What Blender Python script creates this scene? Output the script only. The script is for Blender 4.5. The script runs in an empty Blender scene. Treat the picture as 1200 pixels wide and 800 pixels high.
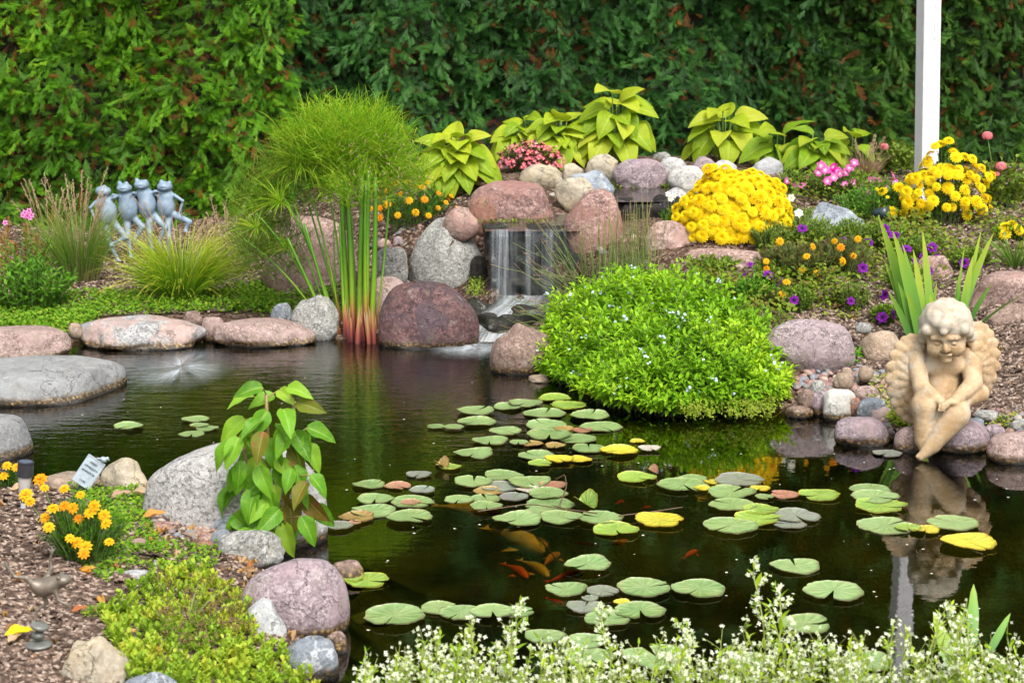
import bpy, math, random
import numpy as np
from mathutils import Vector, noise as mnoise

R = math.radians
rng = np.random.default_rng(11)
random.seed(11)
SC = bpy.context.scene
COL = SC.collection

# ------------------------------------------------------------------ camera
CAMH, PITCH, FPX = 1.6, R(11.0), 2100.0
cam_d = bpy.data.cameras.new("camera")
cam = bpy.data.objects.new("camera", cam_d)
COL.objects.link(cam)
cam.location = (0, 0, CAMH)
cam.rotation_euler = (R(90) - PITCH, 0, 0)
cam_d.sensor_width = 36.0
cam_d.lens = 36.0 * FPX / 1200.0
cam_d.clip_end = 500
cam_d.dof.use_dof = True
cam_d.dof.focus_distance = 6.6
cam_d.dof.aperture_fstop = 9.0
SC.camera = cam

# ------------------------------------------------------------------ sky and sun (bright overcast)
SUN_EL, SUN_AZ = R(54), R(158)       # azimuth clockwise from +Y (view direction)
w = bpy.data.worlds.new("World"); SC.world = w; w.use_nodes = True
nt = w.node_tree
sky = nt.nodes.new("ShaderNodeTexSky"); sky.sky_type = 'NISHITA'; sky.sun_disc = False
sky.sun_elevation = SUN_EL; sky.sun_rotation = SUN_AZ
sky.air_density = 1.0; sky.dust_density = 4.0; sky.ozone_density = 1.0
hs = nt.nodes.new("ShaderNodeHueSaturation"); hs.inputs['Saturation'].default_value = 0.25
bg = nt.nodes["Background"]
nt.links.new(sky.outputs[0], hs.inputs['Color']); nt.links.new(hs.outputs[0], bg.inputs['Color'])
bg.inputs['Strength'].default_value = 0.15
sl = bpy.data.lights.new("sun", 'SUN'); sun = bpy.data.objects.new("sun", sl); COL.objects.link(sun)
sl.energy = 1.5; sl.angle = R(25); sl.color = (1.0, 0.95, 0.87)
sd = Vector((math.sin(SUN_AZ) * math.cos(SUN_EL), math.cos(SUN_AZ) * math.cos(SUN_EL), math.sin(SUN_EL)))
sun.rotation_euler = sd.to_track_quat('Z', 'Y').to_euler()
SC.view_settings.view_transform = 'Standard'
SC.view_settings.look = 'None'
SC.view_settings.gamma = 1.0
SC.view_settings.use_curve_mapping = False
SC.view_settings.exposure = 1.0
SC.render.engine = 'CYCLES'
SC.cycles.max_bounces = 6; SC.cycles.diffuse_bounces = 3; SC.cycles.glossy_bounces = 2
SC.cycles.transmission_bounces = 3; SC.cycles.transparent_max_bounces = 10
SC.cycles.caustics_reflective = False; SC.cycles.caustics_refractive = False
SC.cycles.use_denoising = True
SC.cycles.use_adaptive_sampling = True

# ------------------------------------------------------------------ photo helpers
cp, sp_ = math.cos(PITCH), math.sin(PITCH)
def ray(px, py):
    px = np.asarray(px, float); py = np.asarray(py, float)
    u = (400 - py); x = (px - 600)
    d = np.stack([x + 0 * u, FPX * cp + u * sp_ + 0 * x, -FPX * sp_ + u * cp + 0 * x], -1)
    return d
def P(px, py, z=0.0):
    d = ray(px, py); t = (np.asarray(z, float) - CAMH) / d[..., 2]
    return np.array([0, 0, CAMH]) + d * t[..., None]
def PD(px, py, D):
    d = ray(px, py); t = np.asarray(D, float) / d[..., 1]
    return np.array([0, 0, CAMH]) + d * t[..., None]
def proj(p):
    p = np.asarray(p, float); q = p - np.array([0, 0, CAMH])
    dep = q[..., 1] * cp - q[..., 2] * sp_
    up = q[..., 1] * sp_ + q[..., 2] * cp
    return 600 + FPX * q[..., 0] / dep, 400 - FPX * up / dep, dep

# ------------------------------------------------------------------ object helpers
def tag(o, label=None, cat=None, group=None, kind=None):
    if label: o['label'] = label
    if cat: o['category'] = cat
    if group: o['group'] = group
    if kind: o['kind'] = kind
    return o
def thing(name, label, cat, loc=(0, 0, 0), group=None):
    o = bpy.data.objects.new(name, None); COL.objects.link(o)
    o.location = tuple(float(v) for v in loc); o.empty_display_size = 0.05
    return tag(o, label, cat, group)

class Geo:
    """collects instanced templates; attribute lp = (u across, v along, random)"""
    def __init__(s, origin=(0, 0, 0)):
        s.V = []; s.L = []; s.F = {3: [], 4: []}; s.M = {3: [], 4: []}; s.n = 0
        s.o = np.array(origin, float)
    def raw(s, v, faces, lp=None, mi=0):
        v = np.asarray(v, float).reshape(-1, 3)
        if lp is None: lp = np.zeros((len(v), 3))
        s.V.append(v); s.L.append(np.asarray(lp, float).reshape(-1, 3))
        for f in ([faces] if not isinstance(faces, (list, tuple)) else faces):
            f = np.asarray(f, int)
            if f.size == 0: continue
            k = f.shape[1]; s.F[k].append(f + s.n); s.M[k].append(np.full(len(f), mi))
        s.n += len(v)
    def inst(s, tpl, Rm, T, S, rnd=None, mi=0):
        v, uv, fs = tpl
        Rm = np.asarray(Rm); T = np.asarray(T); Nn = len(T)
        S = np.broadcast_to(np.asarray(S, float), (Nn,)) if np.ndim(S) < 2 else np.asarray(S)
        if S.ndim == 1: vv = v[None] * S[:, None, None]
        else: vv = v[None] * S[:, None, :]
        vv = np.einsum('nij,nvj->nvi', Rm, vv) + T[:, None, :]
        if rnd is None: rnd = rng.random(Nn)
        lp = np.empty((Nn, len(v), 3)); lp[..., :2] = uv[None]; lp[..., 2] = np.asarray(rnd)[:, None]
        off = (np.arange(Nn) * len(v))[:, None, None]
        s.raw(vv, [(f[None] + off).reshape(-1, f.shape[1]) for f in fs if len(f)], lp, mi)
    def build(s, name, mats, parent=None, smooth=True, kind=None):
        me = bpy.data.meshes.new(name)
        V = np.concatenate(s.V) - s.o; Lp = np.concatenate(s.L)
        idx = []; starts = []; tot = []; mi = []; c = 0
        for k in (3, 4):
            if s.F[k]:
                f = np.concatenate(s.F[k]); idx.append(f.ravel())
                starts.append(c + np.arange(len(f)) * k); c += f.size; tot.append(np.full(len(f), k)); mi.append(np.concatenate(s.M[k]))
        idx = np.concatenate(idx); starts = np.concatenate(starts); mi = np.concatenate(mi)
        me.vertices.add(len(V)); me.vertices.foreach_set('co', V.astype(np.float32).ravel())
        me.loops.add(len(idx)); me.loops.foreach_set('vertex_index', idx.astype(np.int32))
        me.polygons.add(len(starts)); me.polygons.foreach_set('loop_start', starts.astype(np.int32))
        me.polygons.foreach_set('material_index', mi.astype(np.int32))
        me.polygons.foreach_set('use_smooth', np.full(len(starts), smooth))
        a = me.attributes.new('lp', 'FLOAT_VECTOR', 'POINT'); a.data.foreach_set('vector', Lp.astype(np.float32).ravel())
        me.update(calc_edges=True)
        for m in (mats if isinstance(mats, (list, tuple)) else [mats]): me.materials.append(m)
        o = bpy.data.objects.new(name, me); COL.objects.link(o)
        if parent is not None: o.parent = parent
        else: o.location = tuple(s.o)
        if kind: o['kind'] = kind
        return o
    def __len__(s): return s.n

def norm(a): return a / (np.linalg.norm(a, axis=-1, keepdims=True) + 1e-12)
def frames(d, nh):
    """rotation with local +Y along d and local +Z near nh"""
    y = norm(np.asarray(d, float)); x = norm(np.cross(y, nh)); z = np.cross(x, y)
    return np.stack([x, y, z], -1)
def sph(az, el):
    return np.stack([np.cos(az) * np.cos(el), np.sin(az) * np.cos(el), np.sin(el)], -1)

def grid_faces(nu, nv):
    i, j = np.meshgrid(np.arange(nu - 1), np.arange(nv - 1), indexing='ij')
    a = (i * nv + j).ravel()
    return np.stack([a, a + nv, a + nv + 1, a + 1], -1)
def leaf_tpl(W=0.4, nu=3, nv=5, prof=None, fold=0.15, droop=0.25, wav=0.0, pet=0.0, rib=0):
    """unit leaf along +Y; u in -1..1 across"""
    prof = prof or (lambda t: np.sin(np.pi * np.clip(t, 0, 1) ** 0.75) ** 0.9)
    us = np.linspace(-1, 1, nu); vs = np.linspace(0, 1, nv)
    U, Vv = np.meshgrid(us, vs, indexing='ij')
    wd = W / 2 * np.maximum(prof(Vv), 0.02)
    x = U * wd; y = pet + Vv * (1 - pet) * 1.0
    if rib == 0: y = y
    z = fold * np.abs(U) * wd * 2 - droop * Vv ** 2 + wav * np.sin(Vv * 11 + U * 2) * np.abs(U) * wd
    if rib: z = z + 0.012 * np.cos(U * math.pi * rib) * prof(Vv)
    yy = y * np.cos(droop * Vv * 0.6)
    v = np.stack([x, yy, z], -1).reshape(-1, 3)
    return v, np.stack([U, Vv], -1).reshape(-1, 2), [grid_faces(nu, nv)]
def heart_prof(t):
    return np.where(t < 0.25, 0.55 + 0.45 * np.sin(np.clip(t / 0.25, 0, 1) * np.pi / 2), np.cos(np.clip((t - 0.25) / 0.75, 0, 1) * np.pi / 2) ** 0.8)
def oval_prof(t): return np.sin(np.pi * t) ** 0.65
def merge_tpl(parts):
    V = []; U = []; F = {3: [], 4: []}; n = 0
    for v, u, fs in parts:
        V.append(v); U.append(u)
        for f in fs:
            if len(f): F[f.shape[1]].append(f + n)
        n += len(v)
    return np.concatenate(V), np.concatenate(U), [np.concatenate(F[k]) for k in (3, 4) if F[k]]
def rot_tpl(t, Rm, T=(0, 0, 0), S=1.0):
    return (t[0] * S) @ np.asarray(Rm).T + np.asarray(T), t[1], t[2]
def eul(x=0, y=0, z=0):
    cx, sx, cy, sy, cz, sz = math.cos(x), math.sin(x), math.cos(y), math.sin(y), math.cos(z), math.sin(z)
    Rx = np.array([[1, 0, 0], [0, cx, -sx], [0, sx, cx]]); Ry = np.array([[cy, 0, sy], [0, 1, 0], [-sy, 0, cy]]); Rz = np.array([[cz, -sz, 0], [sz, cz, 0], [0, 0, 1]])
    return Rz @ Ry @ Rx

def arcs(base, az, lean0, bend, L, m=7, pw=1.3, jit=0.0):
    base = np.asarray(base, float); Nn = len(base)
    t = np.linspace(0, 1, m)
    th = np.broadcast_to(lean0, (Nn,))[:, None] + np.broadcast_to(bend, (Nn,))[:, None] * t[None] ** pw
    a = np.broadcast_to(az, (Nn,))[:, None] + (jit * np.cumsum(rng.normal(size=(Nn, m)), 1) if jit else 0)
    st = np.stack([np.sin(th) * np.cos(a), np.sin(th) * np.sin(a), np.cos(th)], -1)
    seg = 0.5 * (st[:, 1:] + st[:, :-1]) / (m - 1)
    pts = np.concatenate([np.zeros((Nn, 1, 3)), np.cumsum(seg, 1)], 1) * np.broadcast_to(L, (Nn,))[:, None, None]
    return base[:, None] + pts
def ribbons(geo, pts, width, side=None, rnd=None, mi=0, fold=0.0):
    Nn, m, _ = pts.shape
    tan = np.gradient(pts, axis=1)
    if side is None:
        side = sph(rng.random(Nn) * 2 * np.pi, np.zeros(Nn))
    sd_ = norm(np.cross(tan, np.cross(side[:, None, :] if side.ndim == 2 else side, tan)))
    wd = np.broadcast_to(width, (Nn, m))[..., None] / 2
    t = np.broadcast_to(np.linspace(0, 1, m), (Nn, m))
    if rnd is None: rnd = rng.random(Nn)
    rr = np.broadcast_to(np.asarray(rnd)[:, None], (Nn, m))
    if fold:
        nn = norm(np.cross(tan, sd_))
        rows = [pts - sd_ * wd, pts + nn * wd * fold, pts + sd_ * wd]; us = [-1, 0, 1]
    else:
        rows = [pts - sd_ * wd, pts + sd_ * wd]; us = [-1, 1]
    k = len(rows)
    v = np.stack(rows, 1)                       # N,k,m,3
    lp = np.stack([np.stack([np.full((Nn, m), u), t, rr], -1) for u in us], 1)
    f = grid_faces(k, m)
    F = (f[None] + (np.arange(Nn) * k * m)[:, None, None]).reshape(-1, 4)
    geo.raw(v, F, lp, mi)
def tubes(geo, pts, rad, k=5, rnd=None, mi=0, cap=True):
    Nn, m, _ = pts.shape
    tan = norm(np.gradient(pts, axis=1))
    ref = np.where(np.abs(tan[:, :1, 2:3]) > 0.9, np.array([1., 0, 0]), np.array([0, 0, 1.]))
    a = norm(np.cross(tan, ref)); b = np.cross(tan, a)
    rd = np.broadcast_to(rad, (Nn, m))[..., None]
    if rnd is None: rnd = rng.random(Nn)
    rr = np.broadcast_to(np.asarray(rnd)[:, None], (Nn, m)); t = np.broadcast_to(np.linspace(0, 1, m), (Nn, m))
    rows = []; lps = []
    for i in range(k):
        an = 2 * np.pi * i / k
        rows.append(pts + rd * (math.cos(an) * a + math.sin(an) * b)); lps.append(np.stack([np.full((Nn, m), i / k), t, rr], -1))
    v = np.stack(rows, 1); lp = np.stack(lps, 1)
    f = []
    for i in range(k):
        j = (i + 1) % k
        aa = np.arange(m - 1)
        f.append(np.stack([i * m + aa, i * m + aa + 1, j * m + aa + 1, j * m + aa], -1))
    f = np.concatenate(f)
    fs = [(f[None] + (np.arange(Nn) * k * m)[:, None, None]).reshape(-1, 4)]
    if cap:
        tr = np.array([[0, (i) * m, (i + 1) * m] for i in range(1, k - 1)] + [[m - 1, (i + 1) * m + m - 1, i * m + m - 1] for i in range(1, k - 1)])
        fs.append((tr[None] + (np.arange(Nn) * k * m)[:, None, None]).reshape(-1, 3))
    geo.raw(v, fs, lp, mi)
def shoot_leaves(geo, pts, tpl, nleaf, t0, size, ang=1.0, mi=0, upmix=0.6, rnd=None, whorl=1):
    Nn, m, _ = pts.shape
    tan = norm(np.gradient(pts, axis=1))
    ref = norm(rng.normal(size=(Nn, 3)))
    if rnd is None: rnd = rng.random(Nn)
    for j in range(nleaf):
        jj = j // whorl
        t = t0 + (1 - t0) * (jj * whorl) / max(nleaf - 1, 1)
        f = np.clip(t * (m - 1) + rng.uniform(-.15, .15, Nn), 0, m - 1.001); i = f.astype(int); fr = (f - i)[:, None]
        ar = np.arange(Nn)
        p = pts[ar, i] * (1 - fr) + pts[ar, i + 1] * fr; T = tan[ar, i]
        a = norm(np.cross(T, ref)); b = np.cross(T, a)
        az = j * (2.4 if whorl == 1 else 2 * np.pi / whorl + jj * 0.0) + (jj * 1.57 if whorl > 1 else 0) + rng.normal(size=Nn) * 0.3
        rad = np.cos(az)[:, None] * a + np.sin(az)[:, None] * b
        an = (ang * (1.05 - 0.5 * t) + rng.normal(size=Nn) * 0.18)[:, None]
        d = T * np.cos(an) + rad * np.sin(an)
        nh = norm(T * (1 - upmix) + np.array([0, 0, 1.]) * upmix + rng.normal(size=(Nn, 3)) * 0.15)
        s = np.broadcast_to(size, (Nn,)) * rng.uniform(0.7, 1.15, Nn) * (1.0 - 0.35 * t)
        geo.inst(tpl, frames(d, nh), p, s, np.clip(rnd + rng.normal(size=Nn) * 0.12, 0, 1), mi)

# ------------------------------------------------------------------ material helpers
def new_mat(name):
    m = bpy.data.materials.new(name); m.use_nodes = True; nt = m.node_tree
    b = nt.nodes['Principled BSDF']; return m, nt, b, nt.nodes['Material Output']
def nd(nt, typ, ins=None, **kw):
    n = nt.nodes.new(typ)
    for k, v in kw.items(): setattr(n, k, v)
    for k, v in (ins or {}).items():
        if hasattr(v, 'is_output') or isinstance(v, bpy.types.NodeSocket): nt.links.new(v, n.inputs[k])
        else: n.inputs[k].default_value = v
    return n
def c4(c): return (c[0], c[1], c[2], 1.0)
def ramp(nt, fac, stops, interp='LINEAR'):
    r = nt.nodes.new('ShaderNodeValToRGB'); r.color_ramp.interpolation = interp
    while len(r.color_ramp.elements) < len(stops): r.color_ramp.elements.new(0.5)
    for e, (p, c) in zip(r.color_ramp.elements, stops): e.position = p; e.color = c4(c)
    nt.links.new(fac, r.inputs[0]); return r.outputs[0]
def mixc(nt, fac, a, b, mode='MIX'):
    n = nt.nodes.new('ShaderNodeMix'); n.data_type = 'RGBA'; n.blend_type = mode
    for s, v in ((n.inputs[0], fac), (n.inputs[6], a), (n.inputs[7], b)):
        if isinstance(v, bpy.types.NodeSocket): nt.links.new(v, s)
        else: s.default_value = v if isinstance(v, (int, float)) else c4(v)
    return n.outputs[2]
def math_(nt, op, a, b=0.0, clamp=False):
    n = nt.nodes.new('ShaderNodeMath'); n.operation = op; n.use_clamp = clamp
    for i, v in ((0, a), (1, b)):
        if isinstance(v, bpy.types.NodeSocket): nt.links.new(v, n.inputs[i])
        else: n.inputs[i].default_value = v
    return n.outputs[0]
def maprange(nt, v, a, b, c=0.0, d=1.0):
    n = nt.nodes.new('ShaderNodeMapRange'); nt.links.new(v, n.inputs[0])
    for i, x in zip((1, 2, 3, 4), (a, b, c, d)): n.inputs[i].default_value = x
    return n.outputs[0]
def lp_attr(nt):
    a = nt.nodes.new('ShaderNodeAttribute'); a.attribute_name = 'lp'
    s = nt.nodes.new('ShaderNodeSeparateXYZ'); nt.links.new(a.outputs['Vector'], s.inputs[0])
    return s.outputs[0], s.outputs[1], s.outputs[2]
def noise_(nt, scale, vec=None, detail=3, rough=0.55):
    n = nt.nodes.new('ShaderNodeTexNoise'); n.inputs['Scale'].default_value = scale; n.inputs['Detail'].default_value = detail
    n.inputs['Roughness'].default_value = rough
    if vec is not None: nt.links.new(vec, n.inputs['Vector'])
    return n.outputs[0]

def leaf_mat(name, stops, trans=0.35, rough=0.55, vein=None, veinn=0, tip=None, tipw=(0.8, 1.0), spots=None, base=None, spec=0.12, midrib=True):
    """stops: colours over the per-leaf random; vein: colour of the midrib and side veins"""
    m, nt, b, out = new_mat(name)
    u, v, r = lp_attr(nt)
    col = ramp(nt, r, [(i / (len(stops) - 1), c) for i, c in enumerate(stops)])
    geo = nt.nodes.new('ShaderNodeNewGeometry')
    nz = noise_(nt, 60, geo.outputs['Position'], 2)
    col = mixc(nt, maprange(nt, nz, .3, .7, 0, .25), col, [c * 1.2 for c in stops[-1]])
    if tip: col = mixc(nt, maprange(nt, v, tipw[0], tipw[1]), col, tip)
    if base: col = mixc(nt, maprange(nt, v, 0.0, 0.25, 1.0, 0.0), col, base)
    if spots:
        n2 = noise_(nt, 45, geo.outputs['Position'], 3, .7)
        col = mixc(nt, maprange(nt, n2, .58, .66), col, spots)
    au = math_(nt, 'ABSOLUTE', u)
    if vein:
        mr = maprange(nt, au, 0.02, 0.09, .6, 0.0)
        col = mixc(nt, mr, col, vein)
        if veinn < 0:
            s = math_(nt, 'ABSOLUTE', math_(nt, 'SINE', math_(nt, 'MULTIPLY', u, -veinn * math.pi)))
            col = mixc(nt, maprange(nt, s, 0.0, 0.35, .55, 0.0), col, [c * .62 for c in stops[1]])
            bp = nd(nt, 'ShaderNodeBump', {'Strength': .5, 'Distance': .004, 'Height': s}); nt.links.new(bp.outputs[0], b.inputs['Normal'])
        elif veinn:
            q = math_(nt, 'SUBTRACT', v, math_(nt, 'MULTIPLY', au, .35))
            s = math_(nt, 'ABSOLUTE', math_(nt, 'SINE', math_(nt, 'MULTIPLY', q, veinn * math.pi)))
            col = mixc(nt, maprange(nt, s, 0.0, 0.2, .45, 0.0), col, vein)
            bp = nd(nt, 'ShaderNodeBump', {'Strength': .35, 'Distance': .002, 'Height': maprange(nt, s, 0, .5)})
            nt.links.new(bp.outputs[0], b.inputs['Normal'])
    nt.links.new(col, b.inputs['Base Color']); b.inputs['Roughness'].default_value = rough
    b.inputs['Specular IOR Level'].default_value = spec
    tr = nt.nodes.new('ShaderNodeBsdfTranslucent'); nt.links.new(mixc(nt, 1.0, col, (1.0, 1.0, .6), 'MULTIPLY'), tr.inputs[0])
    mx = nt.nodes.new('ShaderNodeMixShader'); mx.inputs[0].default_value = trans
    nt.links.new(b.outputs[0], mx.inputs[1]); nt.links.new(tr.outputs[0], mx.inputs[2]); nt.links.new(mx.outputs[0], out.inputs[0])
    return m
def ramp_v_mat(name, stops, trans=.2, rough=.5, rvar=.3):
    m, nt, b, out = new_mat(name)
    u, v, r = lp_attr(nt)
    vv = math_(nt, 'ADD', v, math_(nt, 'MULTIPLY', math_(nt, 'SUBTRACT', r, .5), rvar))
    col = ramp(nt, vv, stops)
    nt.links.new(col, b.inputs['Base Color']); b.inputs['Roughness'].default_value = rough
    tr = nt.nodes.new('ShaderNodeBsdfTranslucent'); nt.links.new(col, tr.inputs[0])
    mx = nt.nodes.new('ShaderNodeMixShader'); mx.inputs[0].default_value = trans
    nt.links.new(b.outputs[0], mx.inputs[1]); nt.links.new(tr.outputs[0], mx.inputs[2]); nt.links.new(mx.outputs[0], out.inputs[0])
    return m
def rock_mat(name, base, dark, light, patch=None, scale=110, rough=0.75, wet=True, moss=None, wetall=0.0, vein=None, contrast=1.0, fringe=True):
    m, nt, b, out = new_mat(name)
    tc = nt.nodes.new('ShaderNodeTexCoord'); oi = nt.nodes.new('ShaderNodeObjectInfo')
    vadd = nd(nt, 'ShaderNodeVectorMath', {0: tc.outputs['Object']}, operation='ADD')
    cx = nd(nt, 'ShaderNodeCombineXYZ', {0: math_(nt, 'MULTIPLY', oi.outputs['Random'], 17.0), 1: math_(nt, 'MULTIPLY', oi.outputs['Random'], 31.0)})
    nt.links.new(cx.outputs[0], vadd.inputs[1]); vec = vadd.outputs[0]
    vo = nt.nodes.new('ShaderNodeTexVoronoi'); vo.inputs['Scale'].default_value = scale; nt.links.new(vec, vo.inputs['Vector'])
    sep = nt.nodes.new('ShaderNodeSeparateColor'); nt.links.new(vo.outputs['Color'], sep.inputs[0])
    k = contrast; base = [x * .86 for x in base]; light = [x * 1.0 for x in light]; dark = [x * .7 for x in dark]; scale = scale * 1.15; k = min(k * 1.45, 1.6); vo.inputs['Scale'].default_value = scale
    md = [base[i] * (1 - .6 * k) + dark[i] * .6 * k for i in range(3)]; ml = [base[i] * (1 - .6 * k) + light[i] * .6 * k for i in range(3)]
    grain = ramp(nt, sep.outputs[0], [(0, md), (.17, md), (.22, base), (.7, base), (.78, ml), (1, ml)])
    vo2 = nt.nodes.new('ShaderNodeTexVoronoi'); vo2.inputs['Scale'].default_value = scale * 2.3; nt.links.new(vec, vo2.inputs['Vector']); s2 = nt.nodes.new('ShaderNodeSeparateColor'); nt.links.new(vo2.outputs['Color'], s2.inputs[0])
    grain = mixc(nt, .5, grain, ramp(nt, s2.outputs[1], [(0, md), (.3, base), (.65, base), (1, ml)]))
    n1 = noise_(nt, 7, vec, 4); n2 = noise_(nt, 30, vec, 5, .65)
    grain = mixc(nt, maprange(nt, noise_(nt, 2.6, vec, 4, .6), .35, .65), mixc(nt, 1, grain, (.74, .73, .74), 'MULTIPLY'), grain)
    if patch: grain = mixc(nt, maprange(nt, n1, .46, .58, 0, .8), grain, patch)
    grain = mixc(nt, maprange(nt, n2, .25, .75, 0, 1), mixc(nt, 1, grain, (.72, .71, .72), 'MULTIPLY'), mixc(nt, 1, grain, (1.15, 1.14, 1.12), 'MULTIPLY'))
    if vein:
        n3 = noise_(nt, 4, vec, 6, .6); s = math_(nt, 'ABSOLUTE', math_(nt, 'SUBTRACT', n3, .5))
        grain = mixc(nt, maprange(nt, s, 0, .015, .7, 0), grain, vein)
    nc = noise_(nt, 3.2, vec, 7, .62); crk = math_(nt, 'ABSOLUTE', math_(nt, 'SUBTRACT', nc, .47)); crf = maprange(nt, crk, .0, .006, 1, 0)
    grain = mixc(nt, math_(nt, 'MULTIPLY', crf, .35), grain, (.07, .06, .05))
    # lichen and dirt blotches
    n4 = noise_(nt, 12, vec, 6, .7)
    grain = mixc(nt, maprange(nt, n4, .56, .70, 0, .5), grain, (.17, .15, .09)); n5 = noise_(nt, 16, vec, 7, .75); grain = mixc(nt, maprange(nt, n5, .60, .66, 0, .45), grain, (.50, .50, .44))
    geo = nt.nodes.new('ShaderNodeNewGeometry'); sx = nt.nodes.new('ShaderNodeSeparateXYZ'); nt.links.new(geo.outputs['Position'], sx.inputs[0])
    rg = rough
    if moss:
        sn = nt.nodes.new('ShaderNodeSeparateXYZ'); nt.links.new(tc.outputs['Object'], sn.inputs[0])
        mm = math_(nt, 'ADD', sn.outputs[2], math_(nt, 'MULTIPLY', math_(nt, 'SUBTRACT', n1, .5), .25))
        grain = mixc(nt, maprange(nt, mm, moss[3] - .03, moss[3] + .04, .85, 0), grain, moss[:3])
    if wet:
        zz = math_(nt, 'ADD', sx.outputs[2], math_(nt, 'MULTIPLY', math_(nt, 'SUBTRACT', n2, .5), .03))
        wetf = maprange(nt, zz, .022, .04, 1, 0)
        if fringe:
            vf = nt.nodes.new('ShaderNodeTexVoronoi'); vf.inputs['Scale'].default_value = 70; nt.links.new(vec, vf.inputs['Vector'])
            fr = ramp(nt, vf.outputs['Distance'], [(0, (.5, .36, .13)), (.35, (.22, .13, .04)), (.6, (.05, .03, .015))])
            wc = mixc(nt, maprange(nt, n1, .35, .6, 0.3, .95), mixc(nt, 1, grain, (.3, .26, .2), 'MULTIPLY'), fr)
            wc = mixc(nt, maprange(nt, zz, .006, .015, 1, 0), wc, (.02, .015, .01))
        else: wc = mixc(nt, 1, grain, (.35, .3, .25), 'MULTIPLY')
        grain = mixc(nt, wetf, grain, wc)
        rs = nd(nt, 'ShaderNodeMix', {0: wetf, 2: rough, 3: .25}); nt.links.new(rs.outputs[0], b.inputs['Roughness'])
    else: b.inputs['Roughness'].default_value = rough
    if wetall:
        grain = mixc(nt, wetall, grain, mixc(nt, 1, grain, (.45, .42, .42), 'MULTIPLY')); b.inputs['Roughness'].default_value = .3
    nt.links.new(grain, b.inputs['Base Color'])
    h = math_(nt, 'ADD', math_(nt, 'MULTIPLY', noise_(nt, 55, vec, 6, .7), .9), math_(nt, 'SUBTRACT', math_(nt, 'MULTIPLY', noise_(nt, 14, vec, 4, .6), .9), math_(nt, 'MULTIPLY', crf, .5)))
    bp = nd(nt, 'ShaderNodeBump', {'Strength': .85, 'Distance': .009, 'Height': h}); nt.links.new(bp.outputs[0], b.inputs['Normal'])
    return m
def plain(name, col, rough=.5, metal=0, noise=0.0, spec=.5, scale=20, dirt=None, bump=0.0):
    m, nt, b, out = new_mat(name)
    b.inputs['Roughness'].default_value = rough; b.inputs['Metallic'].default_value = metal; b.inputs['Specular IOR Level'].default_value = spec
    tc = nt.nodes.new('ShaderNodeTexCoord')
    n = noise_(nt, scale, tc.outputs['Object'], 5, .6)
    c = mixc(nt, maprange(nt, n, .3, .7), [x * (1 - noise) for x in col], [x * (1 + noise) for x in col])
    if dirt: c = mixc(nt, maprange(nt, noise_(nt, scale * .35, tc.outputs['Object'], 6, .7), .52, .68), c, dirt)
    nt.links.new(c, b.inputs['Base Color'])
    if bump:
        bp = nd(nt, 'ShaderNodeBump', {'Strength': bump, 'Distance': .004, 'Height': noise_(nt, scale * 6, tc.outputs['Object'], 4, .7)}); nt.links.new(bp.outputs[0], b.inputs['Normal'])
    return m
# ------------------------------------------------------------------ terrain
SHORE = [(-700, 425), (-120, 425), (0, 422), (84, 414), (95, 404), (240, 397), (255, 401), (368, 401), (440, 403), (545, 402), (575, 408), (600, 432), (640, 446),
         (660, 462), (700, 482), (780, 492), (870, 488), (925, 484), (965, 488), (1000, 512), (1050, 520), (1150, 519), (1210, 536), (1400, 560), (1900, 640),
         (1900, 815), (1400, 822), (900, 822), (600, 826), (440, 812), (400, 775), (385, 740), (345, 700), (352, 655), (380, 615), (330, 585), (250, 578), (170, 566), (120, 562), (60, 566), (0, 570), (-160, 590), (-700, 640)]
SH = P([s[0] for s in SHORE], [s[1] for s in SHORE], 0.0)[:, :2]
def poly_sd(pts, poly):
    """signed distance, positive inside"""
    x, y = pts[:, 0], pts[:, 1]; n = len(poly)
    d = np.full(len(pts), 1e9); ins = np.zeros(len(pts), bool)
    for i in range(n):
        a = poly[i]; b = poly[(i + 1) % n]; e = b - a
        t = np.clip(((x - a[0]) * e[0] + (y - a[1]) * e[1]) / (e @ e + 1e-12), 0, 1)
        d = np.minimum(d, np.hypot(x - a[0] - t * e[0], y - a[1] - t * e[1]))
        c = ((a[1] > y) != (b[1] > y)) & (x < (b[0] - a[0]) * (y - a[1]) / (b[1] - a[1] + 1e-12) + a[0])
        ins ^= c
    return np.where(ins, d, -d)
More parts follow.
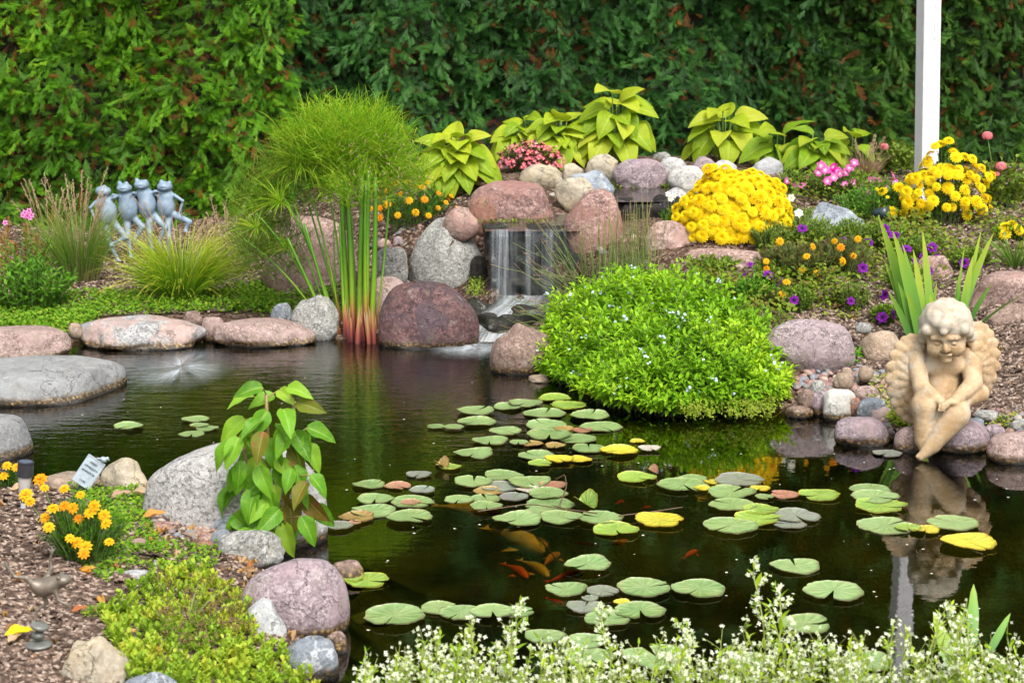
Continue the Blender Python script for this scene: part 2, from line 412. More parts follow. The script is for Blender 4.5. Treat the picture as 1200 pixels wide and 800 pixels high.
CPTS = [(30, 360, .06), (150, 355, .07), (60, 335, .10), (150, 302, .14), (30, 300, .13), (215, 345, .08), (260, 290, .15), (300, 350, .07), (300, 300, .15), (360, 300, .2),
        (150, 255, .2), (-200, 280, .2), (-300, 400, .08), (340, 378, .05), (420, 372, .05), (430, 300, .22), (470, 270, .38), (500, 240, .46), (530, 215, .55), (560, 250, .47), (500, 330, .15),
        (630, 200, .6), (750, 192, .62), (850, 197, .6), (950, 205, .58), (650, 245, .46), (740, 240, .46), (820, 240, .5), (700, 275, .42), (620, 300, .3),
        (780, 300, .40), (860, 282, .45), (900, 315, .36), (960, 275, .44), (1040, 250, .48), (1085, 225, .5), (1180, 232, .5), (1300, 232, .5), (1000, 220, .56),
        (700, 335, .26), (660, 380, .16), (640, 420, .06), (760, 350, .25), (860, 370, .24), (780, 430, .12), (720, 450, .06), (880, 440, .1), (860, 475, .03), (780, 480, .02),
        (960, 330, .33), (1020, 350, .28), (1000, 380, .2), (960, 400, .16), (920, 400, .17), (1040, 400, .15), (1050, 330, .3), (1150, 340, .3), (1200, 300, .4), (1150, 400, .2), (1130, 440, .1), (1200, 450, .12),
        (1000, 440, .08), (960, 455, .05), (1060, 480, .04), (1180, 495, .05), (1300, 500, .1),
        (60, 590, .07), (0, 600, .08), (120, 600, .08), (200, 600, .05), (250, 640, .05), (60, 680, .12), (200, 690, .08), (0, 800, .16), (150, 790, .13), (280, 760, .06), (300, 680, .04), (-200, 700, .15), (330, 790, .04), (300, 620, .05)]
cw = np.array([list(P(a, b, z)) for a, b, z in CPTS])
extra = [(-6, 8, .2), (-9, 12, .25), (-4, 11, .2), (-1.5, 11.5, .35), (0.5, 11.5, .55), (2.5, 11.5, .55), (5, 11, .5), (9, 9, .4), (6, 7, .2), (0, 15, .4), (-6, 16, .3), (7, 16, .4),
         (-.6, 3.5, .05), (.5, 3.6, .06), (1.5, 3.6, .06), (3, 3.5, .06), (-2, 3, .2), (0, 2, .1), (2, 2, .1), (-5, 4, .2), (-.4, 3.75, .02), (1, 3.75, .03)]
cw = np.concatenate([cw, np.array(extra, float)])
def tps_k(r2): return 0.5 * r2 * np.log(r2 + 1e-9)
n_ = len(cw); A = tps_k(((cw[:, None, :2] - cw[None, :, :2]) ** 2).sum(-1)) + np.eye(n_) * 0.01
Pm = np.c_[np.ones(n_), cw[:, :2]]
M_ = np.block([[A, Pm], [Pm.T, np.zeros((3, 3))]])
sol = np.linalg.solve(M_, np.r_[cw[:, 2], 0, 0, 0])
def tps(x, y):
    r2 = (x[:, None] - cw[None, :, 0]) ** 2 + (y[:, None] - cw[None, :, 1]) ** 2
    return tps_k(r2) @ sol[:n_] + sol[n_] + sol[n_ + 1] * x + sol[n_ + 2] * y
def axis(lo, a, b, hi, step):
    mid = np.arange(a, b + 1e-9, step)
    l = a - np.geomspace(step, a - lo, 26)[::-1]; h = b + np.geomspace(step, hi - b, 26)
    return np.concatenate([l, mid, h])
GX = axis(-60, -4.2, 4.2, 60, .025); GY = axis(-20, 2.6, 12.2, 90, .025)
XX, YY = np.meshgrid(GX, GY, indexing='ij'); fx, fy = XX.ravel(), YY.ravel()
ZZ = np.full(len(fx), .3)
far = (np.abs(fx) > 10) | (fy > 17) | (fy < 1)
nr = np.where(~far)[0]
for c in np.array_split(nr, 40): ZZ[c] = tps(fx[c], fy[c])
edge = np.clip(np.maximum(np.abs(fx) - 7, np.maximum(fy - 13, 2.5 - fy)) / 3, 0, 1)
ZZ = np.clip(ZZ, .02, .75) * (1 - edge) + .3 * edge
def vnoise(x, y, s, seed=0):
    """cheap value noise (numpy)"""
    x = x * s + 137.1 + seed * 17.3; y = y * s + 59.7 + seed * 9.1
    xi, yi = np.floor(x), np.floor(y); xf, yf = x - xi, y - yi
    xf = xf * xf * (3 - 2 * xf); yf = yf * yf * (3 - 2 * yf)
    def h(a, b):
        q = np.sin(a * 127.1 + b * 311.7 + seed * 74.7) * 43758.5453; return q - np.floor(q)
    return (h(xi, yi) * (1 - xf) + h(xi + 1, yi) * xf) * (1 - yf) + (h(xi, yi + 1) * (1 - xf) + h(xi + 1, yi + 1) * xf) * yf
ZZ += (vnoise(fx, fy, 3) - .5) * .03 + (vnoise(fx, fy, 12, 1) - .5) * .018 + (vnoise(fx, fy, 35, 2) - .5) * .01
near = (np.abs(fx) < 9) & (fy > 1) & (fy < 12)
sdist = np.full(len(fx), -5.0); sdist[near] = poly_sd(np.c_[fx[near], fy[near]], SH)
sdist = sdist + (vnoise(fx, fy, 5, 3) - .5) * .06
bank = np.clip(-sdist / .18, 0, 1); bank = bank * bank * (3 - 2 * bank)
outz = np.maximum(ZZ, .03) * bank + (-.05) * (1 - bank)
inz = -.05 - np.clip(sdist / .7, 0, 1) ** .8 * .5
ZZ = np.where(sdist > 0, inz + (vnoise(fx, fy, 6, 5) - .5) * .05 * np.clip(sdist * 4, 0, 1), outz)
# plunge shaft under the waterfall and the two stream pools of the feeder stream
def boxmask(x0, x1, y0, y1, s=.06):
    return np.clip((fx - x0) / s, 0, 1) * np.clip((x1 - fx) / s, 0, 1) * np.clip((fy - y0) / s, 0, 1) * np.clip((y1 - fy) / s, 0, 1)
LIP_Y = 8.62
mk = boxmask(-.16, .34, 7.95, LIP_Y + .02); ZZ = ZZ * (1 - mk) + np.minimum(ZZ, .02) * mk
mk = np.maximum(boxmask(-.2, .38, LIP_Y + .02, 9.35), boxmask(.2, .8, 8.98, 9.35)); ZZ = ZZ * (1 - mk) + np.minimum(ZZ, .38) * mk
mk = boxmask(.42, 1.25, 9.2, 10.05); ZZ = ZZ * (1 - mk) + np.minimum(ZZ, .44) * mk
HG = ZZ.reshape(XX.shape)
def hz(x, y):
    x = np.asarray(x, float); y = np.asarray(y, float)
    i = np.clip(np.searchsorted(GX, x) - 1, 0, len(GX) - 2); j = np.clip(np.searchsorted(GY, y) - 1, 0, len(GY) - 2)
    a = np.clip((x - GX[i]) / (GX[i + 1] - GX[i]), 0, 1); b = np.clip((y - GY[j]) / (GY[j + 1] - GY[j]), 0, 1)
    return (HG[i, j] * (1 - a) + HG[i + 1, j] * a) * (1 - b) + (HG[i, j + 1] * (1 - a) + HG[i + 1, j + 1] * a) * b
def G(px, py):
    """photo pixel -> point on the terrain"""
    px = np.atleast_1d(np.asarray(px, float)); py = np.atleast_1d(np.asarray(py, float)) + 0 * px
    z = np.full(px.shape, .15)
    for _ in range(60):
        p = P(px, py, z); z = z * .6 + .4 * np.clip(hz(p[..., 0], p[..., 1]), -.2, .9)
    return P(px, py, z)
def in_poly(px, py, poly):
    return poly_sd(np.c_[px, py], np.array(poly, float)) > 0
def scat(poly, n, r=None):
    r = r or rng
    poly = np.array(poly, float); lo, hi = poly.min(0), poly.max(0); out = []
    tot = 0
    while tot < n:
        q = lo + rng.random((n * 3, 2)) * (hi - lo); q = q[poly_sd(q, poly) > 0]; out.append(q); tot += len(q)
    q = np.concatenate(out)[:n]
    return G(q[:, 0], q[:, 1])

# ground material: shredded bark mulch over soil, silt under the water
m, nt, b, out = new_mat("mulch_ground")
geo = nt.nodes.new('ShaderNodeNewGeometry'); pos = geo.outputs['Position']
mp = nd(nt, 'ShaderNodeMapping', {0: pos, 'Scale': (1.0, 1.0, .6)})
vo = nd(nt, 'ShaderNodeTexVoronoi', {'Vector': mp.outputs[0], 'Scale': 75.0}); sc_ = nd(nt, 'ShaderNodeSeparateColor', {0: vo.outputs['Color']})
col = ramp(nt, sc_.outputs[0], [(0, (.035, .02, .013)), (.4, (.09, .052, .034)), (.7, (.17, .11, .08)), (1, (.3, .23, .18))])
n1 = noise_(nt, 3, pos, 5); col = mixc(nt, maprange(nt, n1, .3, .7), mixc(nt, 1, col, (.6, .55, .5), 'MULTIPLY'), col)
sx = nd(nt, 'ShaderNodeSeparateXYZ', {0: pos})
silt = mixc(nt, maprange(nt, noise_(nt, 5, pos, 5), .35, .65), (.020, .030, .003), (.07, .08, .010))
col = mixc(nt, maprange(nt, sx.outputs[2], -.03, .01, 1, 0), col, silt)
nt.links.new(col, b.inputs['Base Color']); b.inputs['Roughness'].default_value = .9; b.inputs['Specular IOR Level'].default_value = .2
bp = nd(nt, 'ShaderNodeBump', {'Strength': .8, 'Distance': .01, 'Height': math_(nt, 'ADD', vo.outputs['Distance'], noise_(nt, 120, pos, 3))}); nt.links.new(bp.outputs[0], b.inputs['Normal'])
M_ground = m
g = Geo(); g.raw(np.c_[fx, fy, ZZ], grid_faces(len(GX), len(GY)), None)
gr = g.build("ground", M_ground); tag(gr, kind='structure')

# ------------------------------------------------------------------ pond water
m, nt, b, out = new_mat("pond_water")
geo = nt.nodes.new('ShaderNodeNewGeometry'); pos = geo.outputs['Position']
sx = nd(nt, 'ShaderNodeSeparateXYZ', {0: pos})
agi = maprange(nt, sx.outputs[0], -.3, .5, 1, 0)            # the side by the falls and the jet is stirred
far_ = maprange(nt, sx.outputs[1], 4.8, 6.8, 0, 1)
agi = math_(nt, 'MULTIPLY', agi, far_)
mp = nd(nt, 'ShaderNodeMapping', {0: pos, 'Scale': (1.0, 2.2, 1.0)})
w1 = noise_(nt, 9, mp.outputs[0], 3, .6); w2 = noise_(nt, 3, pos, 2, .5)
h = math_(nt, 'ADD', math_(nt, 'MULTIPLY', w1, math_(nt, 'ADD', math_(nt, 'MULTIPLY', agi, .45), .03)), math_(nt, 'MULTIPLY', w2, .12))
bp = nd(nt, 'ShaderNodeBump', {'Strength': .35, 'Distance': .02, 'Height': h})
gl = nd(nt, 'ShaderNodeBsdfGlossy', {'Color': (1, 1, 1, 1), 'Roughness': math_(nt, 'ADD', math_(nt, 'MULTIPLY', agi, .09), .012), 'Normal': bp.outputs[0]})
tr = nd(nt, 'ShaderNodeBsdfTransparent', {'Color': (.60, .56, .27, 1)})
fr = nd(nt, 'ShaderNodeFresnel', {'IOR': 1.62, 'Normal': bp.outputs[0]})
mx = nd(nt, 'ShaderNodeMixShader', {0: fr.outputs[0], 1: tr.outputs[0], 2: gl.outputs[0]}); nt.links.new(mx.outputs[0], out.inputs[0])
M_water = m
g = Geo(); xs = np.linspace(-9, 9, 60); ys = np.linspace(3.3, 9.0, 60); X_, Y_ = np.meshgrid(xs, ys, indexing='ij')
g.raw(np.c_[X_.ravel(), Y_.ravel(), 0 * X_.ravel()], grid_faces(60, 60))
# keep only the water over the basin
wt = g.build("water", M_water); tag(wt, kind='structure')

# ------------------------------------------------------------------ rocks
PINK = rock_mat("pink_granite", (.42, .29, .25), (.12, .07, .07), (.62, .50, .45), patch=(.36, .26, .24))
PINK2 = rock_mat("rose_granite", (.36, .20, .17), (.10, .05, .05), (.55, .40, .35), patch=(.28, .14, .12), scale=85)
PINKD = rock_mat("pink_granite_dry", (.42, .27, .22), (.13, .07, .07), (.66, .52, .46), patch=(.34, .21, .18), wet=False, scale=95)
PURP = rock_mat("mauve_granite", (.36, .28, .30), (.12, .08, .10), (.56, .48, .50), patch=(.30, .22, .24))
PURPD = rock_mat("mauve_granite_dry", (.36, .28, .29), (.13, .09, .10), (.55, .47, .48), patch=(.31, .24, .25), wet=False)
GREY = rock_mat("grey_granite", (.52, .51, .49), (.12, .12, .12), (.66, .65, .63), scale=95)
SLAB = rock_mat("grey_slab_granite", (.30, .31, .31), (.13, .13, .14), (.48, .49, .48), scale=150, contrast=.6, patch=(.27, .28, .28))
GREYD = rock_mat("grey_granite_dry", (.38, .38, .35), (.12, .12, .12), (.6, .6, .57), scale=110, wet=False, moss=(.10, .12, .02, -.17))
BLUE = rock_mat("blue_grey_stone", (.25, .29, .33), (.12, .14, .17), (.45, .49, .52), contrast=.5, scale=150, wet=True, vein=(.5, .52, .54))
BLUED = rock_mat("blue_grey_slate", (.27, .32, .38), (.12, .15, .2), (.5, .55, .6), contrast=.6, scale=70, wet=False, vein=(.55, .58, .62), patch=(.36, .4, .45))
DARK = rock_mat("wet_wine_stone", (.17, .08, .08), (.05, .03, .035), (.30, .17, .16), patch=(.10, .07, .09), wetall=.45, scale=60, vein=(.30, .16, .14))
CREAM = rock_mat("cream_limestone", (.52, .46, .34), (.28, .22, .14), (.7, .66, .56), contrast=.4, wet=False, patch=(.45, .38, .26), scale=60, vein=(.3, .23, .14))
WHITE = rock_mat("white_quartz", (.66, .65, .6), (.4, .37, .3), (.78, .78, .75), contrast=.4, scale=50, patch=(.6, .57, .5))
WHITED = rock_mat("pale_stone", (.52, .54, .54), (.28, .3, .32), (.72, .73, .72), contrast=.5, scale=90, wet=False)
TAN = rock_mat("tan_stone", (.42, .31, .22), (.22, .15, .1), (.58, .48, .38), contrast=.5, wet=False)
BROWN = rock_mat("brown_wet_stone", (.27, .18, .14), (.10, .06, .05), (.42, .30, .25), scale=100)
TERRA = rock_mat("terracotta_stone", (.38, .18, .12), (.2, .09, .06), (.5, .3, .22), contrast=.4, wet=False)
MIX = rock_mat("banded_granite", (.40, .40, .39), (.1, .11, .12), (.6, .6, .6), patch=(.42, .29, .25), scale=100)
def rock_mesh(a, b, c, seed, flat=0.0, rough=.12, sub=4, ang=0.0, rotz=0.0):
    import bmesh
    bm = bmesh.new(); bmesh.ops.create_icosphere(bm, subdivisions=sub, radius=1.0)
    v = np.array([p.co[:] for p in bm.verts]); f = np.array([[q.index for q in p.verts] for p in bm.faces]); bm.free()
    rs = np.random.default_rng(seed)
    d = v.copy()
    # planar cuts give facets
    ncut = 5 + int(ang * 12)
    for i in range(ncut):
        nrm = rs.normal(size=3); nrm[2] = abs(nrm[2]) * .8; nrm /= np.linalg.norm(nrm)
        lim = rs.uniform(.72, .95) - ang * .12
        s = d @ nrm; over = np.maximum(s - lim, 0); d -= nrm * (over * (.55 + .4 * ang))[:, None]
    so = Vector(rs.uniform(-50, 50, 3))
    s1 = np.array([mnoise.noise(Vector(p) * 1.1 + so) for p in v]); s2 = np.array([mnoise.noise(Vector(p) * 2.7 + so) for p in v])
    s3 = np.array([mnoise.noise(Vector(p) * 8 + so) for p in v]) if sub >= 4 else 0
    d = d * (1 + rough * 1.1 * s1 + rough * .5 * s2 + rough * .12 * s3)[:, None]
    if flat: d[:, 2] = np.where(d[:, 2] > 0, np.tanh(d[:, 2] * (1 + flat * 1.8)) / np.tanh(1 + flat * 1.8) * 1.0, d[:, 2])
    mxr = np.abs(d).max(0); d /= mxr
    cz, sz = math.cos(rotz), math.sin(rotz)
    d = d * np.array([a, b, c])
    return d, f
ROCKS = []
def rock(x0, y0, x1, y1, g_, mat, label, k=.35, dep=.8, cat='boulder', name='boulder', flat=0.0, rough=.15, ang=0.3, group=None, lift=0.0, sub=None):
    """visible box in photo pixels, height of the ground it sits on"""
    cx = (x0 + x1) / 2
    front = P(cx, y1, g_)
    _, _, dp = proj(front)
    a = (x1 - x0) / 2 / FPX * dp
    b = a * dep
    for _ in range(6):
        yc = front[1] + b * math.sqrt(1 - k * k)
        lo, hi = .002, 2.0
        for _ in range(24):
            c = (lo + hi) / 2; zc = g_ + k * c
            th = np.linspace(-1.2, 1.6, 40); q = np.c_[np.zeros(40), yc + b * np.sin(th), zc + c * np.cos(th)]
            _, yy, _ = proj(q)
            if yy.min() < y0: hi = c
            else: lo = c
        _, _, dp = proj((0, yc, g_)); a = (x1 - x0) / 2 / FPX * dp; b = a * dep
        if c > 1.6 * a: b = b
    xc = (cx - 600) / FPX * dp
    seed = int(x0 * 7 + y0 * 13) % 99991 + 5
    sub = sub or (5 if (x1 - x0) > 62 else 4 if (x1 - x0) > 24 else 3)
    v, f = rock_mesh(a, b, c, seed, flat, rough, sub, ang)
    g = Geo(); g.raw(v, f); o = g.build(name, mat); o.location = (xc, yc, zc + lift)
    tag(o, label, cat, group); ROCKS.append((o, a, b, c, xc, yc, zc))
    return o
EG = "boulders edging the pond"; PB = "cobbles on the shore"
rock(-40, 383, 85, 426, 0, PINK, "long pinkish granite boulder at the left edge behind the big flat stepping slab", dep=.7, flat=.4)
rock(-45, 418, 143, 477, 0, SLAB, "largest flat grey stepping slab with mossy waterline standing in the left of the pond", k=.1, dep=.95, flat=.9, rough=.06, cat='stepping slab', name='stepping_slab')
rock(-50, 487, 38, 541, 0, SLAB, "smaller flat blue-grey slab cut by the left edge of the photo in front of the larger slab", k=.1, dep=1.0, flat=.9, rough=.05, ang=.4, cat='stepping slab', name='stepping_slab')
rock(88, 368, 243, 411, 0, MIX, "long low boulder of banded grey and pink granite on the shore below the frog figurines", dep=.6, flat=.3, rough=.16)
rock(236, 365, 263, 394, .03, PINK, "small angular brown-pink stone wedged between two long boulders on the far shore", ang=.5)
rock(214, 363, 240, 380, .05, BROWN, "small dull brown stone behind the banded granite boulder", ang=.4, cat='stone', name='stone')
rock(249, 373, 371, 408, 0, PINK, "low rounded pink granite boulder on the shore left of the reed stems", dep=.6, flat=.25)
rock(342, 342, 398, 390, .04, GREYD, "rounded grey-green stone just behind the leaning reed stems", dep=.7)
rock(317, 350, 346, 379, .05, BLUE, "small angular blue-grey stone beside the grey-green stone left of the reeds", ang=.8, cat='stone', name='stone')
rock(306, 240, 424, 340, .10, PINKD, "big tall pink boulder standing behind the papyrus stems", k=.3, dep=.6, rough=.08)
rock(410, 322, 492, 380, .05, PINK, "pale pinkish-grey boulder mostly hidden behind the reddish reed bases", dep=.6)
rock(438, 289, 479, 325, .2, GREYD, "small blocky olive-grey stone between the reeds and the tall grey boulder", flat=.4, dep=.6)
rock(459, 276, 474, 290, .3, PURPD, "tiny rose pebble above the blocky olive-grey stone", cat='pebble', name='pebble')
rock(440, 279, 459, 290, .3, PINKD, "tiny flesh-coloured pebble left of the rose pebble below the marigolds", cat='pebble', name='pebble')
rock(479, 253, 571, 338, .14, GREYD, "tall pale grey granite boulder with mossy foot left of the waterfall", k=.25, dep=.75, rough=.09)
rock(442, 327, 562, 410, 0, DARK, "large wet wine-red boulder standing in the water left of the falls", k=.25, dep=.7, flat=.3, rough=.1, ang=.2)
rock(548, 207, 658, 263, .44, PINK2, "large speckled pink granite boulder lying over the top left of the waterfall", k=.3, dep=.6, rough=.1, ang=.25)
rock(547, 226, 582, 262, .46, TERRA, "smooth reddish-brown stone leaning against the speckled pink boulder", flat=.2, dep=.5, cat='stone', name='stone')
rock(515, 242, 566, 272, .42, PINKD, "small pink granite stone above the tall grey boulder under the chartreuse hosta", dep=.6)
rock(608, 190, 662, 216, .56, CREAM, "long cream limestone rock in front of the pink begonias", dep=.6, ang=.5)
rock(657, 190, 684, 210, .57, CREAM, "small cream stone between the long cream rock and the tan stone", dep=.6, cat='stone', name='stone')
rock(650, 204, 698, 237, .50, CREAM, "pale cream angular stone above the waterfall pool", ang=.4, dep=.6)
rock(664, 194, 724, 226, .54, BLUED, "flat angular blue-grey slate behind the cream stone at the top of the stream", ang=.9, dep=.6)
rock(686, 179, 727, 206, .60, CREAM, "buff rounded stone tucked below the middle hosta", dep=.6)
rock(717, 185, 785, 218, .56, PURP, "round mauve granite boulder at the back of the upper stream pool", dep=.6, flat=.25)
rock(762, 175, 788, 192, .60, GREYD, "dark grey stone half hidden behind the mauve boulder below the hosta leaf", dep=.6)
rock(771, 184, 806, 212, .57, GREY, "black-and-white speckled stone right of the mauve boulder", dep=.6)
rock(782, 194, 833, 219, .56, WHITE, "smooth white stone at the right of the upper stream pool", dep=.6, rough=.06)
rock(808, 181, 842, 202, .60, PURPD, "pinkish-grey stone behind the white stone below the right-hand hosta", dep=.6)
rock(834, 186, 864, 202, .60, WHITED, "grey-white stone behind the big yellow mum, left one of two", dep=.6, cat='stone', name='stone')
rock(878, 184, 920, 208, .58, WHITED, "grey-white stone behind the big yellow mum at its right shoulder", dep=.6)
rock(660, 221, 736, 292, .38, PINK2, "upright rounded rose boulder in the middle of the stream right of the waterfall", k=.3, dep=.6, rough=.08)
rock(775, 219, 812, 258, .44, GREY, "pale speckled stone between the upper pool and the yellow mum", dep=.6)
rock(748, 257, 816, 308, .36, PINKD, "pink granite boulder behind the forget-me-nots below the upper pool", dep=.6)
rock(790, 290, 905, 324, .33, PINKD, "flat pink-tan boulder below the big yellow mum", dep=.6, flat=.4)
rock(574, 378, 652, 440, 0, BROWN, "brownish-pink boulder in the water at the foot of the cascade", k=.3, dep=.7)
rock(619, 438, 646, 449, 0, TAN, "flat tan cobble at the waterline under the left end of the forget-me-nots", cat='cobble', name='cobble')
rock(928, 227, 1026, 290, .40, BLUED, "large angular blue-grey slate boulder under the pink petunias", k=.2, dep=.6, ang=.9)
rock(893, 370, 1009, 425, .13, PURPD, "large smooth pale mauve boulder right of the forget-me-nots", k=.25, dep=.6, rough=.06)
rock(1002, 376, 1022, 388, .22, GREYD, "small grey stone right above the tan rock beside the sword leaves", cat='stone', name='stone')
rock(1009, 386, 1058, 419, .13, TAN, "tan rock between the mauve boulder and the sword leaves", dep=.6, ang=.4)
rock(1068, 297, 1118, 332, .29, PINKD, "pinkish stone in the mulch behind the sword leaves", dep=.6)
rock(1130, 318, 1250, 366, .26, PINKD, "big pink boulder cut by the right edge of the photo", dep=.6, k=.2, flat=.4)
rock(1142, 352, 1245, 402, .17, BROWN, "dark layered brown rock under the big pink boulder at the right edge", dep=.5, ang=.5, flat=.4, rough=.25)
for a in [(919, 474, 956, 491, 0, BROWN, "flat dark brown cobble in the water below the forget-me-nots"), (934, 455, 958, 475, .04, BROWN, "brown cobble above the flat dark one right of the forget-me-nots"),
          (948, 445, 968, 465, .06, GREYD, "grey-green cobble leaning at the right end of the forget-me-nots"), (950, 456, 976, 485, .01, PURP, "mauve cobble behind the white quartz stone"),
          (963, 454, 1004, 494, .0, WHITE, "chunky white quartz stone at the waterline left of the cherub"), (994, 465, 1010, 482, .04, TERRA, "terracotta cobble between the white quartz and the blue cobble"),
          (1003, 465, 1039, 491, .03, BLUE, "smooth blue-grey cobble left of the cherub"), (1016, 475, 1045, 495, .02, PINK, "oval flesh-pink cobble in front of the blue-grey cobble"),
          (976, 487, 1041, 524, 0, PURP, "domed mauve boulder in the water in front of the white quartz stone"), (1036, 503, 1049, 517, .0, PURP, "small violet-brown cobble between the domed mauve boulder and the cherub's rock"),
          (1047, 499, 1084, 531, 0, PINK, "pinkish-brown rock at the waterline left of the cherub's legs"), (1155, 504, 1225, 545, 0, PINK, "pink rounded boulder at the waterline at the right edge of the photo"),
          (976, 436, 1001, 454, .08, TAN, "tan cobble in the gravel above the white quartz"), (985, 430, 999, 442, .1, TAN, "buff ring-marked cobble behind the tan cobble"),
          (1004, 429, 1024, 443, .1, TAN, "orange-tan cobble at the edge of the mulch"), (1000, 452, 1030, 467, .05, PINK, "flat pinkish cobble behind the blue-grey cobble"),
          (1132, 488, 1154, 506, .03, BLUE, "small blue-grey cobble right of the cherub's knee"), (1150, 496, 1178, 514, .03, PURP, "dark mauve cobble behind the pink boulder at the right edge"),
          (1183, 490, 1215, 506, .04, GREYD, "pale grey cobble at the right edge above the pink boulder"), (1140, 480, 1172, 492, .06, GREYD, "flat grey cobble in the mulch right of the cherub")]:
    big = (a[2] - a[0]) > 45
    rock(*a, dep=.75, cat='boulder' if big else 'cobble', name='boulder' if big else 'cobble', group=None if big else PB, flat=.1, rough=.14, ang=.3 if 'quartz' in a[6] and 'chunky' in a[6] else 0)
SEAT = rock(1084, 492, 1160, 532, 0, PURP, "purplish flat-topped rock the stone cherub sits on", dep=1.0, flat=.8, rough=.05)
# near bank, left
for a in [(117, 535, 176, 572, .05, CREAM, "cream limestone rock on the near bank beside the grey boulder", dict(ang=.5)),
          (45, 552, 122, 580, .04, TAN, "flat tan stone behind the slanted plant marker", dict(flat=.5)),
          (167, 519, 390, 648, 0, GREY, "big pale grey speckled boulder behind the broad-leaved plant", dict(k=.15, dep=.5, rough=.06, ang=0.0, flat=.25)),
          (248, 592, 292, 630, .05, BLUE, "grey boulder between the gravel patch and the broad-leaved plant", dict()),
          (252, 619, 334, 660, .04, GREYD, "long grey-green boulder below the broad-leaved plant", dict(dep=.6)),
          (245, 618, 275, 642, .05, BLUE, "small round slate-grey stone beside the gravel patch", dict()),
          (280, 646, 413, 752, 0, PURP, "large round mauve granite boulder at the near waterline", dict(k=.3, dep=.8, rough=.05)),
          (286, 698, 337, 762, .02, WHITED, "pale blue-grey boulder left of the large round mauve one", dict()),
          (324, 716, 350, 745, .01, WHITED, "small pale stone wedged under the mauve boulder", dict()),
          (330, 742, 398, 800, 0, BLUE, "smooth blue-grey boulder at the bottom beside the water", dict()),
          (68, 742, 153, 812, .12, CREAM, "whitish rounded rock in the mulch at the bottom left", dict(dep=.7)),
          (138, 786, 212, 830, .1, BLUE, "blue-grey rock cut by the bottom edge of the photo", dict(dep=.7)),
          (138, 667, 179, 690, .08, WHITED, "flat lavender-grey stone above the bright sedum mat", dict(flat=.5)),
          (127, 686, 168, 700, .09, WHITED, "thin flat grey stone beside the sedum mat", dict(flat=.5)),
          (202, 657, 230, 675, .05, WHITED, "small white stone at the top of the sedum mat", dict(ang=.5)),
          (150, 655, 205, 672, .06, GREYD, "low grey stone behind the small white one", dict(flat=.5)),
          (170, 587, 191, 609, .06, TAN, "tan stone at the left end of the gravel patch", dict()),
          (152, 629, 174, 643, .08, PINKD, "small pinkish stone in the ground cover below the tan leaf", dict()),
          (226, 630, 256, 647, .05, TERRA, "brick-red stone below the gravel patch", dict(ang=.4)),
          (202, 624, 236, 637, .055, TAN, "flat tan stone along the lower edge of the gravel patch", dict(flat=.5)),
          (383, 655, 428, 694, -.03, BROWN, "dark half-sunken rock right of the broad-leaved plant", dict(flat=.4)),
          (378, 738, 412, 775, -.02, BROWN, "dark wet rock behind the mauve boulder's foot", dict()),
          (80, 376, 97, 392, .06, TAN, "small pale tan pebble at the end of the long pinkish boulder", dict())]:
    kw = dict(dep=.75); kw.update(a[7]); sm = (a[2] - a[0]) < 46
    rock(*a[:7], cat='stone' if sm else 'boulder', name='stone' if sm else 'boulder', **kw)

# hidden rock face behind the falls and the ledge of the cascade
def block(x0, x1, y0, y1, z0, z1, mat, name, label, cat, seed=3, n=34, amp=.07):
    import bmesh
    bm = bmesh.new(); bmesh.ops.create_cube(bm, size=1.0); bmesh.ops.subdivide_edges(bm, edges=bm.edges[:], cuts=n, use_grid_fill=True)
    v = np.array([p.co[:] for p in bm.verts]); fl = [[q.index for q in p.verts] for p in bm.faces]; bm.free()
    s = np.array([x1 - x0, y1 - y0, z1 - z0]); c = np.array([(x0 + x1) / 2, (y0 + y1) / 2, (z0 + z1) / 2])
    q = v * s; d = np.array([mnoise.noise(Vector(p) * 7 + Vector((seed, 0, 0))) + .5 * mnoise.noise(Vector(p) * 19 + Vector((seed, 3, 0))) for p in q])
    q = q + norm(v) * (d * amp)[:, None]
    g = Geo(); g.raw(q, np.array(fl)); o = g.build(name, mat); o.location = tuple(c); tag(o, label, cat); return o
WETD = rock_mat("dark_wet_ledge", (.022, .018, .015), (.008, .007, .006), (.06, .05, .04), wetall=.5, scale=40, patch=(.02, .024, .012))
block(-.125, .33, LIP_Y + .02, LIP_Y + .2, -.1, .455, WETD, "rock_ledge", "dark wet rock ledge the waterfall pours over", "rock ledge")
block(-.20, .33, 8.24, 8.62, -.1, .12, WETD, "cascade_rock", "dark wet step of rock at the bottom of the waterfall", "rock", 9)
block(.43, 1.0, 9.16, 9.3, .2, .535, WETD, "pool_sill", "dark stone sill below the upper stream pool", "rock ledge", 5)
# stream surfaces
def sheet_mat(name, col, rough, amt, streak):
    m, nt, b, out = new_mat(name)
    u, v, r = lp_attr(nt)
    cb = nd(nt, 'ShaderNodeCombineXYZ', {0: math_(nt, 'MULTIPLY', u, streak[0]), 1: math_(nt, 'MULTIPLY', v, streak[1])})
    n = noise_(nt, 1.0, cb.outputs[0], 5, .6)
    b.inputs['Base Color'].default_value = c4(col); b.inputs['Roughness'].default_value = rough
    tr = nd(nt, 'ShaderNodeBsdfTransparent', {'Color': (.9, .93, .95, 1)})
    f = maprange(nt, n, amt[0], amt[1], amt[2], amt[3])
    f = math_(nt, 'MULTIPLY', f, r)
    mx = nd(nt, 'ShaderNodeMixShader', {0: f, 1: tr.outputs[0], 2: b.outputs[0]}); nt.links.new(mx.outputs[0], out.inputs[0]); return m
M_fall = sheet_mat("falling_water", (.75, .82, .88), .25, (.38, .74, .02, .62), (24, .6))
M_foam = sheet_mat("churned_water", (.8, .86, .9), .4, (.30, .74, .03, .75), (10, .8)); M_froth = sheet_mat("froth", (.8, .86, .9), .4, (.30, .72, .12, .7), (3.2, 2.2))
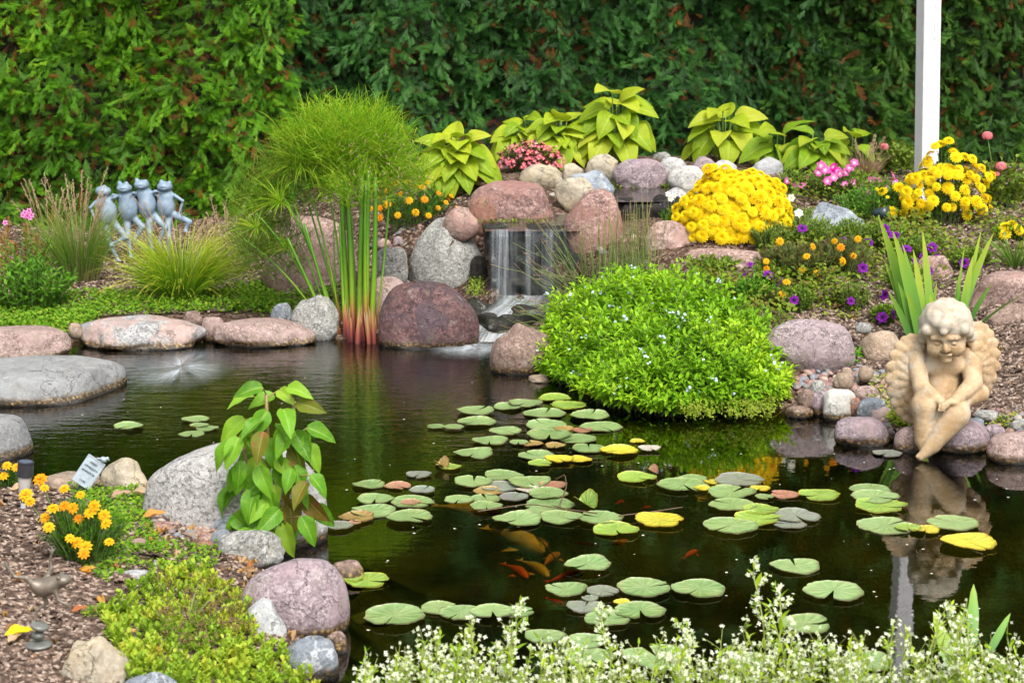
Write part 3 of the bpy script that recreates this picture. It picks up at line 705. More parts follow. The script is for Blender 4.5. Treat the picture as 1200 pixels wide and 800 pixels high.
m, nt, b, out = new_mat("stream_water"); geo = nt.nodes.new('ShaderNodeNewGeometry')
b.inputs['Base Color'].default_value = (.02, .017, .01, 1); b.inputs['Roughness'].default_value = .06; b.inputs['IOR'].default_value = 1.4
bp = nd(nt, 'ShaderNodeBump', {'Strength': .25, 'Distance': .02, 'Height': noise_(nt, 8, geo.outputs['Position'], 3)}); nt.links.new(bp.outputs[0], b.inputs['Normal']); M_stream = m
def flat_patch(x0, x1, y0, y1, z, name, n=24):
    g = Geo(); X_, Y_ = np.meshgrid(np.linspace(x0, x1, n), np.linspace(y0, y1, n), indexing='ij'); g.raw(np.c_[X_.ravel(), Y_.ravel(), 0 * X_.ravel() + z], grid_faces(n, n))
    o = g.build(name, M_stream); return tag(o, kind='structure')
flat_patch(-.13, .33, LIP_Y - .005, 8.99, .468, "stream_water"); flat_patch(.0, .8, 8.99, 9.3, .467, "stream_water"); flat_patch(.42, 1.3, 9.16, 10.1, .548, "upper_pool_water")
# falling sheet: curved over the lip then down
wf = thing("waterfall", "thin veil of water falling over the dark ledge between the boulders", "waterfall", (.1, LIP_Y, .47))
def sheet(path, x0, x1, n=60, inten=None, seed=0, wob=.012):
    path = np.array(path, float); m_ = 40
    s = np.r_[0, np.cumsum(np.linalg.norm(np.diff(path, axis=0), axis=1))]; s /= s[-1]; t = np.linspace(0, 1, m_)
    yz = np.stack([np.interp(t, s, path[:, k]) for k in range(path.shape[1])], -1)
    u = np.linspace(0, 1, n); U, T = np.meshgrid(u, t, indexing='ij')
    sh = yz[:, 2] if path.shape[1] > 2 else 0 * t
    x = x0 + (x1 - x0) * U + sh[None]; w_ = vnoise(U * 14, T * 1.5, 1, seed) - .5
    y = yz[None, :, 0] - wob * w_ * np.minimum(T * 5, 1) + 0 * U; z = yz[None, :, 1] + 0 * U + w_ * wob * .4
    e = np.clip(np.minimum(U, 1 - U) * 12, 0, 1)
    I = e * (inten(U, T) if inten else 1)
    return np.stack([x, y, z], -1).reshape(-1, 3), grid_faces(n, m_), np.stack([U, T, np.clip(I, 0, 1)], -1).reshape(-1, 3)
g = Geo((.1, LIP_Y, .47)); v, f, l = sheet([(LIP_Y + .04, .474), (LIP_Y - .01, .472), (LIP_Y - .035, .45), (LIP_Y - .05, .3), (LIP_Y - .06, .12)], -.12, .28,
    inten=lambda U, T: (1.0 * np.exp(-((U - .17) / .12) ** 2) + .55 * np.exp(-((U - .5) / .05) ** 2) + .35 * np.exp(-((U - .75) / .2) ** 2) + .02) * (.9 - .4 * T)); g.raw(v, f, l)
g.build("falling_veil", M_fall, wf)
g = Geo((.1, LIP_Y, .47)); v, f, l = sheet([(LIP_Y - .04, .16, .0), (8.42, .15, -.03), (8.3, .125, -.09), (8.24, .06, -.13), (8.16, .012, -.16)], -.06, .3,
    inten=lambda U, T: .85 * np.exp(-((U - .3) / .3) ** 2) + .05, seed=4, wob=.004); g.raw(v, f, l)
g.build("lower_cascade", M_foam, wf)
# foam on the pond under the falls
g = Geo((.1, LIP_Y, .47)); nn = 50; X_, Y_ = np.meshgrid(np.linspace(-1, 1, nn), np.linspace(-1, 1, nn), indexing='ij')
I = 1.0 * np.clip(1.15 * (1 - np.hypot(X_, Y_)), 0, 1) ** 1.2 * np.clip(.4 + Y_ * .6 + .5, 0, 1)
c = P(548, 414); zz = .006 + .012 * vnoise(X_ * 3, Y_ * 3, 2) * I
g.raw(np.stack([c[0] + X_ * .20, c[1] + Y_ * .26 + .07, zz], -1).reshape(-1, 3), grid_faces(nn, nn), np.stack([X_ + .5, Y_ * 1.2, I], -1).reshape(-1, 3))
g.build("foam", M_froth, wf)
# underwater jet making a rosette of ripples on the left
jt = thing("bubbling_water_jet", "small whitish swirl of bubbling water left of centre near the flat slabs", "water jet", P(213, 434))
M_jet = sheet_mat("jet_foam", (.75, .82, .88), .4, (.3, .7, 0.1, .8), (4, 1.2))
th = np.linspace(0, 2 * np.pi, 73); rr_ = np.linspace(.0, 1, 24); TH, RR = np.meshgrid(th, rr_, indexing='ij')
jc = P(213, 434); I = np.clip((1 - RR) ** 1.6 * 1.1, 0, 1) * (0.7 + .3 * np.sin(TH * 3 + RR * 4)) * np.clip(RR * 6, .5, 1)
g = Geo(jc); g.raw(np.stack([jc[0] + np.cos(TH) * RR * .24, jc[1] + np.sin(TH) * RR * .5, .006 + .012 * (1 - RR) ** 2], -1).reshape(-1, 3), grid_faces(73, 24), np.stack([TH, RR, I], -1).reshape(-1, 3))
g.build("swirl", M_jet, jt)

# ------------------------------------------------------------------ lily pads
def pad_mat(name, col, col2, edge, rough=.38, blot=(.5, .42, .12), ba=.5):
    m, nt, b, out = new_mat(name); u, v, r = lp_attr(nt)     # u = angle/2pi, v = radius
    tc = nt.nodes.new('ShaderNodeTexCoord'); oi = nt.nodes.new('ShaderNodeObjectInfo')
    vec = nd(nt, 'ShaderNodeVectorMath', {0: tc.outputs['Object'], 1: oi.outputs['Location']}, operation='ADD').outputs[0]
    c = mixc(nt, maprange(nt, noise_(nt, 14, vec, 4), .35, .65), col, col2)
    c = mixc(nt, math_(nt, 'MULTIPLY', oi.outputs['Random'], .45), c, [min(x * 1.45, 1) for x in col2])
    c = mixc(nt, maprange(nt, noise_(nt, 6, vec, 3), .45, .65, 0, .45), c, mixc(nt, .5, c, (.30, .32, .08)))
    c = mixc(nt, maprange(nt, noise_(nt, 40, vec, 5, .7), .3, .7), mixc(nt, 1, c, (.72, .74, .70), 'MULTIPLY'), c)
    s = math_(nt, 'ABSOLUTE', math_(nt, 'SINE', math_(nt, 'MULTIPLY', u, math.pi * 13)))
    c = mixc(nt, maprange(nt, s, 0, .2, .6, 0), c, [min(x * 1.5 + .05, 1) for x in col])
    c = mixc(nt, maprange(nt, noise_(nt, 28, vec, 5, .7), .62, .70, 0, ba), c, blot)
    ev = math_(nt, 'ADD', v, math_(nt, 'MULTIPLY', math_(nt, 'SUBTRACT', noise_(nt, 22, vec, 3), .5), .22))
    c = mixc(nt, maprange(nt, ev, .93, 1.02, 0, .8), c, edge)
    c = mixc(nt, maprange(nt, noise_(nt, 160, vec, 2), .66, .72, 0, .6), c, (.05, .05, .02))
    nt.links.new(c, b.inputs['Base Color']); b.inputs['Roughness'].default_value = rough - .08; b.inputs['Specular IOR Level'].default_value = .8
    bp = nd(nt, 'ShaderNodeBump', {'Strength': .6, 'Distance': .004, 'Height': math_(nt, 'ADD', math_(nt, 'MULTIPLY', s, .6), math_(nt, 'MULTIPLY', noise_(nt, 35, vec, 4), 1.4))}); nt.links.new(bp.outputs[0], b.inputs['Normal'])
    return m
PM = {'g': pad_mat("pad_green", (.15, .25, .08), (.24, .34, .13), (.30, .24, .10), ba=.45), 'y': pad_mat("pad_yellow", (.62, .47, .02), (.45, .45, .04), (.7, .34, .02), ba=.4, blot=(.3, .4, .05)),
      'l': pad_mat("pad_lime", (.18, .32, .05), (.28, .40, .06), (.6, .5, .04), ba=.6, blot=(.6, .5, .05)), 'b': pad_mat("pad_bronze", (.26, .15, .05), (.35, .24, .07), (.2, .08, .04)),
      'r': pad_mat("pad_red", (.40, .13, .10), (.36, .20, .12), (.45, .28, .14)), 'p': pad_mat("pad_greyed", (.21, .19, .20), (.19, .23, .17), (.33, .25, .22), ba=.3, blot=(.2, .14, .12)),
      'w': pad_mat("pad_pale", (.6, .52, .45), (.5, .42, .36), (.6, .5, .4), ba=.3), 'o': pad_mat("pad_submerged", (.09, .12, .03), (.13, .16, .04), (.1, .1, .03)),
      's': pad_mat("pad_silvery", (.16, .28, .09), (.27, .37, .15), (.33, .27, .15), ba=.35)}
CN = {'g': 'green', 'y': 'golden yellow', 'l': 'yellow-green', 'b': 'bronze-brown', 'r': 'reddish', 'p': 'dull purplish-grey', 'w': 'pale pinkish', 'o': 'dim olive, half-sunken', 's': 'silvery green'}
def pad_mesh(Rw, seed, curl, notch_a, notch=.16):
    rs = np.random.default_rng(seed); n = 56; k = 6
    th = np.linspace(notch_a + notch, notch_a + 2 * np.pi - notch * .6, n); rr = np.linspace(0, 1, k)
    TH, RR = np.meshgrid(th, rr, indexing='ij')
    ph = rs.uniform(0, 6.28, 4)
    rad = 1 + .035 * np.sin(3 * th + ph[0]) + .025 * np.sin(7 * th + ph[1]) + .012 * np.sin(17 * th + ph[2]) - .10 * np.exp(-((th - th[0]) / .15) ** 2) - .10 * np.exp(-((th - th[-1]) / .15) ** 2)
    rad = rad + .02 * rs.normal(size=n) * (rs.random(n) < .35) - .07 * np.exp(-((th - rs.uniform(th[0], th[-1])) / .1) ** 2) * (rs.random() < .5)
    rad = rad[:, None]
    x = Rw * RR * rad * np.cos(TH); y = Rw * RR * rad * np.sin(TH)
    z = Rw * (curl * .22 * RR ** 4 * (.5 + .5 * np.sin(2 * TH + ph[3])) + .012 * np.sin(5 * TH + ph[1]) * RR ** 2) + .0015
    v = np.stack([x, y, z], -1).reshape(-1, 3); f = grid_faces(n, k)
    lp = np.stack([(TH - notch_a) / (2 * np.pi), RR, 0 * RR], -1).reshape(-1, 3)
    vb = v[k - 1::k].copy(); vb[:, 2] -= .002 + 0 * vb[:, 2]
    V = np.r_[v, vb]; i = np.arange(n - 1)
    f2 = np.stack([i * k + k - 1, n * k + i, n * k + i + 1, (i + 1) * k + k - 1], -1)
    return V, [f, f2], np.r_[lp, lp[k - 1::k]]
PADS = {
 'below the forget-me-nots': [(616, 472.5, 40, 'g'), (596, 477, 34, 'g'), (558, 481, 43, 'g'), (558, 495, 46, 'g'), (511, 499.5, 22, 'g'), (532, 500, 24, 'g'), (596, 496, 32, 'o'), (592, 505, 38, 'g'), (638, 485, 50, 'g'), (650, 466.5, 38, 'l'), (668, 475, 42, 'l'),
      (690, 487, 46, 'g'), (644, 509, 52, 'g'), (640, 498, 48, 'g'), (660, 502.5, 24, 'b'), (682, 504, 24, 'r'), (677, 514, 44, 'g'), (704, 500, 50, 'g'), (574, 516.5, 42, 'g'), (555, 531.5, 46, 'g'), (618, 526, 40, 'o'), (608, 518, 22, 's'), (651, 522, 24, 'b'), (624, 520, 26, 'b')],
 'in the loose yellow-pad row': [(690, 525, 40, 'g'), (726, 528, 44, 'y'), (656, 537.5, 34, 'y'), (680, 538.5, 28, 'y'), (628, 534, 42, 'g'), (633, 543, 28, 'l'), (747, 517, 18, 'y'), (761, 525, 26, 'w'), (746, 559.5, 46, 'l'), (528, 547, 26, 'l'), (520, 545, 20, 'b')],
 'in the central raft': [(555, 564, 45, 'g'), (590, 557.5, 46, 'g'), (620, 565, 50, 'g'), (585, 570, 44, 'p'), (574, 576, 38, 'b'), (619, 574, 28, 'w'), (648, 568.5, 34, 'r'), (538, 585, 35, 'g'), (570, 584.5, 36, 'g'), (570, 593, 38, 'g'), (602, 582, 34, 'p'), (642, 578.5, 46, 'g'), (644, 591, 58, 'g'),
      (634, 599, 40, 'g'), (606, 608.5, 57, 'g'), (658, 606, 50, 'g'), (703, 606, 52, 'g'), (722, 620.5, 54, 'l'), (773, 609, 57, 'y')],
 'beside the broad-leaved plant': [(432, 568, 38, 'g'), (466.5, 569.5, 31, 'r'), (491, 556, 30, 'p'), (495, 574, 30, 'p'), (440, 584.5, 43, 'g'), (483, 588, 50, 'g'), (436, 599.5, 53, 's'), (480, 605.5, 54, 'g'), (397, 615, 34, 'p'), (416, 612, 15, 'r'), (418, 606, 42, 'b'), (482, 588.5, 24, 'r')],
 'by the near mauve boulder': [(430, 680, 52, 'l'), (412, 676, 30, 'l'), (461, 721.5, 72, 's'), (442, 724, 60, 'o'), (514, 712, 43, 's'), (540, 717.5, 50, 's'), (577, 716, 50, 's'), (606, 716.5, 40, 's')],
 'in the near middle group': [(688, 661, 54, 's'), (662.5, 690.5, 49, 's'), (706, 692, 38, 'p'), (755, 688, 63, 's'), (819, 689.5, 63, 's'), (691, 701, 20, 'p'), (685.5, 711, 45, 'p'), (750, 714.5, 60, 's'), (712, 725, 54, 's'), (638, 745.5, 48, 's'), (691, 751, 48, 's'), (770, 770, 80, 's'), (690, 770, 60, 's'), (729, 705.5, 20, 'y')],
 'in the right-hand raft': [(800, 567.5, 60, 'g'), (812, 560.5, 34, 'g'), (867, 562, 58, 'p'), (834, 564.5, 18, 'y'), (858, 577, 56, 'g'), (823, 572, 20, 'y'), (891, 572, 24, 'y'), (896, 582, 22, 'g'), (920, 579.5, 34, 'r'), (960, 580, 48, 'l'), (858, 591, 57, 'g'), (887, 607.5, 54, 'l'), (856, 615.5, 65, 's'), (932, 604, 57, 'p'), (926, 614, 38, 'p'), (892, 597, 42, 'l')],
 'nearest the cherub': [(1020, 573.5, 48, 'g'), (1026, 582, 56, 'g'), (1032, 592.5, 60, 'l'), (1038, 616, 66, 's'), (1064, 618.5, 30, 'l'), (1085, 620.5, 32, 'y'), (1117, 612.5, 60, 'g'), (1135, 635, 64, 'y'), (1040, 531, 34, 'p')],
 'alone in open water': [(932, 663.5, 58, 's'), (977, 691.5, 70, 's'), (942, 731, 62, 's'), (1016, 775, 60, 's'), (880, 775, 60, 's')],
 'near the water swirl': [(229, 491, 32, 'g'), (233, 498, 22, 'g'), (243, 502, 26, 'g'), (225, 508.5, 30, 'g'), (151, 499.5, 34, 'g'), (178, 504, 30, 'o')]}
ORD = ['first', 'second', 'third', 'fourth', 'fifth', 'sixth', 'seventh', 'eighth', 'ninth', 'tenth', 'eleventh', 'twelfth', 'thirteenth', 'fourteenth', 'fifteenth', 'sixteenth', 'seventeenth', 'eighteenth']
pn = 0
M_padb = None
for cl, lst in PADS.items():
    groups = {}
    for q in lst: groups.setdefault(q[3], []).append(q)
    for colr, qs in groups.items():
        qs = sorted(qs, key=lambda q: q[0])
        for i, (x, y, wpx, _) in enumerate(qs):
            pn += 1
            z = .003 + .0016 * ((pn * 7) % 5) + (.0 if colr != 'o' else -.022)
            p = P(x, y, z); dpt = proj(p)[2]; Rw = wpx / 2 / FPX * dpt
            v, f, l = pad_mesh(Rw, pn * 31 + 7, .5 if colr in 'yb' else (.45 if colr in 'lr' else float(rng.choice([.08, .18, .4, .6]))), rng.uniform(0, 6.28) if pn % 3 else rng.uniform(3.6, 5.8), rng.uniform(.04, .20))
            g = Geo(); g.raw(v, f, l); o = g.build("lily_pad", PM[colr]); o.location = tuple(p)
            o.rotation_euler = (rng.normal() * .012, rng.normal() * .012, 0)
            wh = "only" if len(qs) == 1 else f"{ORD[i]} from the left of the"
            tag(o, f"{wh} {CN[colr]} lily pad{'s' if len(qs) > 1 else ''} {cl}", "lily pad", "lily pads floating on the pond")
# two folded pads standing out of the water
for x, y, wpx, colr, lb in ((688, 592, 34, 'l', "yellow-green lily pad folded up on edge at the right of the central raft"), (765, 553, 17, 'r', "small rust-red lily pad folded upright right of the yellow row"), (519, 546, 22, 'b', "dark brown lily pad folded up like a tent left of the yellow row")):
    p = P(x, y, .008); Rw = wpx / 2 / FPX * proj(p)[2]
    v, f, l = pad_mesh(Rw, pn, .3, 4.6); a = np.abs(v[:, 0]); v[:, 2] += a * .9; v[:, 0] *= .75
    g = Geo(); g.raw(v, f, l); o = g.build("lily_pad", PM[colr]); o.location = tuple(p); o.rotation_euler = (.1, -.25, .5); tag(o, lb, "lily pad", "lily pads floating on the pond")
# specks of pollen and tiny petals on the surface
q = np.c_[rng.uniform(60, 1195, 190), rng.uniform(440, 780, 190)]; q = q[poly_sd(P(q[:, 0], q[:, 1])[:, :2], SH) > .1]
pp = P(q[:, 0], q[:, 1], .0035); tpl = leaf_tpl(.8, 2, 2, lambda t: 1 + 0 * t, 0, 0)
g = Geo(); az = rng.random(len(pp)) * 6.28; g.inst(tpl, frames(sph(az, 0 * az), np.tile([0, 0, 1.], (len(pp), 1))), pp, rng.uniform(.003, .009, len(pp)))
tag(g.build("floating_specks", plain("speck_white", (.6, .56, .45), .6)), kind='stuff')
# brown stalks lying over the pads
M_stalk = plain("lily_stalk", (.10, .06, .03), .5)
for k_, (pts, lb) in enumerate([([(560, 599), (620, 590), (660, 596), (700, 601)], "brown dead lily stalk lying across the central raft"), ([(610, 612), (640, 640), (662, 668)], "thin olive lily stalk slanting beside the big koi"), ([(655, 594), (664, 580), (662, 566), (650, 562)], "reddish stalk looping up beside the pink pad of the central raft"), ([(725, 604), (760, 600), (800, 594)], "pale floating stem right of the central raft")]):
    w3 = np.array([P(a, b_, .014 if k_ != 1 else -.01) for a, b_ in pts])
    if k_ == 2: w3[1:3, 2] += .03
    t = np.linspace(0, len(pts) - 1, 14); w3 = np.stack([np.interp(t, range(len(pts)), w3[:, i]) for i in range(3)], -1)
    g = Geo(); tubes(g, w3[None], .0022, 5); tag(g.build("lily_stalk", M_stalk), lb, "plant stalk")

# ------------------------------------------------------------------ signed distance modelling for sculpted things
def sdf_mesh(prims, lo, hi, res, sm=2):
    lo = np.array(lo, float); hi = np.array(hi, float); n = np.ceil((hi - lo) / res).astype(int) + 1
    D = np.full(n, .5, np.float32); ax = [lo[i] + np.arange(n[i]) * res for i in range(3)]
    for pr in prims:
        op = pr.get('op', '+'); k = pr.get('k', .01); t = pr['t']
        if t == 'e':
            c = np.array(pr['c'], float); r = np.array(pr['r'], float); Rm = pr.get('R'); ext = r.max() if Rm is not None else r
            a = c - ext; b2 = c + ext
        else:
            A_ = np.array(pr['a'], float); B_ = np.array(pr['b'], float); ra, rb = pr['ra'], pr.get('rb', pr['ra']); a = np.minimum(A_ - ra, B_ - rb); b2 = np.maximum(A_ + ra, B_ + rb)
        mg = k * 1.5 + res * 3; i0 = np.clip(np.floor((a - mg - lo) / res).astype(int), 0, n - 1); i1 = np.clip(np.ceil((b2 + mg - lo) / res).astype(int) + 1, 1, n)
        if (i1 <= i0).any(): continue
        X = ax[0][i0[0]:i1[0], None, None]; Y = ax[1][None, i0[1]:i1[1], None]; Z = ax[2][None, None, i0[2]:i1[2]]
        if t == 'e':
            q = np.stack(np.broadcast_arrays(X - c[0], Y - c[1], Z - c[2]), -1)
            if Rm is not None: q = q @ np.asarray(Rm)
            k0 = np.linalg.norm(q / r, axis=-1); k1 = np.linalg.norm(q / r ** 2, axis=-1) + 1e-9; d = k0 * (k0 - 1) / k1
        else:
            q = np.stack(np.broadcast_arrays(X - A_[0], Y - A_[1], Z - A_[2]), -1); ba = B_ - A_
            h = np.clip((q @ ba) / (ba @ ba + 1e-12), 0, 1); d = np.linalg.norm(q - h[..., None] * ba, axis=-1) - (ra + (rb - ra) * h)
        sl_ = tuple(slice(i0[i], i1[i]) for i in range(3)); o_ = D[sl_]
        if op == '+':
            h = np.clip(.5 + .5 * (o_ - d) / k, 0, 1); D[sl_] = o_ * (1 - h) + d * h - k * h * (1 - h)
        else:
            h = np.clip(.5 - .5 * (o_ + d) / k, 0, 1); D[sl_] = o_ * (1 - h) + (-d) * h + k * h * (1 - h)
    S = D < 0; c8 = np.zeros(tuple(n - 1), int)
    offs = [(i, j, k) for i in (0, 1) for j in (0, 1) for k in (0, 1)]
    for (i, j, k) in offs: c8 += S[i:n[0] - 1 + i, j:n[1] - 1 + j, k:n[2] - 1 + k]
    cells = np.argwhere((c8 > 0) & (c8 < 8)); vid = np.full(tuple(n - 1), -1); vid[tuple(cells.T)] = np.arange(len(cells))
    cv = {o: D[cells[:, 0] + o[0], cells[:, 1] + o[1], cells[:, 2] + o[2]] for o in offs}
    acc = np.zeros((len(cells), 3)); cnt = np.zeros(len(cells))
    for a in offs:
        for ax_ in range(3):
            if a[ax_] == 0:
                b2 = list(a); b2[ax_] = 1; b2 = tuple(b2); va, vb = cv[a], cv[b2]; mk = (va < 0) != (vb < 0)
                t = np.where(mk, va / (va - vb + 1e-12), 0); p = np.tile(np.array(a, float), (len(cells), 1)); p[:, ax_] += t
                acc += p * mk[:, None]; cnt += mk
    V = lo + (cells + acc / cnt[:, None]) * res; F = []
    for ax_ in range(3):
        o1, o2 = [(1, 2), (2, 0), (0, 1)][ax_]
        s0 = [slice(0, n[i]) for i in range(3)]; s1 = list(s0); s0[ax_] = slice(0, n[ax_] - 1); s1[ax_] = slice(1, n[ax_])
        A0, A1 = S[tuple(s0)], S[tuple(s1)]; E = np.argwhere(A0 != A1)
        E = E[(E[:, o1] > 0) & (E[:, o2] > 0) & (E[:, o1] < n[o1] - 1) & (E[:, o2] < n[o2] - 1)]
        fl = A0[tuple(E.T)]
        def g_(d1, d2):
            q = E.copy(); q[:, o1] -= d1; q[:, o2] -= d2; return vid[tuple(q.T)]
        Q = np.stack([g_(1, 1), g_(0, 1), g_(0, 0), g_(1, 0)], -1); Q[~fl] = Q[~fl][:, ::-1]; F.append(Q)
    F = np.concatenate(F); F = F[(F >= 0).all(1)]
    for _ in range(sm):      # light smoothing
        e = np.concatenate([F[:, [0, 1]], F[:, [1, 2]], F[:, [2, 3]], F[:, [3, 0]]]); s = np.zeros_like(V); c_ = np.zeros(len(V))
        np.add.at(s, e[:, 0], V[e[:, 1]]); np.add.at(c_, e[:, 0], 1); V = V * .6 + .4 * s / np.maximum(c_, 1)[:, None]
    return V, F
def E(c, r, k=.01, R_=None, op='+'): return dict(t='e', c=c, r=r, k=k, R=R_, op=op)
def C(a, b, ra, rb=None, k=.01, op='+'): return dict(t='c', a=a, b=b, ra=ra, rb=ra if rb is None else rb, k=k, op=op)
def sdf_obj(name, prims, lo, hi, res, mat, parent, sm=2):
    v, f = sdf_mesh(prims, lo, hi, res, sm); g = Geo(); g.raw(v, f); return g.build(name, mat, parent)

# ---- cherub
M_stone = None
m, nt, b, out = new_mat("weathered_sandstone"); tc = nt.nodes.new('ShaderNodeTexCoord'); ob = tc.outputs['Object']
c = mixc(nt, maprange(nt, noise_(nt, 11, ob, 6, .7), .38, .62), (.36, .23, .11), (.54, .40, .25))
c = mixc(nt, maprange(nt, noise_(nt, 7, ob, 7, .75), .50, .60, 0, .85), c, (.46, .42, .35))
c = mixc(nt, maprange(nt, noise_(nt, 70, ob, 3, .7), .62, .70, 0, .7), c, (.58, .55, .48))
c = mixc(nt, maprange(nt, noise_(nt, 40, ob, 4, .7), .62, .72, 0, .5), c, (.20, .13, .07))
c = mixc(nt, maprange(nt, noise_(nt, 18, ob, 6, .75), .54, .66, 0, .5), c, (.30, .19, .09))
sx = nd(nt, 'ShaderNodeSeparateXYZ', {0: ob}); c = mixc(nt, maprange(nt, sx.outputs[2], .10, .0, 0, .55), c, (.25, .20, .12))
nt.links.new(c, b.inputs['Base Color']); b.inputs['Roughness'].default_value = .8
bp = nd(nt, 'ShaderNodeBump', {'Strength': .8, 'Distance': .006, 'Height': noise_(nt, 60, ob, 8, .8)}); nt.links.new(bp.outputs[0], b.inputs['Normal']); M_stone = m
hairm = m.copy(); hairm.name = "lichened_sandstone"
for n in hairm.node_tree.nodes:
    if n.type == 'MAP_RANGE' and abs(n.inputs[1].default_value - .50) < 1e-4: n.inputs[1].default_value = .34; n.inputs[2].default_value = .52
A0 = P(1110, 537, 0)
ang = thing("cherub_statue", "sandstone cherub with folded wings seated on a rock at the pond edge", "statue", A0)
body = [E((0, .175, .235), (.080, .062, .115), .02), E((.005, .165, .312), (.086, .055, .055), .03), E((0, .16, .15), (.095, .085, .055), .03), E((0, .125, .215), (.055, .045, .05), .03),
        C((0, .14, .34), (.006, .118, .40), .036, .04, .02), E((-.03, .118, .305), (.034, .02, .03), .02), E((.04, .118, .307), (.034, .02, .03), .02),
        C((-.092, .145, .328), (-.086, .075, .240), .037, .030, .008), C((-.086, .075, .240), (-.034, .020, .205), .030, .020, .006),
        C((.104, .155, .332), (.098, .075, .252), .038, .032, .008), C((.098, .075, .252), (.020, .010, .205), .032, .021, .006),
        E((-.026, .008, .200), (.022, .017, .012), .005, eul(0, .3, 0)), E((.004, -.004, .203), (.026, .017, .012), .004, eul(0, .15, 0)),
        C((-.05, .16, .15), (-.072, .055, .178), .060, .050, .02), C((-.072, .05, .172), (-.080, .032, .06), .047, .029, .015), C((-.080, .03, .055), (-.078, -.015, .022), .027, .016, .01),
        C((.05, .16, .14), (.026, .035, .157), .064, .054, .010), C((.024, .022, .150), (-.056, -.008, .05), .051, .029, .015), C((-.056, -.008, .05), (-.104, -.038, .014), .027, .014, .01),
        C((.045, .045, .188), (.125, .085, .215), .022, .034, .010)]
for i in range(4):
    body.append(C((-.006 - i * .001, -.012 - i * .0015, .209 - i * .0062), (-.034 - i * .001, -.026, .198 - i * .0066), .0052, .0042, .002))
    body.append(C((-.036 + i * .004, -.004, .192 - i * .002), (-.044 + i * .007, -.022, .176 - .002 * (i % 2)), .0052, .004, .002))
for i in range(4):
    body.append(C((-.092 - i * .006, -.032 - i * .002, .018 + i * .002), (-.104 - i * .005, -.046, .010 + .003 * i), .006, .005, .003))
body.append(E((.003, .080, .262), (.010, .006, .010), .008, None, '-'))
sdf_obj("body", body, (-.2, -.08, -.02), (.22, .28, .42), .0042, M_stone, ang)
Rh = eul(R(22), 0, 0); Rh = eul(0, R(-4), R(-16)) @ Rh; hc = np.array([.002, .105, .425])
def hp(p): return tuple(hc + Rh @ np.array(p, float))
head = [E(hp((0, 0, 0)), (.074, .078, .082), .01, Rh), E(hp((-.034, -.052, -.028)), (.032, .03, .03), .015, Rh), E(hp((.034, -.052, -.028)), (.032, .03, .03), .015, Rh),
        E(hp((0, -.068, -.062)), (.020, .018, .016), .010, Rh), E(hp((0, -.086, -.010)), (.0105, .015, .016), .006, Rh), E(hp((-.009, -.08, -.018)), (.007, .008, .006), .005, Rh), E(hp((.009, -.08, -.018)), (.007, .008, .006), .005, Rh),
        C(hp((-.044, -.060, .019)), hp((-.014, -.071, .024)), .006, .006, .012), C(hp((.044, -.060, .019)), hp((.014, -.071, .024)), .006, .006, .012),
        E(hp((-.028, -.079, .006)), (.018, .013, .011), .006, Rh, '-'), E(hp((.028, -.079, .006)), (.018, .013, .011), .006, Rh, '-'),
        E(hp((-.027, -.0665, .002)), (.013, .009, .0075), .002, Rh), E(hp((.027, -.0665, .002)), (.013, .009, .0075), .002, Rh), C(hp((-.038, -.0685, .003)), hp((-.017, -.074, .003)), .0016, .0016, .0015, '-'), C(hp((.038, -.0685, .003)), hp((.017, -.074, .003)), .0016, .0016, .0015, '-'),
        C(hp((-.016, -.081, -.038)), hp((.016, -.081, -.038)), .0045, .0045, .004), C(hp((-.012, -.079, -.047)), hp((.012, -.078, -.047)), .005, .005, .005),
        C(hp((-.019, -.086, -.0425)), hp((.019, -.086, -.0425)), .0014, .0014, .0015, '-'),
        E(hp((-.074, .005, -.012)), (.008, .014, .02), .006, Rh), E(hp((.074, .005, -.012)), (.008, .014, .02), .006, Rh)]
sdf_obj("head", head, (-.12, -.02, .3), (.13, .22, .54), .0022, M_stone, ang, 1)
hair = [E(hp((0, .018, .032)), (.092, .086, .082), .01, Rh), E(hp((0, -.064, -.030)), (.064, .066, .064), .010, Rh, '-'), E(hp((0, -.052, .068)), (.028, .026, .024), .012, Rh), E(hp((-.004, -.076, .054)), (.014, .012, .013), .008, Rh)]
rs = np.random.default_rng(3)
for i in range(46):
    a = rs.uniform(0, 2 * np.pi); e = rs.uniform(-.5, 1.45)
    d = np.array([math.cos(a) * math.cos(e), math.sin(a) * math.cos(e), math.sin(e)])
    if d[1] < -.25 and d[2] < .45: continue
    p = np.array([0, .018, .03]) + d * np.array([.083, .079, .073]); hair.append(E(hp(p), tuple(rs.uniform(.010, .019, 3)), .012, Rh))
for sx_ in (-1, 1):
    for p in ((.076, -.012, .012), (.080, -.002, -.016), (.064, -.042, .040)): hair.append(E(hp((p[0] * sx_, p[1], p[2])), (.02, .02, .021), .008, Rh))
sdf_obj("hair", hair, (-.14, -.02, .32), (.14, .25, .58), .003, hairm, ang)
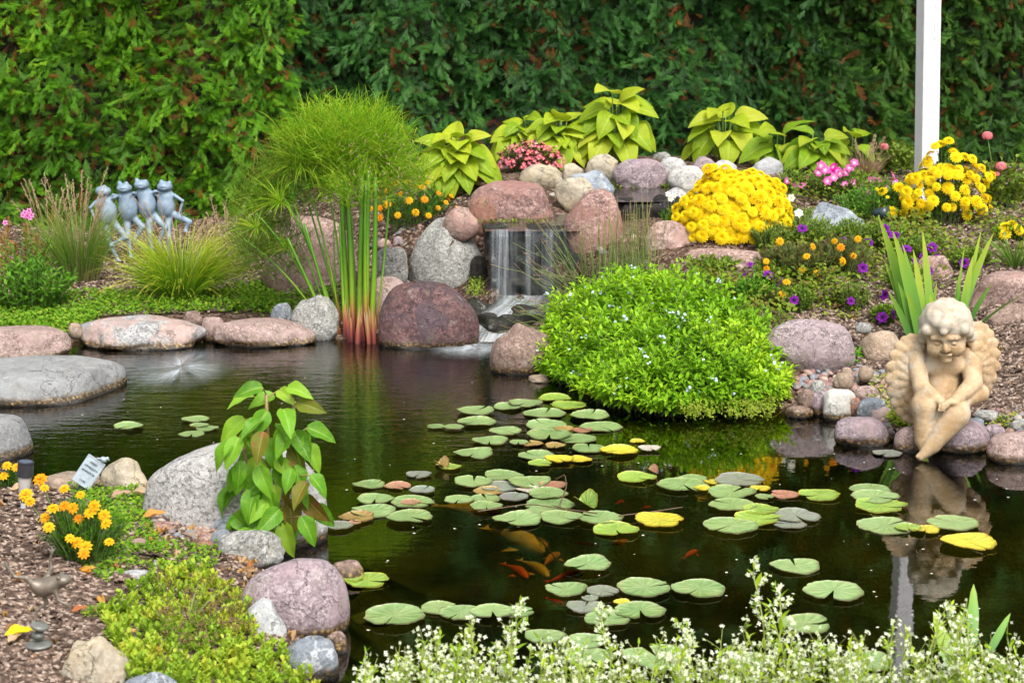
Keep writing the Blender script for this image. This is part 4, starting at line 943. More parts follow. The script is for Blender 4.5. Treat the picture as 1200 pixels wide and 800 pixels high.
def wing(cx, cz, hw, hh, s, tilt, y0=.17):
    pr = [E((cx, y0, cz), (hw, .015, hh), .006, eul(0, tilt * s, .25 * s))]
    for row, (rr, n, sz, dy) in enumerate(((.84, 13, .040, .0), (.64, 12, .034, -.014), (.44, 10, .028, -.026), (.25, 8, .023, -.035))):
        for i in range(n):
            ph = math.pi * (-.42 + .94 * i / (n - 1)); ph = math.pi / 2 - math.pi * (-.08 + 1.12 * i / (n - 1))
            lx = s * math.cos(ph) * hw * rr; lz = math.sin(ph) * hh * rr
            Rt = eul(0, tilt * s, .25 * s); q = Rt @ np.array([lx, -.018 + dy - .035 * (abs(math.cos(ph)) * rr) ** 2, lz])
            an = math.atan2(lz, lx) - .35 * s
            Rf = Rt @ eul(0, -an, 0)
            pr.append(E((cx + q[0], y0 + q[1], cz + q[2]), (sz * .92, .0135, sz * .64), .0015, Rf))
    return pr
sdf_obj("wing", wing(-.088, .250, .080, .158, -1, .05, .17), (-.26, .04, .03), (.05, .26, .48), .0036, M_stone, ang)
sdf_obj("wing", wing(.105, .300, .080, .150, 1, .10, .18), (-.03, .04, .1), (.28, .27, .5), .0036, M_stone, ang)

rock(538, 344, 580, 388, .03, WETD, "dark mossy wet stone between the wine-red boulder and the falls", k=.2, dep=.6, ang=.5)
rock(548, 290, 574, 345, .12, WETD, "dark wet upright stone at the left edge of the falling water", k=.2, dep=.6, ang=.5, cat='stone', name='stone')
# ---- four frogs with linked arms
m, nt, b, out = new_mat("blue_grey_cast_metal"); tc = nt.nodes.new('ShaderNodeTexCoord')
c = mixc(nt, maprange(nt, noise_(nt, 25, tc.outputs['Object'], 5, .6), .3, .7), (.12, .18, .25), (.25, .33, .42)); c = mixc(nt, maprange(nt, noise_(nt, 12, tc.outputs['Object'], 4), .5, .7, 0, .7), c, (.28, .36, .42))
nt.links.new(c, b.inputs['Base Color']); b.inputs['Roughness'].default_value = .55; M_frog = m
F0 = G(140, 304)[0]
fr_ = thing("frog_figurines", "row of four blue-grey frogs with arms round each other behind the yellow grass", "sculpture", F0)
sc0 = proj(F0)[2] / FPX / 7.27; xo = (140 - 100) * 7.27
def fj(x, z, y=0.0): return ((x - xo) * sc0, y, (756 - z) * sc0)
k_ = sc0
FR = [dict(head=(182, 172), hr=(66, 44), eyes=((195, 137), (150, 152)), body=(205, 352), br=(84, 112), chest=(182, 258), arms=[[(118, 262), (66, 312), (112, 425)], [(235, 240), (275, 225), (330, 205)]], legs=[[(200, 455), (208, 590), (285, 742)], [(255, 440), (368, 562), (240, 620)]]),
      dict(head=(358, 148), hr=(66, 42), eyes=((322, 105), (378, 110)), body=(382, 318), br=(86, 118), chest=(365, 225), arms=[[(300, 215), (262, 205), (235, 225)], [(430, 210), (480, 190), (530, 195)]], legs=[[(368, 425), (378, 545), (395, 720)], [(430, 405), (505, 475), (430, 585), (515, 662)]]),
      dict(head=(510, 118), hr=(64, 42), eyes=((475, 80), (545, 92)), body=(545, 290), br=(76, 118), chest=(525, 195), arms=[[(470, 190), (440, 185), (410, 205)], [(580, 190), (630, 170), (680, 185)]], legs=[[(560, 390), (565, 520), (580, 700)], [(600, 380), (700, 480), (640, 600)]]),
      dict(head=(700, 135), hr=(66, 44), eyes=((675, 95), (742, 105)), body=(700, 300), br=(78, 108), chest=(705, 215), arms=[[(640, 210), (600, 190), (560, 205)], [(770, 205), (850, 255), (810, 375)]], legs=[[(715, 395), (722, 560), (712, 725)], [(765, 375), (905, 432), (865, 500)]])]
for i, q in enumerate(FR):
    y0 = .012 * (i % 2)
    pr = [E(fj(*q['body'], y0), (q['br'][0] * k_, .052, q['br'][1] * k_), .01), E(fj(*q['chest'], y0), (66 * k_, .04, 62 * k_), .02), E(fj(*q['head'], y0 - .012), (q['hr'][0] * k_, .05, q['hr'][1] * k_), .012)]
    for e in q['eyes']: pr.append(E(fj(*e, y0 - .02), (20 * k_, .016, 22 * k_), .006))
    hx, hz_ = q['head']; pr.append(C(fj(hx - 48, hz_ + 6, y0 - .058), fj(hx + 42, hz_ + 2, y0 - .058), .0035, .0035, .003, '-'))
    for a_ in q['arms']:
        w_ = [17, 13, 9]
        for j in range(2): pr.append(C(fj(*a_[j], y0 - .01), fj(*a_[j + 1], y0 - .02), w_[j] * k_, w_[j + 1] * k_, .006))
        e_ = a_[2]
        for t_ in (-12, 0, 12): pr.append(C(fj(*e_, y0 - .02), fj(e_[0] + t_, e_[1] + 26, y0 - .025), 6 * k_, 4 * k_, .003))
    for l_ in q['legs']:
        w_ = [34, 22, 14, 12] if len(l_) == 3 else [34, 24, 17, 12]
        for j in range(len(l_) - 1): pr.append(C(fj(*l_[j], y0 - (.03 if j else 0)), fj(*l_[j + 1], y0 - .03), w_[j] * k_, w_[j + 1] * k_, .008))
        e_ = l_[-1]
        for t_ in (-16, 0, 16): pr.append(C(fj(*e_, y0 - .03), fj(e_[0] + 14 + t_, e_[1] + 12, y0 - .05), 9 * k_, 6 * k_, .004))
    xs_ = [(p_['c'][0] if p_['t'] == 'e' else p_['a'][0]) for p_ in pr]; 
    sdf_obj("frog", pr, (min(xs_) - .12, -.13, -.04), (max(xs_) + .14, .10, .52), .0045, M_frog, fr_)

# ---- leaping bronze frog on stacked stones
M_bronze = plain("weathered_bronze", (.17, .14, .11), .45, .35, .35, dirt=(.20, .21, .17), scale=30)
L0 = G(46, 764)[0]; lf = thing("leaping_frog_sculpture", "dull bronze frog leaping off a stack of flat stones in the mulch", "sculpture", L0)
kz = proj(L0)[2] / FPX / 4.7
def lj(x, z, y=0.0): return ((x - 212) * kz, y, (630 - z) * kz)
pr = [E(lj(212, 585), (74 * kz, .03, 20 * kz), .004), E(lj(208, 608), (48 * kz, .022, 22 * kz), .004), E(lj(212, 530), (36 * kz, .016, 26 * kz), .004), E(lj(222, 478), (54 * kz, .022, 22 * kz), .004, eul(0, .25, 0)), C(lj(200, 470), lj(188, 452), .006, .004, .003)]
sdf_obj("stone_stack", pr, (-.06, -.05, -.02), (.06, .05, .11), .0018, plain("green_grey_bronze", (.15, .155, .14), .4, .2, .35, scale=30), lf)
pr = [E(lj(285, 250), (90 * kz, .021, 48 * kz), .006, eul(0, -.45, 0)), E(lj(365, 212, -.002), (46 * kz, .018, 32 * kz), .008, eul(0, -.1, 0)), E(lj(350, 188, -.014), (13 * kz, .007, 12 * kz), .003), E(lj(350, 190, .014), (13 * kz, .007, 12 * kz), .003),
      E(lj(225, 245), (42 * kz, .018, 40 * kz), .01), C(lj(215, 240, -.01), lj(175, 190, -.014), 22 * kz, 14 * kz, .006), C(lj(175, 190, -.014), lj(112, 182, -.016), 14 * kz, 9 * kz, .004), C(lj(112, 182, -.016), lj(76, 125, -.016), 9 * kz, 8 * kz, .003),
      C(lj(262, 215, .01), lj(292, 160, .016), 18 * kz, 12 * kz, .006), C(lj(292, 160, .016), lj(286, 110, .018), 12 * kz, 8 * kz, .004), C(lj(286, 110, .018), lj(298, 72, .018), 8 * kz, 7 * kz, .003),
      C(lj(325, 270, -.012), lj(345, 318, -.016), 15 * kz, 10 * kz, .005), C(lj(345, 318, -.016), lj(392, 340, -.018), 10 * kz, 7 * kz, .003),
      C(lj(250, 300, .006), lj(262, 352, .008), 17 * kz, 11 * kz, .005), C(lj(262, 352, .008), lj(208, 388, .004), 11 * kz, 9 * kz, .004), C(lj(208, 388, .004), lj(196, 455, 0), 9 * kz, 10 * kz, .004)]
for tx, tz in ((60, 92), (82, 88), (48, 112)): pr.append(C(lj(76, 125, -.016), lj(tx, tz, -.018), 7 * kz, 5 * kz, .002))
for tx, tz in ((278, 48), (298, 40), (318, 50)): pr.append(C(lj(298, 72, .018), lj(tx, tz, .018), 7 * kz, 5 * kz, .002))
for tx, tz in ((412, 330), (408, 352), (385, 362)): pr.append(C(lj(392, 340, -.018), lj(tx, tz, -.02), 7 * kz, 5 * kz, .002))
sdf_obj("frog_body", pr, (-.10, -.05, .06), (.13, .05, .31), .002, M_bronze, lf)

# ---- koi
def koi(px, py, Lpx, heading, col, label, depth=.06, fat=.58):
    depth = depth * .75; p = P(px, py, -depth); hd = math.atan2(math.sin(heading) / .29, math.cos(heading)); Lw = Lpx / FPX * proj(p)[2] * math.hypot(math.sin(heading) / .29, math.cos(heading)) * .85
    m_ = plain("koi_skin", col, .3, 0, .25, scale=18, dirt=[c * .6 for c in col])
    root = thing("koi", label, "fish", p, "koi swimming under the pads"); root.rotation_euler[2] = hd
    n = 15; t = np.linspace(0, 1, n); xs = (t - .5) * 2; wv = np.sin(t * 3.2) * .06
    wd = np.interp(t, [0, .08, .3, .55, .8, .92, 1], [.02, .10, .155, .14, .06, .03, .02]) * fat; ht = wd * 1.25
    k = 12; an = np.arange(k) * 2 * np.pi / k
    X = np.repeat((-xs * .5 * 0 + (0.5 - t))[:, None], k, 1); Yc = wv[:, None] + wd[:, None] * np.cos(an)[None]; Zc = ht[:, None] * np.sin(an)[None]
    v = np.stack([X, Yc, Zc], -1).reshape(-1, 3) * Lw
    f = np.array([[i * k + j, i * k + (j + 1) % k, (i + 1) * k + (j + 1) % k, (i + 1) * k + j] for i in range(n - 1) for j in range(k)])
    g = Geo(); g.raw(v, f); g.build("body", m_, root)
    def fin(pts, nm):
        g = Geo(); q = np.array(pts) * Lw; q2 = q.copy(); q2[:, 2] += .002; nn_ = len(q); idx = np.arange(nn_)
        tri = np.array([[0, i, i + 1] for i in range(1, nn_ - 1)])
        sd = np.stack([idx, (idx + 1) % nn_, (idx + 1) % nn_ + nn_, idx + nn_], -1)
        g.raw(np.r_[q, q2], [np.r_[tri + nn_, tri[:, ::-1]], sd]); g.build(nm, m_, root)
    wy = wv[-1]
    fin([(-.46, wy, 0), (-.62, wy + .10, .01), (-.56, wy, 0), (-.64, wy - .07, -.01)], "tail_fin")
    fin([(.22, .13, -.03), (.10, .28, -.05), (.08, .16, -.03)], "side_fin"); fin([(.22, -.12, -.03), (.10, -.26, -.05), (.08, -.13, -.03)], "side_fin")
GOLD = (.75, .42, .08); OR = (.9, .13, .02); RD = (.8, .05, .01)
for a in [(604, 633, 84, -.38, GOLD, "largest golden koi below the central raft of pads", .05), (605, 669, 36, -.5, OR, "bright orange-red koi nosing right below the largest golden one", .03), (627, 666, 42, -.5, GOLD, "slim gold koi between the orange-red koi and a round pad", .06),
          (630, 634, 30, -.5, (.8, .28, .04), "small orange koi just right of the largest golden one", .10), (647, 655, 28, .6, (.7, .26, .05), "dim orange koi heading up beside the olive stalk", .12), (664, 676, 50, .2, RD, "long red koi partly under the round pad in front", .05),
          (652, 706, 26, -.4, RD, "small dark red koi left of the near middle group of pads", .09), (550, 598, 90, -.15, (.6, .36, .06), "long ochre koi passing under the central raft", .08), (724, 636, 32, .2, (.8, .26, .04), "slim orange koi below the yellow-green pads", .09),
          (690, 638, 30, -.15, RD, "faint red koi right of the orange pair", .12), (727, 588, 12, .4, RD, "tiny red koi seen between the folded pad and the rust-red one", .05), (758, 594, 12, .2, RD, "tiny red koi just left of the golden-edged pad", .08), (810, 649, 24, .4, OR, "orange-red koi seen head-on in dark water right of the main group", .07)]:
    koi(*a)
# ------------------------------------------------------------------ hedge of arborvitae
def spray_tpl(seed):
    rs = np.random.default_rng(seed); parts = []
    def strip(a, b, w0, w1, z0=0.0):
        a = np.array(a, float); b = np.array(b, float); d = b - a; d = d / (np.linalg.norm(d) + 1e-9); s = np.array([-d[1], d[0], 0])
        md = (a + b) / 2 + np.array([0, 0, .012])
        v = np.array([a - s * w0 / 2, a + s * w0 / 2, md - s * w0 * .6, md + s * w0 * .6, b - s * w1 / 2, b + s * w1 / 2])
        t0, t1 = a[1], b[1]
        return v, np.array([[-1, t0], [1, t0], [-1, (t0 + t1) / 2], [1, (t0 + t1) / 2], [-1, t1], [1, t1]]), [np.array([[0, 1, 3, 2], [2, 3, 5, 4]])]
    def strip1(a, b, w0, w1):
        v, u, f = strip(a, b, w0, w1); return v[[0, 1, 4, 5]], u[[0, 1, 4, 5]], [np.array([[0, 1, 3, 2]])]
    parts.append(strip((0, 0, 0), (0, 1, -.05), .04, .02))
    n = 6
    for i in range(n):
        for s in (-1, 1):
            y = .08 + .86 * (i + .5 * (s > 0)) / n; L = (.40 * math.sin(math.pi * (.15 + .75 * y)) + .06) * rs.uniform(.8, 1.15)
            an = rs.uniform(.55, .85); dx, dy = s * math.sin(an), math.cos(an); dz = rs.normal() * .08 - .08
            a = (0, y, 0); b = (dx * L, y + dy * L, dz); parts.append(strip(a, b, .034, .016))
            for j in range(3):
                q = .3 + .25 * j; p = (dx * L * q, y + dy * L * q, dz * q); l2 = L * .42 * (1.15 - q)
                a2 = an - s * 0 + (.6 if j % 2 else -.55); parts.append(strip1(p, (p[0] + s * math.sin(a2) * l2, p[1] + math.cos(a2) * l2, p[2] + rs.normal() * .02), .034, .014))
    return merge_tpl(parts)
SPR = [spray_tpl(i) for i in range(4)]
def hedge_mat(name, cols, deep=None):
    return leaf_mat(name, cols, trans=.18, rough=.55, spec=.3)
HM = {'left': leaf_mat("arborvitae_bright", [(.020, .090, .003), (.045, .17, .004), (.09, .26, .006), (.19, .36, .010)], .18, .55, spec=.25),
      'mid': leaf_mat("arborvitae_dark", [(.010, .050, .008), (.020, .088, .014), (.036, .13, .019), (.065, .185, .026)], .15, .55, spec=.3),
      'right': leaf_mat("arborvitae_olive", [(.012, .050, .005), (.024, .085, .008), (.040, .12, .011), (.080, .17, .016)], .15, .55, spec=.25)}
M_rust = leaf_mat("dead_arborvitae", [(.10, .035, .012), (.20, .07, .015), (.30, .11, .02), (.14, .06, .02)], .2, .7)
M_bark = plain("bark", (.10, .065, .045), .9, 0, .4, scale=30, bump=.5)
M_core = plain("dark_backing", (.022, .018, .010), .95, 0, .5, scale=30)  # near-black colour of the sheet added behind the hedge foliage
M_gold = plain("sunlit_leaf_bits", (.6, .52, .05), .6)
def hedge(x0, x1, yh, mk, label, seed, dens=3300, lean=-.35, rustf=.12):
    r = np.random.default_rng(seed); H = 4.0
    root = thing("arborvitae_hedge", label, "hedge", ((x0 + x1) / 2, yh + .3, .2), "arborvitae hedge behind the garden")
    o0 = np.array([(x0 + x1) / 2, yh + .3, .2])
    def surf(x, z): # front face of the hedge
        return yh - .09 * np.abs(np.sin((x * 1.05 + .3 * np.sin(z * 1.3)) * np.pi)) - .22 * (vnoise(x, z, 2.2, 1) - .5) - .14 * (vnoise(x, z, 6, 2) - .5) + .05 * z
    # dark backing sheet, added to stop see-through gaps between the sprays
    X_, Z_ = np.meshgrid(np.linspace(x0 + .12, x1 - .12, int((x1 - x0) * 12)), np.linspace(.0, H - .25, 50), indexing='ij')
    g = Geo(o0); g.raw(np.stack([X_, surf(X_, Z_) + .26, Z_], -1).reshape(-1, 3), grid_faces(*X_.shape)); g.build("backing_sheet", M_core, root)
    g = Geo(o0); xs_ = np.arange(x0 + .4, x1 - .35, .9); b_ = np.stack([xs_, 0 * xs_ + yh + .45, 0 * xs_ + .1], -1); pts = arcs(b_, 0, .0, .03, H - .6, 6); tubes(g, pts, .05, 7); g.build("trunk", M_bark, root)
    g = Geo(o0)
    def put(p, d_, nh, s, rn, rust):
        for k in range(4):
            q = (np.arange(len(p)) % 4 == k)
            for mi, qq in ((0, q & ~rust), (1, q & rust)):
                if qq.any(): g.inst(SPR[k], frames(d_[qq], nh[qq]), p[qq], s[qq][:, None] * np.array([.75, 1.15, 1.0]), rn[qq], mi)
    for (za, zb, de, s0, s1) in ((.1, 2.2, dens, .05, .10), (2.2, H, dens * .12, .16, .28)):
        n = int((x1 - x0) * (zb - za) * de)
        # deep filler
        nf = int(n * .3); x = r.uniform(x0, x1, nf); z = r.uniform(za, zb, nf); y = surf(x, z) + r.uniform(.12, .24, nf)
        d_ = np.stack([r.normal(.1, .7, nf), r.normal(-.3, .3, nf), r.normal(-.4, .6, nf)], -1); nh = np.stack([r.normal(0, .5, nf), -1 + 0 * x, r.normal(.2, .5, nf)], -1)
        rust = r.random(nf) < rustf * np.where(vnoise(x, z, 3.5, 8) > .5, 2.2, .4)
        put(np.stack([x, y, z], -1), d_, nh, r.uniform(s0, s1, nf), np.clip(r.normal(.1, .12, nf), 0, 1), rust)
        # branches, each carrying sprays on both sides
        K = 11; nb = int(n * .7 / K); bx = r.uniform(x0, x1, nb); bz = r.uniform(za, zb + .1, nb)
        bd = norm(np.stack([r.normal(-lean * .5, .45, nb) + .6 * (vnoise(bx, bz, 1.6, 6) - .5), r.normal(-.75, .2, nb), r.normal(-.25, .5, nb)], -1)); BL = r.uniform(.12, .30, nb) * s1 / .115
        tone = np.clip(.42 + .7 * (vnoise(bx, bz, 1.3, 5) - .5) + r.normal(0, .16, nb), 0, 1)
        b0 = np.stack([bx, surf(bx, bz) + .22 * s1 / .115 ** 1 * .115 / s1, bz], -1)
        for k in range(K):
            t = (k + .6) / K; p = b0 + bd * (BL * t)[:, None] + r.normal(size=(nb, 3)) * .008; p[:, 2] -= .05 * t * t
            sd_ = np.where(r.random(nb) < .5, 1., -1.); per = norm(np.cross(bd, np.array([0, -.5, 1.]))) * sd_[:, None]
            an = r.uniform(.25, .8, nb)[:, None] * (1.1 - .8 * t); d_ = bd * np.cos(an) + per * np.sin(an) + np.array([0, 0, -.25]) + r.normal(size=(nb, 3)) * .12
            nh = norm(np.stack([r.normal(0, .45, nb), -.7 + r.normal(0, .3, nb), .6 + r.normal(0, .35, nb)], -1))
            rust = (r.random(nb) < rustf * .35) & (t < .6)
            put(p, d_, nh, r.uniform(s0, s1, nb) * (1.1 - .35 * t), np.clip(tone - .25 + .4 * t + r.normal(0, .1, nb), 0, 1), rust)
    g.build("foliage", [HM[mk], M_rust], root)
hedge(-4.6, -1.38, 11.0, 'left', "bright green arborvitae hedge at the left behind the frog figurines", 21, lean=-.5, rustf=.16)
hedge(-1.75, 1.95, 11.30, 'mid', "dark blue-green stretch of arborvitae hedge behind the waterfall and hostas", 22, rustf=.12)
hedge(1.55, 5.4, 11.3, 'right', "dark olive-green stretch of arborvitae hedge behind the white post", 23, lean=-.5, rustf=.14)
hedge(-8.5, -4.55, 11.0, 'left', "far left end of the arborvitae hedge, outside the picture", 24, dens=150)
hedge(5.35, 9.0, 11.3, 'right', "far right end of the arborvitae hedge, outside the picture", 25, dens=150)

# ------------------------------------------------------------------ white post
def box(g, c, s, bev=.004):
    import bmesh
    bm = bmesh.new(); bmesh.ops.create_cube(bm, size=1.0); bmesh.ops.scale(bm, vec=s, verts=bm.verts); bmesh.ops.bevel(bm, geom=bm.edges[:], offset=bev, segments=2, affect='EDGES')
    bmesh.ops.translate(bm, vec=c, verts=bm.verts); bmesh.ops.triangulate(bm, faces=bm.faces[:])
    g.raw(np.array([v.co[:] for v in bm.verts]), np.array([[q.index for q in f.verts] for f in bm.faces])); bm.free()
pb = PD(1085, 235, 9.55); pz = float(hz(pb[0], pb[1]))
M_post = plain("white_painted_wood", (.72, .72, .76), .5, 0, .05, scale=7, dirt=(.54, .54, .55), bump=.4)
po = thing("white_post", "tall white square wooden post rising among the yellow mums", "post", (pb[0], pb[1], pz)); 
g = Geo(); box(g, (0, 0, 1.6), (.096, .096, 3.3)); o = g.build("shaft", M_post, po, smooth=False)
g = Geo(); box(g, (0, 0, .06), (.125, .125, .14)); g.build("base_collar", M_post, po, smooth=False)
g = Geo()
for zz_, hh_ in ((.92, .05), (.86, .02), (1.02, .03)): box(g, (.012, -.0485, zz_), (.004, .002, hh_), .0005)
g.build('paint_chips', plain('grey_bare_wood', (.35, .33, .32), .8), po, smooth=False); po.rotation_euler = (0, R(-1.8), R(14))

# ------------------------------------------------------------------ bark chips, gravel, leaf litter, ground cover
def chip_tpl():
    v = np.array([[-.5, 0, 0], [.5, .03, 0], [.42, 1, .02], [-.3, .95, 0], [-.35, .05, .28], [.3, .08, .3], [.25, .92, .25], [-.15, .9, .28]], float)
    v[:, 0] *= .22; v[:, 2] *= .35; v[:, 1] -= .5
    return v, np.c_[v[:, 0], v[:, 1] + .5], [np.array([[4, 5, 6, 7], [0, 1, 5, 4], [1, 2, 6, 5], [2, 3, 7, 6], [3, 0, 4, 7]])]
CHIP = chip_tpl()
M_chip = ramp_v_mat("bark_chip", [(0, (.05, .028, .018)), (.3, (.12, .075, .052)), (.6, (.24, .17, .13)), (.85, (.38, .30, .24)), (1, (.10, .06, .04))], 0, .85, 1.6)
def ground_normal(p):
    e = .03; hx = (hz(p[:, 0] + e, p[:, 1]) - hz(p[:, 0] - e, p[:, 1])) / (2 * e); hy = (hz(p[:, 0], p[:, 1] + e) - hz(p[:, 0], p[:, 1] - e)) / (2 * e)
    return norm(np.stack([-hx, -hy, 1 + 0 * hx], -1))
def free_of_rocks(p, mrg=.85):
    ok = np.ones(len(p), bool)
    for o, a, b_, c, xc, yc, zc in ROCKS:
        ok &= (((p[:, 0] - xc) / a) ** 2 + ((p[:, 1] - yc) / b_) ** 2) > mrg
    return ok
def lay(g, tpl, p, smin, smax, tilt=.35, mi=0, lift=.004, rnd=None):
    p = p[free_of_rocks(p)]; p = p[p[:, 2] > .006]
    n = len(p); az = rng.random(n) * 2 * np.pi; nn_ = ground_normal(p) + rng.normal(size=(n, 3)) * tilt * .5; d = sph(az, rng.normal(0, tilt, n) * .4)
    d = norm(d - (d * norm(nn_)).sum(-1, keepdims=True) * norm(nn_)); pp = p.copy(); pp[:, 2] += lift + rng.random(n) * .008
    g.inst(tpl, frames(d, norm(nn_)), pp, rng.uniform(smin, smax, n), rnd, mi)
g = Geo()
NEARBANK = [(-20, 560), (120, 566), (260, 600), (330, 660), (360, 790), (350, 830), (-20, 830)]
lay(g, CHIP, scat(NEARBANK, 11000), .014, .05)
lay(g, CHIP, scat([(900, 300), (1215, 300), (1215, 500), (1060, 520), (980, 470), (1000, 420), (890, 380)], 11000), .018, .055)
lay(g, CHIP, scat([(640, 205), (1215, 195), (1215, 320), (900, 330), (780, 280)], 7000), .02, .06)
lay(g, CHIP, scat([(-10, 250), (330, 250), (330, 365), (-10, 375)], 7000), .02, .06)
lay(g, CHIP, scat([(320, 240), (570, 200), (480, 400), (320, 370)], 2500), .02, .06)
tag(g.build("bark_mulch", M_chip), kind='stuff')
# gravel
def peb_tpl():
    import bmesh
    bm = bmesh.new(); bmesh.ops.create_icosphere(bm, subdivisions=2, radius=.5); v = np.array([p.co[:] for p in bm.verts]); f = np.array([[q.index for q in p.verts] for p in bm.faces]); bm.free()
    v = v * np.array([.8, 1, .55]); v *= (1 + .08 * np.sin(v[:, :1] * 9 + 1) + .06 * np.cos(v[:, 1:2] * 11))
    return v, np.c_[v[:, 0], v[:, 1]], [f]
PEB = peb_tpl()
m, nt, b, out = new_mat("gravel_stone"); u, v_, r_ = lp_attr(nt); geo = nt.nodes.new('ShaderNodeNewGeometry')
c = ramp(nt, r_, [(0, (.30, .17, .13)), (.2, (.38, .25, .20)), (.4, (.22, .20, .20)), (.55, (.42, .36, .30)), (.7, (.24, .13, .12)), (.85, (.20, .22, .25)), (1, (.48, .42, .38))], 'CONSTANT')
c = mixc(nt, maprange(nt, noise_(nt, 150, geo.outputs['Position'], 3), .3, .7), mixc(nt, 1, c, (.7, .7, .7), 'MULTIPLY'), c); nt.links.new(c, b.inputs['Base Color']); b.inputs['Roughness'].default_value = .6; M_grav = m
g = Geo()
lay(g, PEB, scat([(170, 588), (235, 590), (262, 610), (262, 640), (205, 632), (175, 615)], 620), .014, .034, .3, lift=.004)
lay(g, PEB, scat([(925, 445), (985, 425), (1040, 440), (1060, 500), (1000, 505), (950, 490)], 520), .02, .045, .3, lift=.004)
lay(g, PEB, scat([(1150, 485), (1210, 480), (1210, 520), (1140, 520)], 160), .018, .045, .3, lift=.004)
lay(g, PEB, scat([(420, 280), (560, 250), (560, 270), (480, 340), (430, 350)], 200), .02, .05, .3)
lay(g, PEB, scat([(560, 240), (840, 200), (840, 240), (700, 300), (650, 260)], 120), .02, .05, .3)
tag(g.build("gravel", M_grav), kind='stuff')
# crumbled dry leaves
M_litter = leaf_mat("dry_leaf", [(.32, .14, .05), (.40, .24, .12), (.45, .33, .22), (.30, .10, .04), (.5, .3, .06)], .25, .6, vein=(.5, .35, .2))
LIT = leaf_tpl(.6, 5, 6, None, .6, -.35, 1.2)
g = Geo()
for poly, n in (([(150, 560), (300, 640), (330, 700), (180, 700)], 110), (NEARBANK, 60), ([(900, 300), (1215, 300), (1215, 480), (1000, 430)], 50), ([(0, 290), (330, 290), (330, 360), (0, 365)], 70), ([(250, 640), (320, 640), (300, 700), (260, 680)], 25)):
    lay(g, LIT, scat(poly, int(n * .7)), .014, .036, 1.1, lift=.005)
tag(g.build("leaf_litter", M_litter), kind='stuff')
def fallen(px, py, Lpx, col, label, az=0.0):
    p = G(px, py)[0]; s = Lpx / FPX * proj(p)[2]; m_ = leaf_mat("fallen_leaf", [col, [x * 1.2 for x in col]], .3, .55, vein=[x * .5 for x in col], veinn=6, spots=[x * .55 for x in col])
    t = leaf_tpl(.5, 5, 10, None, .35, -.12, .25); g = Geo(); g.inst(t, frames(sph(np.array([az]), np.array([.08])), np.array([[.1, -.25, 1.]])), np.zeros((1, 3)), np.array([s]))
    o = g.build("fallen_leaf", m_); o.location = tuple(p + np.array([0, 0, .016])); tag(o, label, "fallen leaf", "leaves fallen on the bank")
for a in [(5, 752, 36, (.75, .60, .02), "bright yellow fallen leaf at the bottom left", .05), (95, 676, 18, (.5, .28, .05), "orange-tan fallen leaf left of the marigold stems", .3), (138, 757, 28, (.45, .26, .12), "curled tan leaf resting against the whitish rock", .9),
          (126, 792, 26, (.42, .22, .11), "brown leaf lying in front of the whitish rock", .2), (152, 585, 34, (.45, .34, .22), "long pale tan leaf beside the cream rock", -.4), (167, 612, 28, (.6, .27, .07), "orange-brown leaf by the gravel patch", .1),
          (84, 724, 20, (.35, .12, .05), "dark russet leaf right of the leaping frog", .4), (10, 760, 22, (.5, .36, .22), "tan leaf standing up left of the stacked stones", 1.1), (130, 590, 26, (.4, .25, .18), "crumpled brown leaf beneath the cream rock", .6),
          (112, 348, 14, (.6, .33, .15), "orange-tan leaf in the green ground cover below the frogs", -.2), (45, 371, 10, (.6, .22, .02), "small orange leaf in the plants at the left edge", .3), (975, 365, 18, (.35, .17, .10), "brown fallen leaf above the big mauve boulder", .2),
          (12, 580, 24, (.45, .3, .18), "pale brown leaf beneath the solar light", .2), (332, 700, 18, (.6, .32, .05), "orange leaf wedged beside the mauve boulder", 1.2), (108, 725, 16, (.5, .2, .1), "reddish leaf between frog sculpture and sedum", .5)]: fallen(*a)
# low creeping ground cover
GCV = leaf_tpl(.75, 3, 3, oval_prof, .2, .1)
M_cover = leaf_mat("ground_cover_leaf", [(.04, .15, .008), (.09, .25, .012), (.15, .32, .018), (.28, .38, .03)], .35, .5)
def cover(polys, name="ground_cover", size=(.012, .022), h=.03, mat=None):
    g = Geo()
    for poly, n in polys:
        p = scat(poly, n); p = p[free_of_rocks(p, .9)]; p = p[p[:, 2] > .01]
        keep = vnoise(p[:, 0], p[:, 1], 4, 9) + rng.random(len(p)) * .35 > .42; p = p[keep]; n2 = len(p)
        p = p + np.c_[np.zeros((n2, 2)), rng.random(n2) * h + .004]; el = rng.uniform(-.1, .9, n2); d = sph(rng.random(n2) * 6.28, el)
        nh = np.stack([rng.normal(0, .4, n2), rng.normal(-.3, .4, n2), np.ones(n2)], -1); g.inst(GCV, frames(d, nh), p, rng.uniform(*size, n2))
    return tag(g.build(name, mat or M_cover), kind='stuff')
cover([([(-10, 355), (90, 345), (200, 345), (330, 340), (330, 366), (240, 368), (130, 372), (60, 392), (-10, 385)], 9000), ([(270, 335), (400, 325), (400, 372), (300, 372)], 2600), ([(0, 385), (90, 352), (120, 375), (85, 400)], 1200)], h=.035)
cover([([(75, 570), (165, 575), (180, 600), (160, 620), (100, 600)], 1500), ([(150, 640), (260, 640), (250, 680), (160, 670)], 900), ([(55, 640), (130, 600), (190, 640), (130, 690)], 1300), ([(90, 580), (170, 600), (200, 660), (120, 660)], 900)], size=(.008, .017), h=.02)
cover([([(1040, 478), (1062, 490), (1066, 505), (1040, 505)], 700), ([(1130, 500), (1215, 488), (1215, 508), (1150, 510)], 350), ([(1000, 445), (1050, 445), (1050, 480), (1020, 480)], 260), ([(905, 360), (1000, 350), (1010, 380), (940, 375)], 500)], size=(.01, .018), h=.03, mat=leaf_mat("moss_leaf", [(.16, .24, .02), (.25, .34, .03), (.33, .40, .04)], .3, .6))
